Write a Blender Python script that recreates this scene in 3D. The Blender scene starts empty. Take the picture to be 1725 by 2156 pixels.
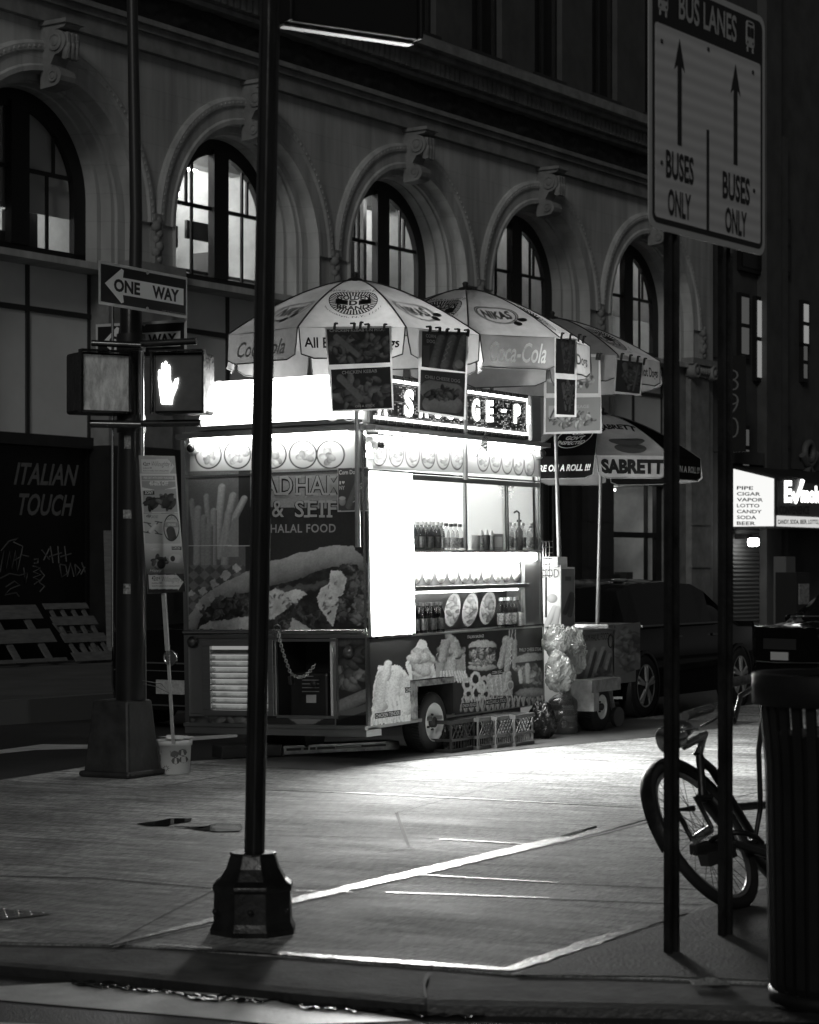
import bpy, math, random
import numpy as np
from mathutils import Vector as V, Matrix

random.seed(7)
C = bpy.context.scene.collection
sc = bpy.context.scene

# ------------------------------------------------------------ camera, sky, light, exposure
F, CX, CY, H = 4700.0, 862.5, 1195.0, 1.45      # focal length, principal point (pixels of a 1725 x 2156 view), eye height
cam = bpy.data.cameras.new('camera')
camo = bpy.data.objects.new('camera', cam)
C.objects.link(camo)
camo.location = (0, 0, H)
camo.rotation_euler = (math.radians(90), 0, 0)
cam.sensor_fit = 'HORIZONTAL'
cam.sensor_width = 24.0
cam.lens = 24.0 * F / 1725.0
cam.shift_y = (CY - 1078.0) / 1725.0
cam.clip_start, cam.clip_end = 0.1, 1000
cam.dof.use_dof = True
cam.dof.focus_distance = 17.0
cam.dof.aperture_fstop = 5.0
sc.camera = camo

w = bpy.data.worlds.new('World')
sc.world = w
w.use_nodes = True
nt = w.node_tree
nt.nodes.clear()
sky = nt.nodes.new('ShaderNodeTexSky')
sky.sky_type = 'NISHITA'
sky.sun_disc = False
sky.sun_elevation = math.radians(34)
sky.sun_rotation = math.radians(190)
bw = nt.nodes.new('ShaderNodeRGBToBW')
bg = nt.nodes.new('ShaderNodeBackground')
bg.inputs['Strength'].default_value = 0.0040
wo = nt.nodes.new('ShaderNodeOutputWorld')
nt.links.new(sky.outputs[0], bw.inputs[0])
nt.links.new(bw.outputs[0], bg.inputs[0])
nt.links.new(bg.outputs[0], wo.inputs[0])

sun = bpy.data.lights.new('night_light', 'SUN')
sun.energy = 0.18
sun.angle = math.radians(14)
sun.color = (1.0, 0.99, 0.96)
suno = bpy.data.objects.new('night_light', sun)
C.objects.link(suno)
suno.rotation_euler = V((0.22, 1.0, -0.5)).to_track_quat('-Z', 'Y').to_euler()
suno.location = (-6, -20, 20)

sc.view_settings.view_transform = 'Standard'
sc.view_settings.look = 'None'
sc.view_settings.exposure = 1.2
sc.view_settings.gamma = 1
sc.cycles.use_denoising = True
sc.cycles.use_adaptive_sampling = False
sc.cycles.max_bounces = 7
sc.cycles.diffuse_bounces = 4
sc.cycles.glossy_bounces = 3
sc.cycles.transmission_bounces = 5
sc.cycles.transparent_max_bounces = 8
sc.cycles.sample_clamp_indirect = 4.0
sc.cycles.caustics_reflective = False
sc.cycles.caustics_refractive = False

# ------------------------------------------------------------ helpers
def ray(x, y):
    return V(((x - CX) / F, 1.0, (CY - y) / F))

def at(x, y, d):
    r = ray(x, y)
    return V((r.x * d, d, H + r.z * d))

def gnd(x, y, z=0.0):
    return at(x, y, (H - z) * F / (y - CY))

class Fr:
    """a right-handed local frame"""
    def __init__(s, o, ex, ey=None, ez=V((0, 0, 1))):
        ex = V(ex).normalized()
        ez = V(ez).normalized()
        if ey is None:
            ey = ez.cross(ex)
        ey = V(ey).normalized()
        ez = ex.cross(ey).normalized()
        s.M = Matrix(((ex.x, ey.x, ez.x, o[0]), (ex.y, ey.y, ez.y, o[1]), (ex.z, ey.z, ez.z, o[2]), (0, 0, 0, 1)))
        s.I = s.M.inverted()
    def p(s, u, v, w):
        return s.M @ V((u, v, w))
    def l(s, P):
        return s.I @ V(P)
    def pix(s, x, y, axis, val):
        o = s.I @ V((0, 0, H))
        d = s.I.to_3x3() @ ray(x, y)
        return o + d * ((val - o[axis]) / d[axis])

ID = Matrix.Identity(4)
TM = {}

def root_m(o):
    return TM.get(o.name, ID)

class MB:
    def __init__(s, M=None):
        s.v, s.f, s.mi, s.sm = [], [], [], []
        s.M = M
        s.cuts = []
    def cut(s):
        """what follows becomes a mesh of its own"""
        if s.f and (not s.cuts or s.cuts[-1] != (len(s.v), len(s.f))):
            s.cuts.append((len(s.v), len(s.f)))
    def add(s, vs, fs, mi=0, smooth=False):
        b = len(s.v)
        if s.M is not None:
            vs = [s.M @ V(p) for p in vs]
        s.v.extend([tuple(p) for p in vs])
        s.f.extend([tuple(b + i for i in f) for f in fs])
        s.mi.extend([mi] * len(fs))
        s.sm.extend([smooth] * len(fs))
        return s
    def box(s, x0, y0, z0, x1, y1, z1, mi=0):
        vs = [(x0, y0, z0), (x1, y0, z0), (x1, y1, z0), (x0, y1, z0), (x0, y0, z1), (x1, y0, z1), (x1, y1, z1), (x0, y1, z1)]
        return s.add(vs, [(3, 2, 1, 0), (4, 5, 6, 7), (0, 1, 5, 4), (1, 2, 6, 5), (2, 3, 7, 6), (3, 0, 4, 7)], mi)
    def bar(s, a, b, wx, wy, up=V((0, 0, 1)), mi=0):
        a, b = V(a), V(b)
        d = (b - a).normalized()
        x = d.cross(V(up))
        if x.length < 1e-4:
            x = d.cross(V((1, 0, 0)))
        x.normalize()
        y = x.cross(d)
        vs = []
        for q in (a, b):
            for sx, sy in ((-1, -1), (1, -1), (1, 1), (-1, 1)):
                vs.append(q + x * wx * sx * .5 + y * wy * sy * .5)
        return s.add(vs, [(3, 2, 1, 0), (4, 5, 6, 7), (0, 1, 5, 4), (1, 2, 6, 5), (2, 3, 7, 6), (3, 0, 4, 7)], mi)
    def tube(s, pts, r, n=10, cap=True, mi=0, smooth=True, closed=False):
        pts = [V(p) for p in pts]
        k = len(pts)
        rs = r if isinstance(r, (list, tuple)) else [r] * k
        vs = []
        t0 = (pts[1] - pts[0]).normalized()
        x = t0.cross(V((0, 0, 1)))
        if x.length < 1e-3:
            x = t0.cross(V((0, 1, 0)))
        x.normalize()
        for i in range(k):
            if closed:
                t = (pts[(i + 1) % k] - pts[i - 1]).normalized()
            else:
                t = (pts[min(i + 1, k - 1)] - pts[max(i - 1, 0)]).normalized()
            x = (x - t * x.dot(t)).normalized()
            y = t.cross(x)
            for j in range(n):
                a = 2 * math.pi * j / n
                vs.append(pts[i] + (x * math.cos(a) + y * math.sin(a)) * rs[i])
        fs = []
        for i in range(k if closed else k - 1):
            i2 = (i + 1) % k
            for j in range(n):
                j2 = (j + 1) % n
                fs.append((i * n + j, i * n + j2, i2 * n + j2, i2 * n + j))
        s.add(vs, fs, mi, smooth)
        if cap and not closed:
            s.add(vs[:n], [tuple(range(n))[::-1]], mi)
            s.add(vs[-n:], [tuple(range(n))], mi)
        return s
    def lathe(s, prof, n=20, o=(0, 0, 0), ax=None, mi=0, smooth=True, ph=0.0, cap=True):
        o = V(o)
        if ax is None:
            X, Y, Z = V((1, 0, 0)), V((0, 1, 0)), V((0, 0, 1))
        else:
            Z = V(ax).normalized()
            X = Z.cross(V((0, 0, 1)))
            if X.length < 1e-3:
                X = V((1, 0, 0))
            X.normalize()
            Y = Z.cross(X)
        vs = []
        for r, z in prof:
            for j in range(n):
                a = 2 * math.pi * j / n + ph
                vs.append(o + X * r * math.cos(a) + Y * r * math.sin(a) + Z * z)
        fs = []
        for i in range(len(prof) - 1):
            for j in range(n):
                j2 = (j + 1) % n
                fs.append((i * n + j, i * n + j2, (i + 1) * n + j2, (i + 1) * n + j))
        s.add(vs, fs, mi, smooth)
        if cap:
            if prof[0][0] > 1e-4:
                s.add(vs[:n], [tuple(range(n))[::-1]], mi)
            if prof[-1][0] > 1e-4:
                s.add(vs[-n:], [tuple(range(n))], mi)
        return s
    def ball(s, c, r, n=12, m=8, sc3=(1, 1, 1), mi=0):
        vs, fs = [], []
        for i in range(m + 1):
            a = math.pi * i / m
            for j in range(n):
                b = 2 * math.pi * j / n
                vs.append((c[0] + r * sc3[0] * math.sin(a) * math.cos(b), c[1] + r * sc3[1] * math.sin(a) * math.sin(b), c[2] - r * sc3[2] * math.cos(a)))
        for i in range(m):
            for j in range(n):
                j2 = (j + 1) % n
                fs.append((i * n + j, i * n + j2, (i + 1) * n + j2, (i + 1) * n + j))
        return s.add(vs, fs, mi, True)
    def prism(s, poly, fn0, fn1, mi=0, side=True):
        """poly: list of 2-D points; fn0/fn1 map them to the two end faces"""
        n = len(poly)
        vs = [fn0(*p) for p in poly] + [fn1(*p) for p in poly]
        fs = [tuple(range(n))[::-1], tuple(range(n, 2 * n))]
        if side:
            fs += [(i, (i + 1) % n, n + (i + 1) % n, n + i) for i in range(n)]
        return s.add(vs, fs, mi)
    def quad(s, a, b, c, d, mi=0):
        return s.add([a, b, c, d], [(0, 1, 2, 3)], mi)
    def poly(s, pts, mi=0):
        return s.add(pts, [tuple(range(len(pts)))], mi)
    def grid(s, fn, nu, nv, mi=0, smooth=True):
        vs = [fn(i / nu, j / nv) for j in range(nv + 1) for i in range(nu + 1)]
        fs = [(j * (nu + 1) + i, j * (nu + 1) + i + 1, (j + 1) * (nu + 1) + i + 1, (j + 1) * (nu + 1) + i) for j in range(nv) for i in range(nu)]
        return s.add(vs, fs, mi, smooth)
    def build(s, name, mat, parent=None, world=True, bevel=0.0, label=None):
        if s.cuts:
            ends = [(0, 0)] + s.cuts + [(len(s.v), len(s.f))]
            first = None
            for (v0, f0), (v1, f1) in zip(ends[:-1], ends[1:]):
                if f1 == f0:
                    continue
                k = MB()
                k.v, k.f, k.mi, k.sm = s.v[v0:v1], [tuple(i - v0 for i in f) for f in s.f[f0:f1]], s.mi[f0:f1], s.sm[f0:f1]
                o = k.build(name, mat, parent, world, bevel, label)
                first = first or o
            return first
        vs = s.v
        if parent is not None and world:
            I = root_m(parent).inverted()
            vs = [tuple(I @ V(p)) for p in vs]
        me = bpy.data.meshes.new(name)
        me.from_pydata(vs, [], s.f)
        mats = mat if isinstance(mat, (list, tuple)) else [mat]
        for m in mats:
            me.materials.append(m)
        me.polygons.foreach_set('material_index', s.mi)
        me.polygons.foreach_set('use_smooth', s.sm)
        me.update()
        return link(name, me, parent, bevel, label)

def link(name, me, parent=None, bevel=0.0, label=None):
    o = bpy.data.objects.new(name, me)
    C.objects.link(o)
    if parent is not None:
        o.parent = parent
        TM[o.name] = root_m(parent)
    if bevel:
        b = o.modifiers.new('bevel', 'BEVEL')
        b.width = bevel
        b.segments = 2
        b.limit_method = 'ANGLE'
        b.angle_limit = math.radians(35)
        b.harden_normals = False
    if label:
        o['label'] = label
    return o

def tag(o, label, cat, group=None):
    o['label'] = label
    o['category'] = cat
    if group:
        o['group'] = group
    return o

def thing(name, label, cat, M=None, group=None):
    o = bpy.data.objects.new(name, None)
    o.empty_display_size = 0.1
    C.objects.link(o)
    if M is None:
        M = ID
    elif isinstance(M, Fr):
        M = M.M
    elif not isinstance(M, Matrix):
        M = Matrix.Translation(V(M))
    o.matrix_world = M
    TM[o.name] = M.copy()
    return tag(o, label, cat, group)

def dup(root, M, label=None, group=None):
    r = root.copy()
    C.objects.link(r)
    r.matrix_world = M
    TM[r.name] = M.copy()
    if label:
        r['label'] = label
    if group:
        r['group'] = group
    for ch in list(root.children):
        c = ch.copy()
        C.objects.link(c)
        c.parent = r
        for g in list(ch.children):
            d = g.copy()
            C.objects.link(d)
            d.parent = c
    return r

def struct(o):
    o['kind'] = 'structure'
    return o

# ---- materials
def mat(name, col, rough=.5, metal=0.0, var=0.0, vs=4.0, bump=0.0, bs=60.0, spec=.5, coat=0.0, stretch=(1, 1, 1), rvar=0.0, rot=0.0):
    m = bpy.data.materials.new(name)
    m.use_nodes = True
    n, l = m.node_tree.nodes, m.node_tree.links
    p = n['Principled BSDF']
    c3 = (col * .985, col, col * .99) if not isinstance(col, tuple) else col
    p.inputs['Base Color'].default_value = (*c3, 1)
    p.inputs['Roughness'].default_value = rough
    p.inputs['Metallic'].default_value = metal
    p.inputs['Specular IOR Level'].default_value = spec
    p.inputs['Coat Weight'].default_value = coat
    if var or bump or rvar:
        tc = n.new('ShaderNodeTexCoord')
        mp = n.new('ShaderNodeMapping')
        mp.inputs['Scale'].default_value = stretch
        mp.inputs['Rotation'].default_value = (0, 0, rot)
        l.new(tc.outputs['Object'], mp.inputs[0])
    if var or rvar:
        nz = n.new('ShaderNodeTexNoise')
        nz.inputs['Scale'].default_value = vs
        nz.inputs['Detail'].default_value = 6
        nz.inputs['Roughness'].default_value = .62
        l.new(mp.outputs[0], nz.inputs[0])
    if var:
        mr = n.new('ShaderNodeMapRange')
        mr.inputs['From Min'].default_value = .3
        mr.inputs['From Max'].default_value = .7
        mr.inputs['To Min'].default_value = 1 - var
        mr.inputs['To Max'].default_value = 1 + var
        l.new(nz.outputs[0], mr.inputs[0])
        vm = n.new('ShaderNodeVectorMath')
        vm.operation = 'SCALE'
        vm.inputs[0].default_value = c3
        l.new(mr.outputs[0], vm.inputs['Scale'])
        l.new(vm.outputs[0], p.inputs['Base Color'])
    if rvar:
        m2 = n.new('ShaderNodeMapRange')
        m2.inputs['From Min'].default_value = .3
        m2.inputs['From Max'].default_value = .7
        m2.inputs['To Min'].default_value = max(.03, rough - rvar)
        m2.inputs['To Max'].default_value = min(1, rough + rvar)
        l.new(nz.outputs[0], m2.inputs[0])
        l.new(m2.outputs[0], p.inputs['Roughness'])
    if bump:
        n2 = n.new('ShaderNodeTexNoise')
        n2.inputs['Scale'].default_value = bs
        n2.inputs['Detail'].default_value = 5
        l.new(mp.outputs[0], n2.inputs[0])
        b = n.new('ShaderNodeBump')
        b.inputs['Strength'].default_value = bump
        b.inputs['Distance'].default_value = .01
        l.new(n2.outputs[0], b.inputs['Height'])
        l.new(b.outputs[0], p.inputs['Normal'])
    return m

def emit(name, strength, tint=(1.0, 1.0, .98)):
    m = bpy.data.materials.new(name)
    m.cycles.emission_sampling = 'FRONT' if strength >= 2 and 'led' not in name[-5:] and 'letter' not in name else 'NONE'
    m.use_nodes = True
    n = m.node_tree.nodes
    n.clear()
    e = n.new('ShaderNodeEmission')
    e.inputs[0].default_value = (*tint, 1)
    e.inputs[1].default_value = strength
    o = n.new('ShaderNodeOutputMaterial')
    m.node_tree.links.new(e.outputs[0], o.inputs[0])
    return m

def fabric(name, col, trans=.5, var=.12):
    m = bpy.data.materials.new(name)
    m.use_nodes = True
    n, l = m.node_tree.nodes, m.node_tree.links
    n.clear()
    tc = n.new('ShaderNodeTexCoord')
    nz = n.new('ShaderNodeTexNoise')
    nz.inputs['Scale'].default_value = 4
    nz.inputs['Detail'].default_value = 8
    nz.inputs['Roughness'].default_value = .65
    l.new(tc.outputs['Object'], nz.inputs[0])
    mr = n.new('ShaderNodeMapRange')
    mr.inputs['From Min'].default_value = .3
    mr.inputs['From Max'].default_value = .7
    mr.inputs['To Min'].default_value = col * (1 - var)
    mr.inputs['To Max'].default_value = min(.9, col * (1 + var))
    l.new(nz.outputs[0], mr.inputs[0])
    d = n.new('ShaderNodeBsdfDiffuse')
    t = n.new('ShaderNodeBsdfTranslucent')
    l.new(mr.outputs[0], d.inputs[0])
    l.new(mr.outputs[0], t.inputs[0])
    mx = n.new('ShaderNodeMixShader')
    mx.inputs[0].default_value = trans
    l.new(d.outputs[0], mx.inputs[1])
    l.new(t.outputs[0], mx.inputs[2])
    o = n.new('ShaderNodeOutputMaterial')
    l.new(mx.outputs[0], o.inputs[0])
    return m

def glass(name, tint=.9, rough=.02, mixf=.9):
    """thin clear sheet: mostly see-through with a glossy reflection"""
    m = bpy.data.materials.new(name)
    m.use_nodes = True
    n, l = m.node_tree.nodes, m.node_tree.links
    n.clear()
    tr = n.new('ShaderNodeBsdfTransparent')
    tr.inputs[0].default_value = (tint, tint, tint, 1)
    g = n.new('ShaderNodeBsdfGlossy')
    g.inputs['Roughness'].default_value = rough
    lw = n.new('ShaderNodeLayerWeight')
    pw = n.new('ShaderNodeMath')
    pw.operation = 'POWER'
    l.new(lw.outputs['Facing'], pw.inputs[0])
    pw.inputs[1].default_value = 5
    fr = n.new('ShaderNodeMath')
    fr.operation = 'MULTIPLY_ADD'
    l.new(pw.outputs[0], fr.inputs[0])
    fr.inputs[1].default_value = .9
    fr.inputs[2].default_value = .04
    mx = n.new('ShaderNodeMixShader')
    l.new(fr.outputs[0], mx.inputs[0])
    l.new(tr.outputs[0], mx.inputs[1])
    l.new(g.outputs[0], mx.inputs[2])
    o = n.new('ShaderNodeOutputMaterial')
    l.new(mx.outputs[0], o.inputs[0])
    return m

def printmat(name, rough=.4, spec=.4, trans=0.0):
    m = bpy.data.materials.new(name)
    m.use_nodes = True
    n, l = m.node_tree.nodes, m.node_tree.links
    p = n['Principled BSDF']
    a = n.new('ShaderNodeAttribute')
    a.attribute_name = 'Col'
    l.new(a.outputs['Color'], p.inputs['Base Color'])
    p.inputs['Roughness'].default_value = rough
    p.inputs['Specular IOR Level'].default_value = spec
    if trans:
        t = n.new('ShaderNodeBsdfTranslucent')
        l.new(a.outputs['Color'], t.inputs[0])
        mx = n.new('ShaderNodeMixShader')
        mx.inputs[0].default_value = trans
        l.new(p.outputs[0], mx.inputs[1])
        l.new(t.outputs[0], mx.inputs[2])
        l.new(mx.outputs[0], n['Material Output'].inputs[0])
    return m

# ---- lettering
_tc = {}
def glyphs(s, bold=0.0, shear=0.0, space=1.0):
    k = (s, bold, shear, space)
    if k not in _tc:
        cu = bpy.data.curves.new('lettering', 'FONT')
        cu.body = s
        cu.size = 1
        cu.offset = bold
        cu.shear = shear
        cu.space_character = space
        cu.resolution_u = 3
        o = bpy.data.objects.new('lettering', cu)
        me = bpy.data.meshes.new_from_object(o)
        vs = np.zeros(len(me.vertices) * 3)
        me.vertices.foreach_get('co', vs)
        vs = vs.reshape(-1, 3)[:, :2]
        fs = [tuple(p.vertices) for p in me.polygons]
        bpy.data.objects.remove(o)
        bpy.data.curves.remove(cu)
        bpy.data.meshes.remove(me)
        lo, hi = vs.min(0), vs.max(0)
        _tc[k] = ((vs - lo) / (hi - lo), fs)
    return _tc[k]

def text(mb, s, fn, mi=0, bold=.012, shear=0.0, space=1.0):
    """fn maps (0..1, 0..1) to a point"""
    vs, fs = glyphs(s, bold, shear, space)
    mb.cut()
    mb.add([fn(a, b) for a, b in vs], fs, mi)

def textq(mb, s, pl, bl, br, h, h2=None, mi=0, **kw):
    """lettering on the plane pl(x, y), baseline from bl to br, h high"""
    h2 = h if h2 is None else h2
    a, b = V(pl(*bl)), V(pl(*br))
    d, c = V(pl(bl[0], bl[1] - h)), V(pl(br[0], br[1] - h2))
    text(mb, s, lambda x, y: (a * (1 - x) + b * x) * (1 - y) + (d * (1 - x) + c * x) * y, mi, **kw)

# ---- printed pictures: a fine grid whose vertices carry the print's grey
def vnoise(X, Y, scale, seed=0, octv=4):
    out = np.zeros_like(X)
    amp, tot = 1.0, 0.0
    for o in range(octv):
        rs = np.random.RandomState(seed * 31 + o)
        t = rs.rand(64, 64)
        x, y = X * scale, Y * scale
        xi, yi = np.floor(x).astype(int), np.floor(y).astype(int)
        fx, fy = x - xi, y - yi
        fx, fy = fx * fx * (3 - 2 * fx), fy * fy * (3 - 2 * fy)
        a, b = t[xi % 64, yi % 64], t[(xi + 1) % 64, yi % 64]
        c, d = t[xi % 64, (yi + 1) % 64], t[(xi + 1) % 64, (yi + 1) % 64]
        out += amp * ((a * (1 - fx) + b * fx) * (1 - fy) + (c * (1 - fx) + d * fx) * fy)
        tot += amp
        amp *= .55
        scale *= 2.03
    return out / tot

class Print:
    def __init__(s, pl, x0, y0, x1, y1, nx, ny, bg=.03, corners=None):
        """pl(x, y): point on the printed plane; corners (tl, tr, br, bl) of the sheet in view pixels"""
        tl, tr, br, bl = corners or ((x0, y0), (x1, y0), (x1, y1), (x0, y1))
        a, b, c, d = [V(pl(*q)) for q in (tl, tr, br, bl)]
        s.nx, s.ny = nx, ny
        U, W = np.meshgrid(np.linspace(0, 1, nx), np.linspace(0, 1, ny))
        P = [(a[i] * (1 - U) + b[i] * U) * (1 - W) + (d[i] * (1 - U) + c[i] * U) * W for i in range(3)]
        s.P = np.stack(P, -1)
        s.X = (tl[0] * (1 - U) + tr[0] * U) * (1 - W) + (bl[0] * (1 - U) + br[0] * U) * W
        s.Y = (tl[1] * (1 - U) + tr[1] * U) * (1 - W) + (bl[1] * (1 - U) + br[1] * U) * W
        s.c = np.full(s.X.shape, float(bg))
        s.keep = np.ones(s.X.shape, bool)
        s.aa = max(abs(tr[0] - tl[0]) / nx, abs(bl[1] - tl[1]) / ny) * .9
        s.rnd = random.Random(int(x0 * 7 + y0))
    def put(s, m, col):
        s.c = s.c * (1 - m) + col * m
    def sm(s, d):
        return np.clip(.5 - d / s.aa, 0, 1)
    def noise(s, sc_, seed=1, o=4):
        return vnoise(s.X + 5000, s.Y + 5000, sc_, seed, o)
    def ell(s, cx, cy, rx, ry, rot=0, col=.5, shade=.5, tex=0, ts=.2, hl=(-.3, -.4)):
        ca, sa = math.cos(rot), math.sin(rot)
        x, y = s.X - cx, s.Y - cy
        u, v = (x * ca + y * sa) / rx, (-x * sa + y * ca) / ry
        r = np.sqrt(u * u + v * v)
        m = s.sm((r - 1) * min(rx, ry))
        g = 1 - shade * np.clip(((u - hl[0]) ** 2 + (v - hl[1]) ** 2) * .6, 0, 1)
        c = col * g
        if tex:
            c = c * (1 + tex * (s.noise(ts, int(cx) % 97) - .5) * 2)
        s.put(m, c)
        return m
    def ring(s, cx, cy, rx, ry, t, col):
        r = np.sqrt(((s.X - cx) / rx) ** 2 + ((s.Y - cy) / ry) ** 2)
        s.put(s.sm(np.abs(r - 1) * min(rx, ry) - t / 2), col)
    def cap(s, x0, y0, x1, y1, r0, r1=None, col=.5, shade=.6, tex=0, ts=.3):
        r1 = r0 if r1 is None else r1
        dx, dy = x1 - x0, y1 - y0
        L = dx * dx + dy * dy + 1e-9
        t = np.clip(((s.X - x0) * dx + (s.Y - y0) * dy) / L, 0, 1)
        ex, ey = s.X - x0 - t * dx, s.Y - y0 - t * dy
        r = r0 + (r1 - r0) * t
        d = np.sqrt(ex * ex + ey * ey)
        m = s.sm(d - r)
        q = np.clip((ex * .8 + ey * .6) / r + .25, -1, 1)
        c = col * (1 - shade * np.clip(q * q, 0, 1))
        if tex:
            c = c * (1 + tex * (s.noise(ts, int(x0 + y0) % 89) - .5) * 2)
        s.put(m, c)
    def line(s, pts, w_, col):
        for (a, b), (c, d) in zip(pts[:-1], pts[1:]):
            s.cap(a, b, c, d, w_ / 2, w_ / 2, col, 0)
    def poly(s, pts, col, tex=0, ts=.2):
        ins = np.zeros(s.X.shape, bool)
        n = len(pts)
        for i in range(n):
            (xa, ya), (xb, yb) = pts[i], pts[(i + 1) % n]
            if ya == yb:
                continue
            k = ((ya > s.Y) != (yb > s.Y)) & (s.X < (xb - xa) * (s.Y - ya) / (yb - ya) + xa)
            ins ^= k
        c = col
        if tex:
            c = col * (1 + tex * (s.noise(ts, n) - .5) * 2)
        s.put(ins.astype(float), c)
        return ins
    def rect(s, x0, y0, x1, y1, col):
        s.put(((s.X >= x0) & (s.X <= x1) & (s.Y >= y0) & (s.Y <= y1)).astype(float), col)
    def warp(s, amp, sc_=.08, seed=11):
        """make outlines drawn afterwards organic"""
        if not hasattr(s, 'X0'):
            s.X0, s.Y0 = s.X, s.Y
        a, b = vnoise(s.X0 + 5000, s.Y0 + 5000, sc_, seed, 4), vnoise(s.X0 + 5000, s.Y0 + 5000, sc_, seed + 3, 4)
        s.X, s.Y = s.X0 + (a - .5) * 2 * amp, s.Y0 + (b - .5) * 2 * amp
    def bits(s, cx, cy, rx, ry, n, size, lo, hi, elong=1.8):
        """a heap of small shaded pieces of food"""
        for _ in range(n):
            a, r = s.rnd.uniform(0, 6.283), math.sqrt(s.rnd.random())
            x, y = cx + rx * r * math.cos(a), cy + ry * r * math.sin(a)
            z = size * s.rnd.uniform(.6, 1.3)
            s.ell(x, y, z * s.rnd.uniform(1, elong), z * .7, s.rnd.uniform(0, 3.14), s.rnd.uniform(lo, hi), s.rnd.uniform(.45, .85), .35, .25)
    def build(s, name, m, parent=None, world=True, label=None):
        nx, ny = s.nx, s.ny
        P = s.P.reshape(-1, 3)
        if parent is not None and world:
            I = np.array(root_m(parent).inverted())
            P = P @ I[:3, :3].T + I[:3, 3]
        idx = np.arange(nx * ny).reshape(ny, nx)
        q = np.stack([idx[1:, :-1], idx[1:, 1:], idx[:-1, 1:], idx[:-1, :-1]], -1).reshape(-1, 4)
        k = s.keep
        kk = (k[1:, :-1] & k[1:, 1:] & k[:-1, 1:] & k[:-1, :-1]).reshape(-1)
        q = q[kk]
        me = bpy.data.meshes.new(name)
        me.vertices.add(len(P))
        me.vertices.foreach_set('co', P.astype(np.float32).ravel())
        me.loops.add(q.size)
        me.loops.foreach_set('vertex_index', q.ravel().astype(np.int32))
        me.polygons.add(len(q))
        me.polygons.foreach_set('loop_start', (np.arange(len(q)) * 4).astype(np.int32))
        me.update(calc_edges=True)
        me.validate()
        at_ = me.attributes.new('Col', 'FLOAT_COLOR', 'POINT')
        g = np.clip(s.c, 0.004, .9).ravel()
        at_.data.foreach_set('color', np.stack([g * .985, g, g * .99, np.ones_like(g)], -1).astype(np.float32).ravel())
        me.materials.append(m)
        return link(name, me, parent, 0, label)

# ------------------------------------------------------------ materials
def brushed(name, col, ang):
    """broom finished concrete: long fine streaks, blotches and small dark specks"""
    m = bpy.data.materials.new(name)
    m.use_nodes = True
    n, l = m.node_tree.nodes, m.node_tree.links
    p = n['Principled BSDF']
    p.inputs['Specular IOR Level'].default_value = .12
    tc = n.new('ShaderNodeTexCoord')
    def nz(scale, det, long=None, rough=.6):
        mp = n.new('ShaderNodeMapping')
        mp.vector_type = 'TEXTURE'
        mp.inputs['Rotation'].default_value = (0, 0, ang)
        mp.inputs['Scale'].default_value = (long or 1, 1, 1)
        l.new(tc.outputs['Object'], mp.inputs[0])
        t = n.new('ShaderNodeTexNoise')
        t.inputs['Scale'].default_value = scale
        t.inputs['Detail'].default_value = det
        t.inputs['Roughness'].default_value = rough
        l.new(mp.outputs[0], t.inputs[0])
        return t.outputs[0]
    def rng(src, a, b, c, d):
        r = n.new('ShaderNodeMapRange')
        for i_, v_ in zip(('From Min', 'From Max', 'To Min', 'To Max'), (a, b, c, d)):
            r.inputs[i_].default_value = v_
        l.new(src, r.inputs[0])
        return r.outputs[0]
    def mul(a, b):
        k = n.new('ShaderNodeMath')
        k.operation = 'MULTIPLY'
        l.new(a, k.inputs[0])
        l.new(b, k.inputs[1])
        return k.outputs[0]
    streak = nz(13, 6, 6, .7)
    blot = nz(1.0, 8, 2.5, .7)
    mid = nz(4.5, 5, 1.6, .65)
    grain = nz(9, 4, .13, .75)
    speck = nz(5, 3, .4)
    f = mul(mul(mul(rng(streak, .34, .66, .55, 1.45), rng(blot, .32, .68, .5, 1.45)), rng(mid, .3, .7, .65, 1.35)), mul(rng(grain, .34, .66, .45, 1.6), rng(speck, .25, .31, .25, 1)))
    vm = n.new('ShaderNodeVectorMath')
    vm.operation = 'SCALE'
    vm.inputs[0].default_value = (col * .985, col, col * .99)
    l.new(f, vm.inputs['Scale'])
    l.new(vm.outputs[0], p.inputs['Base Color'])
    l.new(rng(blot, .3, .7, .55, .9), p.inputs['Roughness'])
    ad = n.new('ShaderNodeMath')
    ad.operation = 'ADD'
    l.new(streak, ad.inputs[0])
    l.new(rng(grain, 0, 1, 0, .6), ad.inputs[1])
    b = n.new('ShaderNodeBump')
    b.inputs['Strength'].default_value = .9
    b.inputs['Distance'].default_value = .006
    l.new(ad.outputs[0], b.inputs['Height'])
    l.new(b.outputs[0], p.inputs['Normal'])
    return m
M_walk = brushed('sidewalk_concrete', .285, math.radians(-25))
M_band = mat('smooth_concrete', .24, .36, 0, .6, 14, .6, 45)
M_joint = mat('joint_grime', .03, .8)
M_kerb = mat('kerb_stone', .13, .85, 0, .5, 4, .4, 40, spec=.15)
M_road = mat('asphalt', .035, .55, 0, .4, 2, .6, 120)
M_paint = mat('road_paint', .85, .45, 0, .3, 4, .2, 60)
M_wet = mat('gutter_water', .012, .05, spec=.9)
M_puddle = mat('puddle_water', .012, .03)
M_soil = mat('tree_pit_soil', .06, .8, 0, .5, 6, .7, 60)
M_stone = mat('facade_limestone', .5, .75, 0, .3, .5, .2, 14, stretch=(1.6, 1, .35))
_n, _l = M_stone.node_tree.nodes, M_stone.node_tree.links      # fine block joints and soot runs
_p = _n['Principled BSDF']
_src = _p.inputs['Base Color'].links[0].from_socket
_tcs = _n.new('ShaderNodeTexCoord')
_mp = _n.new('ShaderNodeMapping')
_mp.inputs['Rotation'].default_value = (math.radians(-90), 0, 0)
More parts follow.
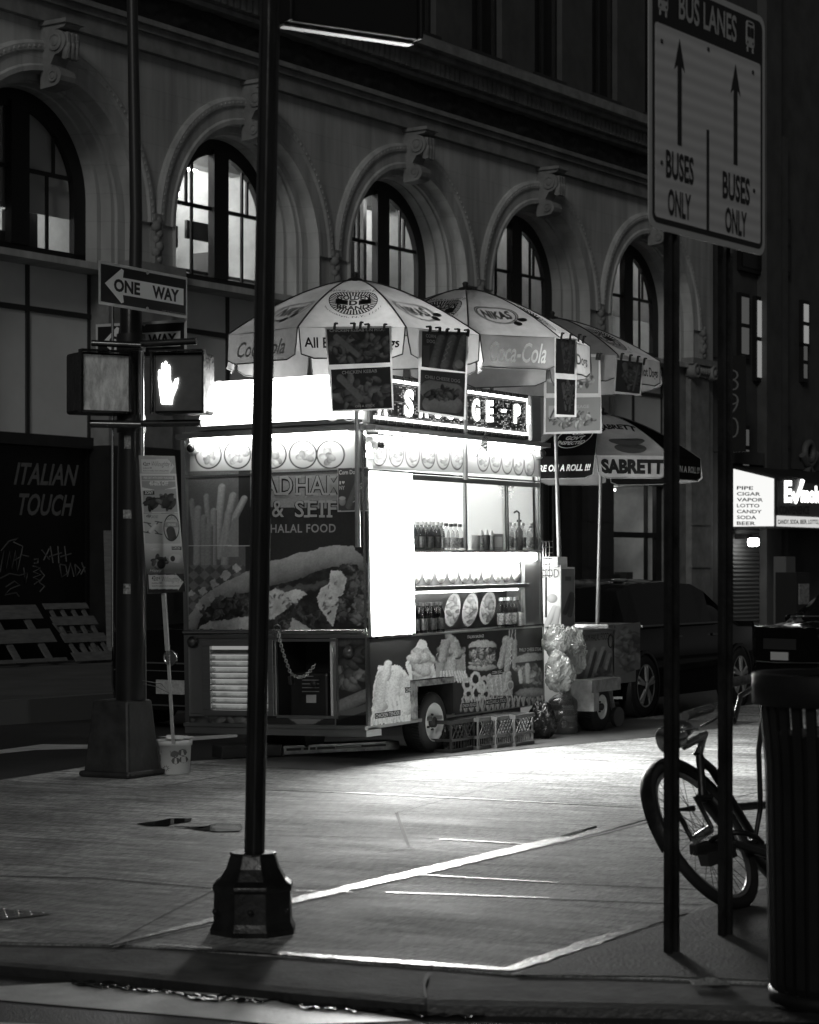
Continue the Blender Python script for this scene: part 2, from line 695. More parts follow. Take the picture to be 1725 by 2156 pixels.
_l.new(_tcs.outputs['Object'], _mp.inputs[0])
_bk = _n.new('ShaderNodeTexBrick')
for _k, _v in (('Scale', 1.0), ('Mortar Size', .008), ('Brick Width', 1.18), ('Row Height', .42)):
    _bk.inputs[_k].default_value = _v
_bk.inputs['Color1'].default_value = (1, 1, 1, 1)
_bk.inputs['Color2'].default_value = (.93, .93, .93, 1)
_bk.inputs['Mortar'].default_value = (.84, .84, .84, 1)
_l.new(_mp.outputs[0], _bk.inputs[0])
_m2 = _n.new('ShaderNodeMapping')
_m2.inputs['Scale'].default_value = (3.2, 1, .22)
_l.new(_tcs.outputs['Object'], _m2.inputs[0])
_nz = _n.new('ShaderNodeTexNoise')
_nz.inputs['Scale'].default_value = 1.3
_nz.inputs['Detail'].default_value = 7
_l.new(_m2.outputs[0], _nz.inputs[0])
_mr = _n.new('ShaderNodeMapRange')
for _k, _v in (('From Min', .3), ('From Max', .6), ('To Min', .72), ('To Max', 1.05)):
    _mr.inputs[_k].default_value = _v
_l.new(_nz.outputs[0], _mr.inputs[0])
_v1 = _n.new('ShaderNodeVectorMath')
_v1.operation = 'MULTIPLY'
_l.new(_src, _v1.inputs[0])
_l.new(_bk.outputs['Color'], _v1.inputs[1])
_v2 = _n.new('ShaderNodeVectorMath')
_v2.operation = 'SCALE'
_l.new(_v1.outputs[0], _v2.inputs[0])
_l.new(_mr.outputs[0], _v2.inputs['Scale'])
_l.new(_v2.outputs[0], _p.inputs['Base Color'])
M_stone2 = mat('carved_limestone', .24, .8, 0, .3, 3, .3, 15)
M_upper = mat('upper_brick', .085, .85, 0, .25, 1.5, .2, 30)
M_frieze = mat('frieze_bronze', .035, .6, .2, .5, 6, .5, 12)
M_black = mat('black_window_metal', .006, .5)
M_panel = mat('pale_spandrel_panel', .74, .55, 0, .08, 1)
M_dkstone = mat('dark_stone', .022, .3, 0, .3, 3)
M_shop = mat('dark_shopfront', .008, .3, spec=.3)
M_chalk = mat('brush_lettering', .16, .7, 0, .2, 20)
M_graf = mat('marker_scrawl', .11, .6)
M_room = mat('office_wall', .34, .8, 0, .3, 1.2)
M_glass = glass('clear_glass', .92)
M_shade = fabric('roller_shade', .55, .6)
M_wood = mat('pallet_wood', .14, .8, 0, .3, 5, .3, 30, stretch=(1, 1, 6))
M_dgrey = mat('dark_grey_metal', .05, .45, .3)
M_blk = mat('black_paint', .012, .36, 0, .7, 7, .25, 35, rvar=.15)
M_blk2 = mat('satin_black', .02, .45)
M_white = mat('white_paint', .75, .45, 0, .06, 6)
M_chrome = mat('chrome', .62, .16, 1.0)
M_steel = mat('brushed_steel', .5, .3, 1.0, .12, 3, stretch=(1, 1, 20))
M_rubber = mat('tyre_rubber', .02, .7, 0, .2, 9)
M_print = printmat('vinyl_print', .32)
M_paper = printmat('paper_print', .45, .4, .12)

# ------------------------------------------------------------ ground
def wpoly(pts, z):
    return [gnd(x, y, z) for x, y in pts]

def strip(mb, pts, wd, z, zb=0.0, mi=0):
    """flat ribbon on the ground along view-pixel points"""
    if zb == 0.0 and len(pts) < 9:
        np_, nw_ = [], []
        for i in range(len(pts) - 1):
            k = max(2, int(abs(pts[i + 1][0] - pts[i][0]) / 14))
            for j in range(k):
                f = j / k
                np_.append((pts[i][0] * (1 - f) + pts[i + 1][0] * f, pts[i][1] * (1 - f) + pts[i + 1][1] * f))
                w0, w1 = (wd[i], wd[i + 1]) if isinstance(wd, (list, tuple)) else (wd, wd)
                nw_.append((w0 * (1 - f) + w1 * f) * random.uniform(.7, 1.15))
        np_.append(pts[-1])
        nw_.append((wd[-1] if isinstance(wd, (list, tuple)) else wd) * .7)
        pts, wd = np_, nw_
    P = [gnd(x, y, zb) for x, y in pts]
    L, R = [], []
    for i, p in enumerate(P):
        d = (P[min(i + 1, len(P) - 1)] - P[max(i - 1, 0)]).normalized()
        nrm = V((-d.y, d.x, 0))
        ww = wd[i] if isinstance(wd, (list, tuple)) else wd
        a, b = p + nrm * ww / 2, p - nrm * ww / 2
        a.z = b.z = z
        L.append(a)
        R.append(b)
    n = len(P)
    mb.add(L + R, [(n + i, n + i + 1, i + 1, i) for i in range(n - 1)], mi)

RZ = -.05       # side street
KZ = -.05       # near street
slab = [(-900, 1960), (0, 1986), (280, 1991), (598, 2013), (1072, 2051), (1400, 2062), (1800, 2080), (2600, 2110)]
far = [(2600, 1380), (1800, 1458), (1345, 1512), (1100, 1545), (700, 1585), (430, 1601), (178, 1615), (0, 1643), (-600, 1740), (-900, 1800)]
top = wpoly(slab + far, 0)
bot = [V((p.x, p.y, -.3)) for p in top]
mb = MB()
n = len(top)
mb.add(top + bot, [tuple(range(n))] + [(n + i, n + (i + 1) % n, (i + 1) % n, i) for i in range(n)])
struct(mb.build('sidewalk', M_walk))

mb = MB()
strip(mb, [(230, 1992), (440, 1940), (620, 1897), (900, 1833), (1110, 1784), (1250, 1752), (1365, 1723)], [.02, .07, .1, .12, .13, .1, .06], .004)
strip(mb, [(330, 1990), (520, 2003), (700, 2017), (900, 2031), (1072, 2043), (1230, 1991), (1440, 1920)], [.03, .06, .07, .075, .08, .085, .07], .004)
strip(mb, [(554, 1663), (760, 1671), (1000, 1683), (1345, 1701)], [.02, .05, .05, .03], .004)
strip(mb, [(925, 1768), (1109, 1778)], [.03, .035], .004)
strip(mb, [(883, 1843), (1176, 1860)], [.03, .035], .004)
strip(mb, [(814, 1880), (1156, 1892)], [.025, .04], .004)
strip(mb, [(620, 1877), (742, 1880)], .012, .004)
strip(mb, [(554, 1632), (900, 1645), (1200, 1650)], [.02, .025, .015], .004)
struct(mb.build('trowelled_joint_edges', M_band))

mb = MB()
for pts, wd in [([(236, 1996), (440, 1949), (620, 1904), (900, 1841), (1110, 1792), (1250, 1760), (1365, 1731)], [.02, .02, .018, .012, .02, .05, .05]),
                ([(330, 1996), (598, 2012), (1072, 2048), (1235, 1997), (1440, 1926)], .02),
                ([(554, 1658), (1345, 1697)], .012), ([(554, 1759), (925, 1766)], .012), ([(1180, 1861), (1480, 1874)], .02),
                ([(1158, 1894), (1480, 1906)], .022), ([(0, 1846), (190, 1849), (300, 1858), (460, 1872)], [.03, .05, .04, .02]),
                ([(450, 1876), (360, 1920), (230, 1990)], .012), ([(0, 1648), (330, 1656), (690, 1667)], .012),
                ([(344, 1656), (516, 1627)], .015), ([(745, 1614), (960, 1592), (1207, 1568), (1420, 1548)], .02),
                ([(0, 1985), (280, 1991)], .02), ([(835, 1712), (850, 1755), (862, 1785)], .02), ([(835, 1712), (1120, 1634)], .006),
                ([(860, 1788), (700, 1812)], .006), ([(330, 1607), (690, 1622)], .02), ([(690, 1868), (1000, 1876)], .004),
                ([(1500, 1690), (1725, 1640)], .012), ([(1560, 1786), (1725, 1795)], .015)]:
    strip(mb, pts, wd, .002)
struct(mb.build('sidewalk_joints', M_joint))

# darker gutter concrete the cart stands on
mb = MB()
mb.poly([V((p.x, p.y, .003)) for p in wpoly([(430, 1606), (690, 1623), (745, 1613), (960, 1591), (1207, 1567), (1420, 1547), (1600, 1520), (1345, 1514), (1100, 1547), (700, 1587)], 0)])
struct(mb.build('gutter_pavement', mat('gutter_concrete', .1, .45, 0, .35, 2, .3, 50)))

# kerb along the near street
kin = [(-900, 1960), (0, 1986), (280, 1991), (598, 2013), (1072, 2051), (1400, 2062), (1800, 2080), (2600, 2110)]
kout = [(-900, 1990), (0, 2022), (280, 2045), (598, 2078), (900, 2104), (1400, 2112), (1800, 2122), (2600, 2150)]
mb = MB()
A = [gnd(x, y) + V((0, 0, -.006)) for x, y in kin]
A[4] = gnd(1000, 2046) + V((0, 0, -.006))
Bq = [gnd(x, y) + V((0, 0, -.02)) for x, y in kout]
Cq = [V((p.x + .004, p.y - .02, KZ - .1)) for p in Bq]
Bm = [b + (a - b) * .12 + V((0, 0, .006)) for a, b in zip(A, Bq)]
n = len(A)
mb.add(A + Bm + Bq + Cq, [(r * n + i, (r + 1) * n + i, (r + 1) * n + i + 1, r * n + i + 1) for r in range(2) for i in range(n - 1)], 0, False)
mb.add(Bq + Cq, [(i, n + i, n + i + 1, i + 1) for i in range(n - 1)], 1, False)
struct(mb.build('kerb', [M_kerb, mat('kerb_face_iron', .02, .4, 0, .5, 6, .3, 40)]))
mb = MB()
strip(mb, [(902, 2050), (893, 2075), (897, 2103)], .012, .003)
struct(mb.build('kerb_joint', M_joint))

# roads
mb = MB()
mb.add([(-300, -60, KZ - .002), (300, -60, KZ - .002), (300, 9.1, KZ - .002), (-300, 9.1, KZ - .002)], [(0, 1, 2, 3)])
struct(mb.build('road', M_road))
def rz(Y):
    return -.05 - .0145 * max(0.0, Y - 14)
mb = MB()
mb.add([(-80, 9, -.05), (220, 9, -.05), (220, 14, -.05), (-80, 14, -.05), (220, 70, rz(70)), (-80, 70, rz(70))], [(0, 1, 2, 3), (3, 2, 4, 5)])
struct(mb.build('side_street', M_road))
def sgnd(x, y):
    d = 20.0
    for _ in range(30):
        d = (H - rz(d)) * F / (y - CY)
    return at(x, y, d)
mb = MB()
mb.add([V((p.x, p.y, KZ + .002)) for p in wpoly([(-700, 2020), (0, 2078), (140, 2070), (560, 2102), (700, 2122), (870, 2150), (600, 2160), (420, 2143), (0, 2107), (-700, 2065)], KZ)], [tuple(range(10))])
strip(mb, [(-400, 2156), (300, 2190), (900, 2220)], .3, KZ + .002, KZ)
mb2 = MB()
for ln in ([(-300, 1594), (0, 1588), (0, 1579), (-300, 1584)], [(0, 1588), (75, 1580), (204, 1577), (260, 1573), (260, 1566), (204, 1569), (90, 1568), (0, 1580)], [(330, 1566), (500, 1553), (500, 1546), (330, 1557)]):
    mb2.poly([sgnd(x, y) + V((0, 0, .004)) for x, y in ln])
struct(mb.build('crosswalk_stripe', M_paint))
struct(mb2.build('stop_line', M_paint))
mb = MB()
GX, GY = (150, 200, 330, 460, 600, 713, 900, 1020), (2069, 2074, 2091, 2105, 2113, 2125, 2135, 2139)
def wfn(u, v):
    x = 150 + 870 * u
    y = float(np.interp(x, GX, GY)) + 2.5 * math.sin(u * 47) + 1.5 * math.sin(u * 113)
    p = gnd(x, y + (9 + 5 * math.sin(u * 23)) * (v - .35), KZ)
    p.z = KZ + .008 + .0035 * vn(p)
    return p
def vn(p):
    return math.sin(p.x * 61 + p.y * 17) * math.sin(p.y * 83 - p.x * 23)
mb.grid(wfn, 260, 10)
struct(mb.build('gutter_water', M_wet))
mb = MB()
for pts in ([(286, 1736), (330, 1731), (360, 1725), (404, 1725), (402, 1731), (360, 1737), (356, 1741), (310, 1740)],
            [(404, 1747), (440, 1740), (455, 1736), (508, 1737), (511, 1745), (505, 1752), (462, 1753), (436, 1751)],
            [(350, 1742), (440, 1743), (420, 1747)], [(1172, 1764), (1255, 1741), (1258, 1744), (1200, 1762)]):
    mb.poly([V((p.x, p.y, .006)) for p in wpoly(pts, 0)])
struct(mb.build('puddle', M_puddle))

# tree pit ground on the right and the corner's warning paving on the left
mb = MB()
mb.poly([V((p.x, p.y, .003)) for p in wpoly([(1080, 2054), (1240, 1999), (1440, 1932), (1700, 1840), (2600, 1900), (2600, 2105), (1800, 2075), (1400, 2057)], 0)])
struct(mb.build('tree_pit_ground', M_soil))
mb = MB()
tri = wpoly([(-260, 1893), (114, 1926), (-260, 1968)], 0)
mb.poly([V((p.x, p.y, .004)) for p in tri])
a, b, c = tri
for i in range(14):
    for j in range(14):
        u, v = (i + .5) / 14, (j + .5) / 14
        if u + v < .97:
            p = b + (a - b) * u + (c - b) * v
            mb.lathe([(.013, .004), (.011, .009), (.005, .012), (0.0001, .0125)], 8, (p.x, p.y, 0), cap=False)
struct(mb.build('tactile_paving', mat('tactile_tile', .22, .18, 0, .2, 8)))

# ------------------------------------------------------------ arcade building
E = V((.555, .832, 0))
Bo = gnd(100, 1405)
B = Fr(Bo, E)                       # x along the street, y into the building, z up
bld = thing('arcade_building', 'long pale stone building with a row of arched windows behind the food cart', 'building', B)
TC = [.01, 4.73, 9.45, 14.17, 18.89]
TE = 21.9
HB = 2.36

def arch(R, zc, y, tk, zb=6.0, n=28):
    pts = [(tk - R, y, zb)] + [(tk + R * math.cos(math.pi - math.pi * i / n), y, zc + R * math.sin(math.pi * i / n)) for i in range(n + 1)] + [(tk + R, y, zb)]
    return pts

def loft(mb, rings, mi=0, smooth=False):
    k = len(rings[0])
    for a, b in zip(rings[:-1], rings[1:]):
        mb.add(list(a) + list(b), [(i, i + 1, k + i + 1, k + i) for i in range(k - 1)], mi, smooth)

def facade_bay(mb, tk, R=1.9, zc=6.75, zt=9.35, zb=6.0):
    inner = arch(R, zc, 0, tk, zb)
    outer = []
    hh = zt - zc
    k = len(inner)
    for i, (x, _, z) in enumerate(inner):
        if i in (0, k - 1):
            outer.append((tk + (HB if x > tk else -HB), 0, zb))
        else:
            a = math.pi - math.pi * (i - 1) / (k - 3)
            c, s_ = math.cos(a), math.sin(a)
            m = min(HB / max(abs(c), 1e-6), hh / max(s_, 1e-6))
            outer.append((tk + c * m, 0, zc + s_ * m))
    loft(mb, [inner, outer])
    ca = math.atan2(hh, HB)
    for sg in (-1, 1):      # fill the corners the fan cuts off
        cand = [o for o in outer]
        hor = [o for o in cand if abs(o[2] - zt) < 1e-6 and (o[0] - tk) * sg > 0]
        ver = [o for o in cand if abs(abs(o[0] - tk) - HB) < 1e-6 and (o[0] - tk) * sg > 0]
        h_ = max(hor, key=lambda o: (o[0] - tk) * sg)
        v_ = max(ver, key=lambda o: o[2])
        mb.add([h_, (tk + sg * HB, 0, zt), v_], [(0, 1, 2)])

wall = MB(B.M)
for tk in [-4.71] + TC:
    facade_bay(wall, tk)
wall.box(TC[4] + HB, 0, 6.0, TE, .5, 9.35)
o = wall.build('wall', M_stone, bld)

mo = MB(B.M)                        # arch mouldings and splayed reveals
for tk in [-4.71] + TC:
    loft(mo, [arch(2.34, 6.75, 0, tk, 6.75), arch(2.34, 6.75, -.05, tk, 6.75), arch(2.29, 6.75, -.09, tk, 6.75), arch(2.2, 6.75, -.085, tk, 6.75),
              arch(2.17, 6.75, -.05, tk, 6.75), arch(2.0, 6.75, -.045, tk, 6.75), arch(1.97, 6.75, -.07, tk, 6.75), arch(1.9, 6.75, -.065, tk, 6.75)])
    loft(mo, [arch(1.9, 6.75, -.065, tk), arch(1.88, 6.76, .16, tk), arch(1.72, 6.82, .17, tk), arch(1.71, 6.83, .22, tk), arch(1.64, 6.87, .23, tk),
              arch(1.6, 6.9, .4, tk), arch(1.52, 6.96, .41, tk), arch(1.45, 7.03, .6, tk)])
    mo.box(tk - 1.95, -.02, 5.9, tk + 1.95, .62, 6.0)
    for i in range(66):             # bead course round each arch
        a = math.pi * (i + .5) / 66
        mo.box(tk + 2.245 * math.cos(a) - .016, -.1, 6.75 + 2.245 * math.sin(a) - .016, tk + 2.245 * math.cos(a) + .016, -.088, 6.75 + 2.245 * math.sin(a) + .016)
mo.build('arch_moulding', M_stone, bld)

en = MB(B.M)
en.box(-9, -.12, 9.35, TE, .4, 9.62)
en.box(-9, -.18, 9.62, TE, .4, 9.72)
en.box(-9, -.25, 9.72, TE, .4, 9.8)
en.box(-9, -.3, 10.25, TE, .4, 10.33)
for i in range(190):
    t0 = -9 + i * .163
    en.box(t0, -.42, 10.35, t0 + .1, -.31, 10.6)
en.box(-9, -.31, 10.34, TE, .4, 10.6)
en.box(-9, -.55, 10.6, TE, .4, 10.7)
en.box(-9, -.7, 10.7, TE, .4, 10.85)
en.box(-9, -.2, 10.85, TE, .4, 11.1)
en.build('entablature', M_stone2, bld)
fz = MB(B.M)
rs = random.Random(3)
fz.grid(lambda u, v: (-9 + u * (TE + 9), -.06 - .07 * abs(math.sin(u * 150)) * (.5 + .5 * math.sin(v * 9 + 3 * math.sin(u * 75))) - .03 * rs.random(), 9.8 + .45 * v), 420, 8)
fz.build('frieze', M_frieze, bld)

def window_bars(mb, items):
    for x0, y0, z0, x1, y1, z1 in items:
        mb.box(x0, y0, z0, x1, y1, z1)

up = MB(B.M)
UW = [-8.6 + 2.36 * i for i in range(13)]
for i, t in enumerate(UW):
    a = t - (.0 if i else .4)
    up.box(t + .55, .3, 11.1, t + 2.36 - .55, .9, 17)
    up.box(t - .55, .3, 11.1, t + .55, .9, 11.35)
up.build('upper_wall', M_upper, bld)
for t in UW:
    f = MB(B.M)
    f.box(t - .55, .5, 11.35, t + .55, .56, 17)
    f2 = MB(B.M)
    f2.box(t - .55, .42, 11.35, t - .47, .5, 17)
    f2.box(t + .47, .42, 11.35, t + .55, .5, 17)
    f2.box(t - .04, .44, 11.35, t + .04, .5, 17)
    f2.box(t - .5, .44, 14.1, t + .5, .5, 14.2)
    f2.box(t - .62, .22, 11.28, t + .62, .5, 11.349)
    wo_ = f.build('upper_window', M_shop, bld)
    f2.build('frame', M_dkstone, wo_)

M_ceil = mat('office_ceiling', .2, .8, 0, .3, 2)
# arched windows with lit rooms behind
LIT = emit('office_light', 17)
LITB = emit('office_light_soft', 20)
LITD = emit('office_light_dim', 14)
for k, tk in enumerate(TC):
    fr = MB(B.M)
    n_ = 28
    a0, a1 = arch(1.46, 7.03, .58, tk), arch(1.2, 7.03, .58, tk)
    a2, a3 = arch(1.2, 7.03, .68, tk), arch(1.46, 7.03, .68, tk)
    loft(fr, [a3, a0, a1, a2])
    fr.box(tk - 1.46, .58, 6.0, tk + 1.46, .68, 6.2)
    fr.box(tk - .19, .54, 6.2, tk + .19, .67, 8.3)
    hz = math.sqrt(1.2 ** 2 - .3 ** 2)
    fr.box(tk - 1.2, .61, 7.3, tk - .19, .66, 7.36)
    fr.box(tk + .19, .61, 7.3, tk + 1.2, .66, 7.36)
    for sg in (-1, 1):
        for xo, z0, z1 in ((.66, 6.2, 7.3), (.8, 7.36, 7.9)):
            fr.box(tk + sg * xo - .025, .62, z0, tk + sg * xo + .025, .655, z1)
        if k:
            fr.box(tk + sg * .66 - .025, .62, 7.36, tk + sg * .66 + .025, .655, 8.05)
    wn = fr.build('arched_window', M_black, bld)
    g = MB(B.M)
    oc = arch(1.22, 7.03, .64, tk, 6.15)
    g.poly(oc)
    g.build('pane', M_glass, wn)
    rm = MB(B.M)
    D = 3.4
    x0, x1, z0, z1 = tk - 2.1, tk + 2.1, 6.0, 8.75
    rm.add([(x0, .7, z0), (x1, .7, z0), (x1, D, z0), (x0, D, z0), (x0, .7, z1), (x1, .7, z1), (x1, D, z1), (x0, D, z1)],
           [(0, 1, 2, 3), (0, 3, 7, 4), (1, 5, 6, 2), (3, 2, 6, 7)])
    rm.add([(x0, .7, z1), (x1, .7, z1), (x1, D, z1), (x0, D, z1)], [(0, 3, 2, 1)], 1)
    rm.box(x0, 1.7, 8.3, x1, 2.0, 8.75, 1)
    rm.box(x0, 1.0, 8.45, x1, 1.1, 8.75, 1)
    rm.box(tk - .6, .9, 8.0, tk - .45, D, 8.12, 1)
    ro = rm.build('office_room', [M_room, M_ceil], bld)
    cl = MB(B.M)
    if k in (1, 2):
        cl.box(tk - 1.6, 1.2, 8.5, tk + .3, 1.32, 8.54)
        cl.box(tk - .2, 2.6, 8.45, tk + 1.9, 2.72, 8.5)
        cl.box(tk - 1.9, 2.4, 7.45, tk + 1.0, 2.46, 7.49)
        cl.box(tk + .5, 1.0, 8.05, tk + .62, 1.1, 8.3)
        cl.box(tk - 1.9, 3.0, 8.05, tk + 1.9, 3.05, 8.12)
        cl.box(tk - .9, 3.3, 6.9, tk + .5, 3.35, 7.15)
        cl.build('ceiling_light', LIT, ro)
        fu = MB(B.M)
        if k == 1:
            fu.box(tk - 1.9, 1.5, 6.0, tk - .9, 1.9, 6.75)
            fu.box(tk + .5, 1.2, 6.0, tk + .85, 1.6, 6.75)
            fu.box(tk - .7, 1.3, 6.75, tk - .2, 1.34, 7.1)
            fu.box(tk - .9, 1.2, 6.35, tk + 1.9, 1.8, 6.4)
            fu.box(tk + .9, 2.9, 6.0, tk + 1.3, 3.3, 7.6)
            fu.box(tk - 1.4, 3.1, 7.0, tk + .1, 3.3, 7.5)
            fu.box(tk - .15, 1.15, 6.9, tk + .75, 1.2, 7.2)
        else:
            fu.box(tk - .35, 2.9, 6.0, tk - .05, 3.3, 7.4)
            fu.box(tk - 1.9, 3.0, 7.6, tk - .8, 3.3, 7.8)
            fu.box(tk + .45, 1.3, 6.0, tk + .55, 3.3, 8.3)
            fu.box(tk + 1.0, 2.2, 6.0, tk + 1.2, 3.3, 8.3)
            fu.box(tk + .15, 1.4, 6.0, tk + .3, 1.5, 7.5)
        fu.build('office_furniture', M_dgrey, ro)
    elif k in (3, 4):
        cl.box(tk - 1.8, 1.6, 8.5, tk + 1.8, 1.75, 8.54)
        cl.build('ceiling_light', LITB if k == 3 else LITB, ro)
        sh = MB(B.M)
        sh.box(tk - 1.4, .78, 6.9 if k == 4 else 6.1, tk + 1.4, .79, 8.4)
        if k == 4:
            sh.box(tk - .45, .775, 6.2, tk - .38, .795, 6.9)
        sh.build('roller_shade', M_shade, ro)
    else:
        cl.box(tk - 1.8, 2.0, 8.5, tk + 1.8, 2.1, 8.54)
        cl.build('ceiling_light', LITD, ro)
        sh = MB(B.M)
        sh.box(tk - 1.4, .8, 6.75, tk + 1.4, .81, 8.4)
        sh.build('roller_shade', mat('grey_roller_shade', .55, .9), ro)
        fu = MB(B.M)
        fu.box(tk - 1.2, 1.0, 6.2, tk + .75, 1.5, 6.45)
        fu.box(tk + .5, 1.0, 6.2, tk + .85, 1.4, 6.85)
        fu.build('office_furniture', M_dgrey, ro)
        l2 = MB(B.M)
        l2.box(tk + .2, 3.0, 6.9, tk + 1.5, 3.05, 7.0)
        l2.build('desk_lamp', emit('desk_light', 16), ro)

# scroll brackets at the crowns, piers with ionic capitals
def console(mb, t):
    prof = [(0, 9.35), (-.5, 9.35), (-.5, 9.27), (-.45, 9.23)]
    for i in range(9):
        a = math.pi / 2 - i * math.pi / 8
        prof.append((-.28 - .2 * math.cos(a), 9.03 + .18 * math.sin(a)))
    prof += [(-.26, 8.82), (-.2, 8.72), (-.24, 8.66)]
    for i in range(7):
        a = math.pi / 2 - i * math.pi / 6
        prof.append((-.26 - .14 * math.cos(a), 8.54 + .14 * math.sin(a)))
    prof += [(0, 8.38)]
    mb.prism(prof, lambda y, z: (t - .16, y, z), lambda y, z: (t + .16, y, z))
    mb.box(t - .2, -.53, 9.285, t + .2, 0, 9.345)
    for sg in (-1, 1):
        for (yy, zz, r) in ((-.29, 9.03, .13), (-.25, 8.54, .085)):
            mb.lathe([(r, 0), (r, .03), (r * .75, .03), (r * .7, .015), (r * .5, .015), (r * .45, .03), (.001, .033)], 16, (t + sg * .16, yy, zz), (sg, 0, 0), cap=False)
    for i in range(3):
        mb.box(t - .12 + i * .09, -.5, 8.78, t - .07 + i * .09, -.4, 9.16)
        mb.lathe([(.05, 0), (.06, .1), (.03, .22), (.001, .26)], 8, (t - .095 + i * .09, -.42, 8.78), (0, -.35, 1))
for t in [-4.71] + TC:
    cm = MB(B.M)
    console(cm, t)
    cm.build('scroll_bracket', M_stone2, bld, bevel=.012)
for t in [TC[0] - HB] + [c + HB for c in TC]:
    wid = .46
    p_ = MB(B.M)
    p_.box(t - .9, .12, 3.3, t + .9, .75, 6.0)
    p_.box(t - wid, .0, 3.3, t + wid, .12, 5.75)
    pier = p_.build('pier', M_stone2, bld)
    lo = MB(B.M)
    lo.box(t - .9, .12, 0, t + .9, .75, 3.3)
    lo.box(t - wid, -.02, 0, t + wid, .12, 3.3)
    for i in range(3):
        lo.box(t - wid - .02, -.05, .5 + i * .95, t + wid + .02, .02, .53 + i * .95)
    lo.build('pier_base', M_dkstone if t < 18 else M_stone2, bld)  # dark colour stands for the unlit lower piers, the last ones stay pale
    ca_ = MB(B.M)
    ca_.box(t - .62, -.14, 5.98, t + .62, .14, 6.12)
    ca_.box(t - .5, -.06, 5.72, t + .5, .14, 5.98)
    for sg in (-1, 1):
        ca_.lathe([(.17, -.08), (.17, .1), (.13, .12), (.12, .09), (.08, .09), (.07, .13), (.001, .14)], 18, (t + sg * .45, -.06, 5.84), (0, -1, 0), cap=False)
    for i in range(5):
        ca_.ball((t - .24 + .12 * i, -.08, 5.86), .06, 8, 6, (1, 1, 1.5))
    ca_.build('ionic_capital', M_stone2, bld)
    ke = MB(B.M)                    # carved drop where two arches meet
    for i in range(7):
        ke.ball((t + .03 * (-1) ** i, -.08, 6.2 + i * .1), .07 + .012 * (i % 3), 8, 6, (1, .8, 1))
    ke.box(t - .08, -.1, 6.12, t + .08, 0, 6.9)
    ke.build('carved_drop', M_stone2, bld)

# spandrel panels and shopfronts below the arches
for k, t in enumerate(TC):
    sp = MB(B.M)
    for x0, x1 in ((t - 1.45, t + .05), (t + .12, t + 1.45)):
        for z0, z1 in ((5.3, 5.93), (3.42, 5.22)):
            sp.box(x0, .5, z0, x1, .56, z1)
    so = sp.build('spandrel_panel', M_panel, bld)
    bb = MB(B.M)
    bb.box(t + .05, .47, 3.42, t + .12, .57, 5.93)
    bb.box(t - 1.5, .465, 5.22, t + 1.5, .575, 5.3)
    bb.box(t + 1.4, .48, 3.42, t + 1.5, .58, 5.9)
    bb.box(t - 1.5, .44, 5.93, t + 1.5, .6, 6.0)
    bb.build('panel_frame', M_dgrey, so)
    be = MB(B.M)
    be.box(t - 1.5, .42, 3.25, t + 1.5, .6, 3.42)
    be.build('shopfront_beam', M_dkstone, bld)
    if k != 4:
        sf = MB(B.M)
        sf.box(t - 1.5, .55, 0, t + 1.5, .6, 3.25)
        for xx in (-1.45, -.02, 1.4) if k else (-1.45, 1.4):
            sf.box(t + xx, .5, 0, t + xx + .05, .549, 3.25)
        sf.box(t - 1.5, .5, .0, t + 1.5, .549, .35)
        sho = sf.build('shopfront', M_shop, bld)
        if k == 3:
            cz = MB(B.M)
            for i in range(7):
                cz.lathe([(.14, 0), (.14, 3.25)], 14, (t - 1.3 + i * .42, .42, 0))
            cz.build('ribbed_cladding', mat('glossy_dark_cladding', .03, .18, .5), bld)
    else:
        sf = MB(B.M)
        sf.box(t - 1.5, .5, 0, t - 1.1, .6, 3.25)
        sf.box(t + 1.2, .5, 0, t + 1.5, .6, 3.25)
        sf.box(t - 1.1, .5, 0, t + 1.2, .6, .9)
        sf.box(t - 1.1, .5, 2.1, t + 1.2, .58, 2.22)
        sf.box(t + .75, .5, .9, t + .8, .58, 3.25)
        sf.box(t - .9, .5, .9, t - .86, .58, 3.25)
        sho = sf.build('shopfront', M_shop, bld)
        ro = MB(B.M)
        ro.add([(t - 1.1, .6, .9), (t + 1.2, .6, .9), (t + 1.2, 2.2, .9), (t - 1.1, 2.2, .9), (t - 1.1, .6, 3.25), (t + 1.2, .6, 3.25), (t + 1.2, 2.2, 3.25), (t - 1.1, 2.2, 3.25)],
               [(0, 1, 2, 3), (4, 7, 6, 5), (0, 3, 7, 4), (1, 5, 6, 2), (3, 2, 6, 7)])
        rr = ro.build('shop_interior', M_room, bld)
        ll = MB(B.M)
        ll.box(t - .95, 1.0, 2.35, t - .8, 1.1, 2.55)
        ll.cut()
        ll.box(t - .5, 1.2, 1.2, t - .1, 1.22, 1.24)
        ll.cut()
        ll.box(t - .6, 1.3, 3.15, t + .8, 1.4, 3.2)
        ll.build('shop_lamp', emit('shop_light', 3.5), rr)
        ch = MB(B.M)
        ch.box(t - .1, .9, .9, t + .25, 1.2, 1.3)
        ch.cut()
        ch.box(t + .55, .9, .9, t + .85, 1.2, 1.35)
        ch.cut()
        ch.box(t - 1.0, .75, .9, t - .7, .77, 1.6)
        ch.cut()
        ch.box(t + .1, 2.1, 1.5, t + .5, 2.15, 1.9)
        ch.build('shop_stool', M_dgrey, rr)

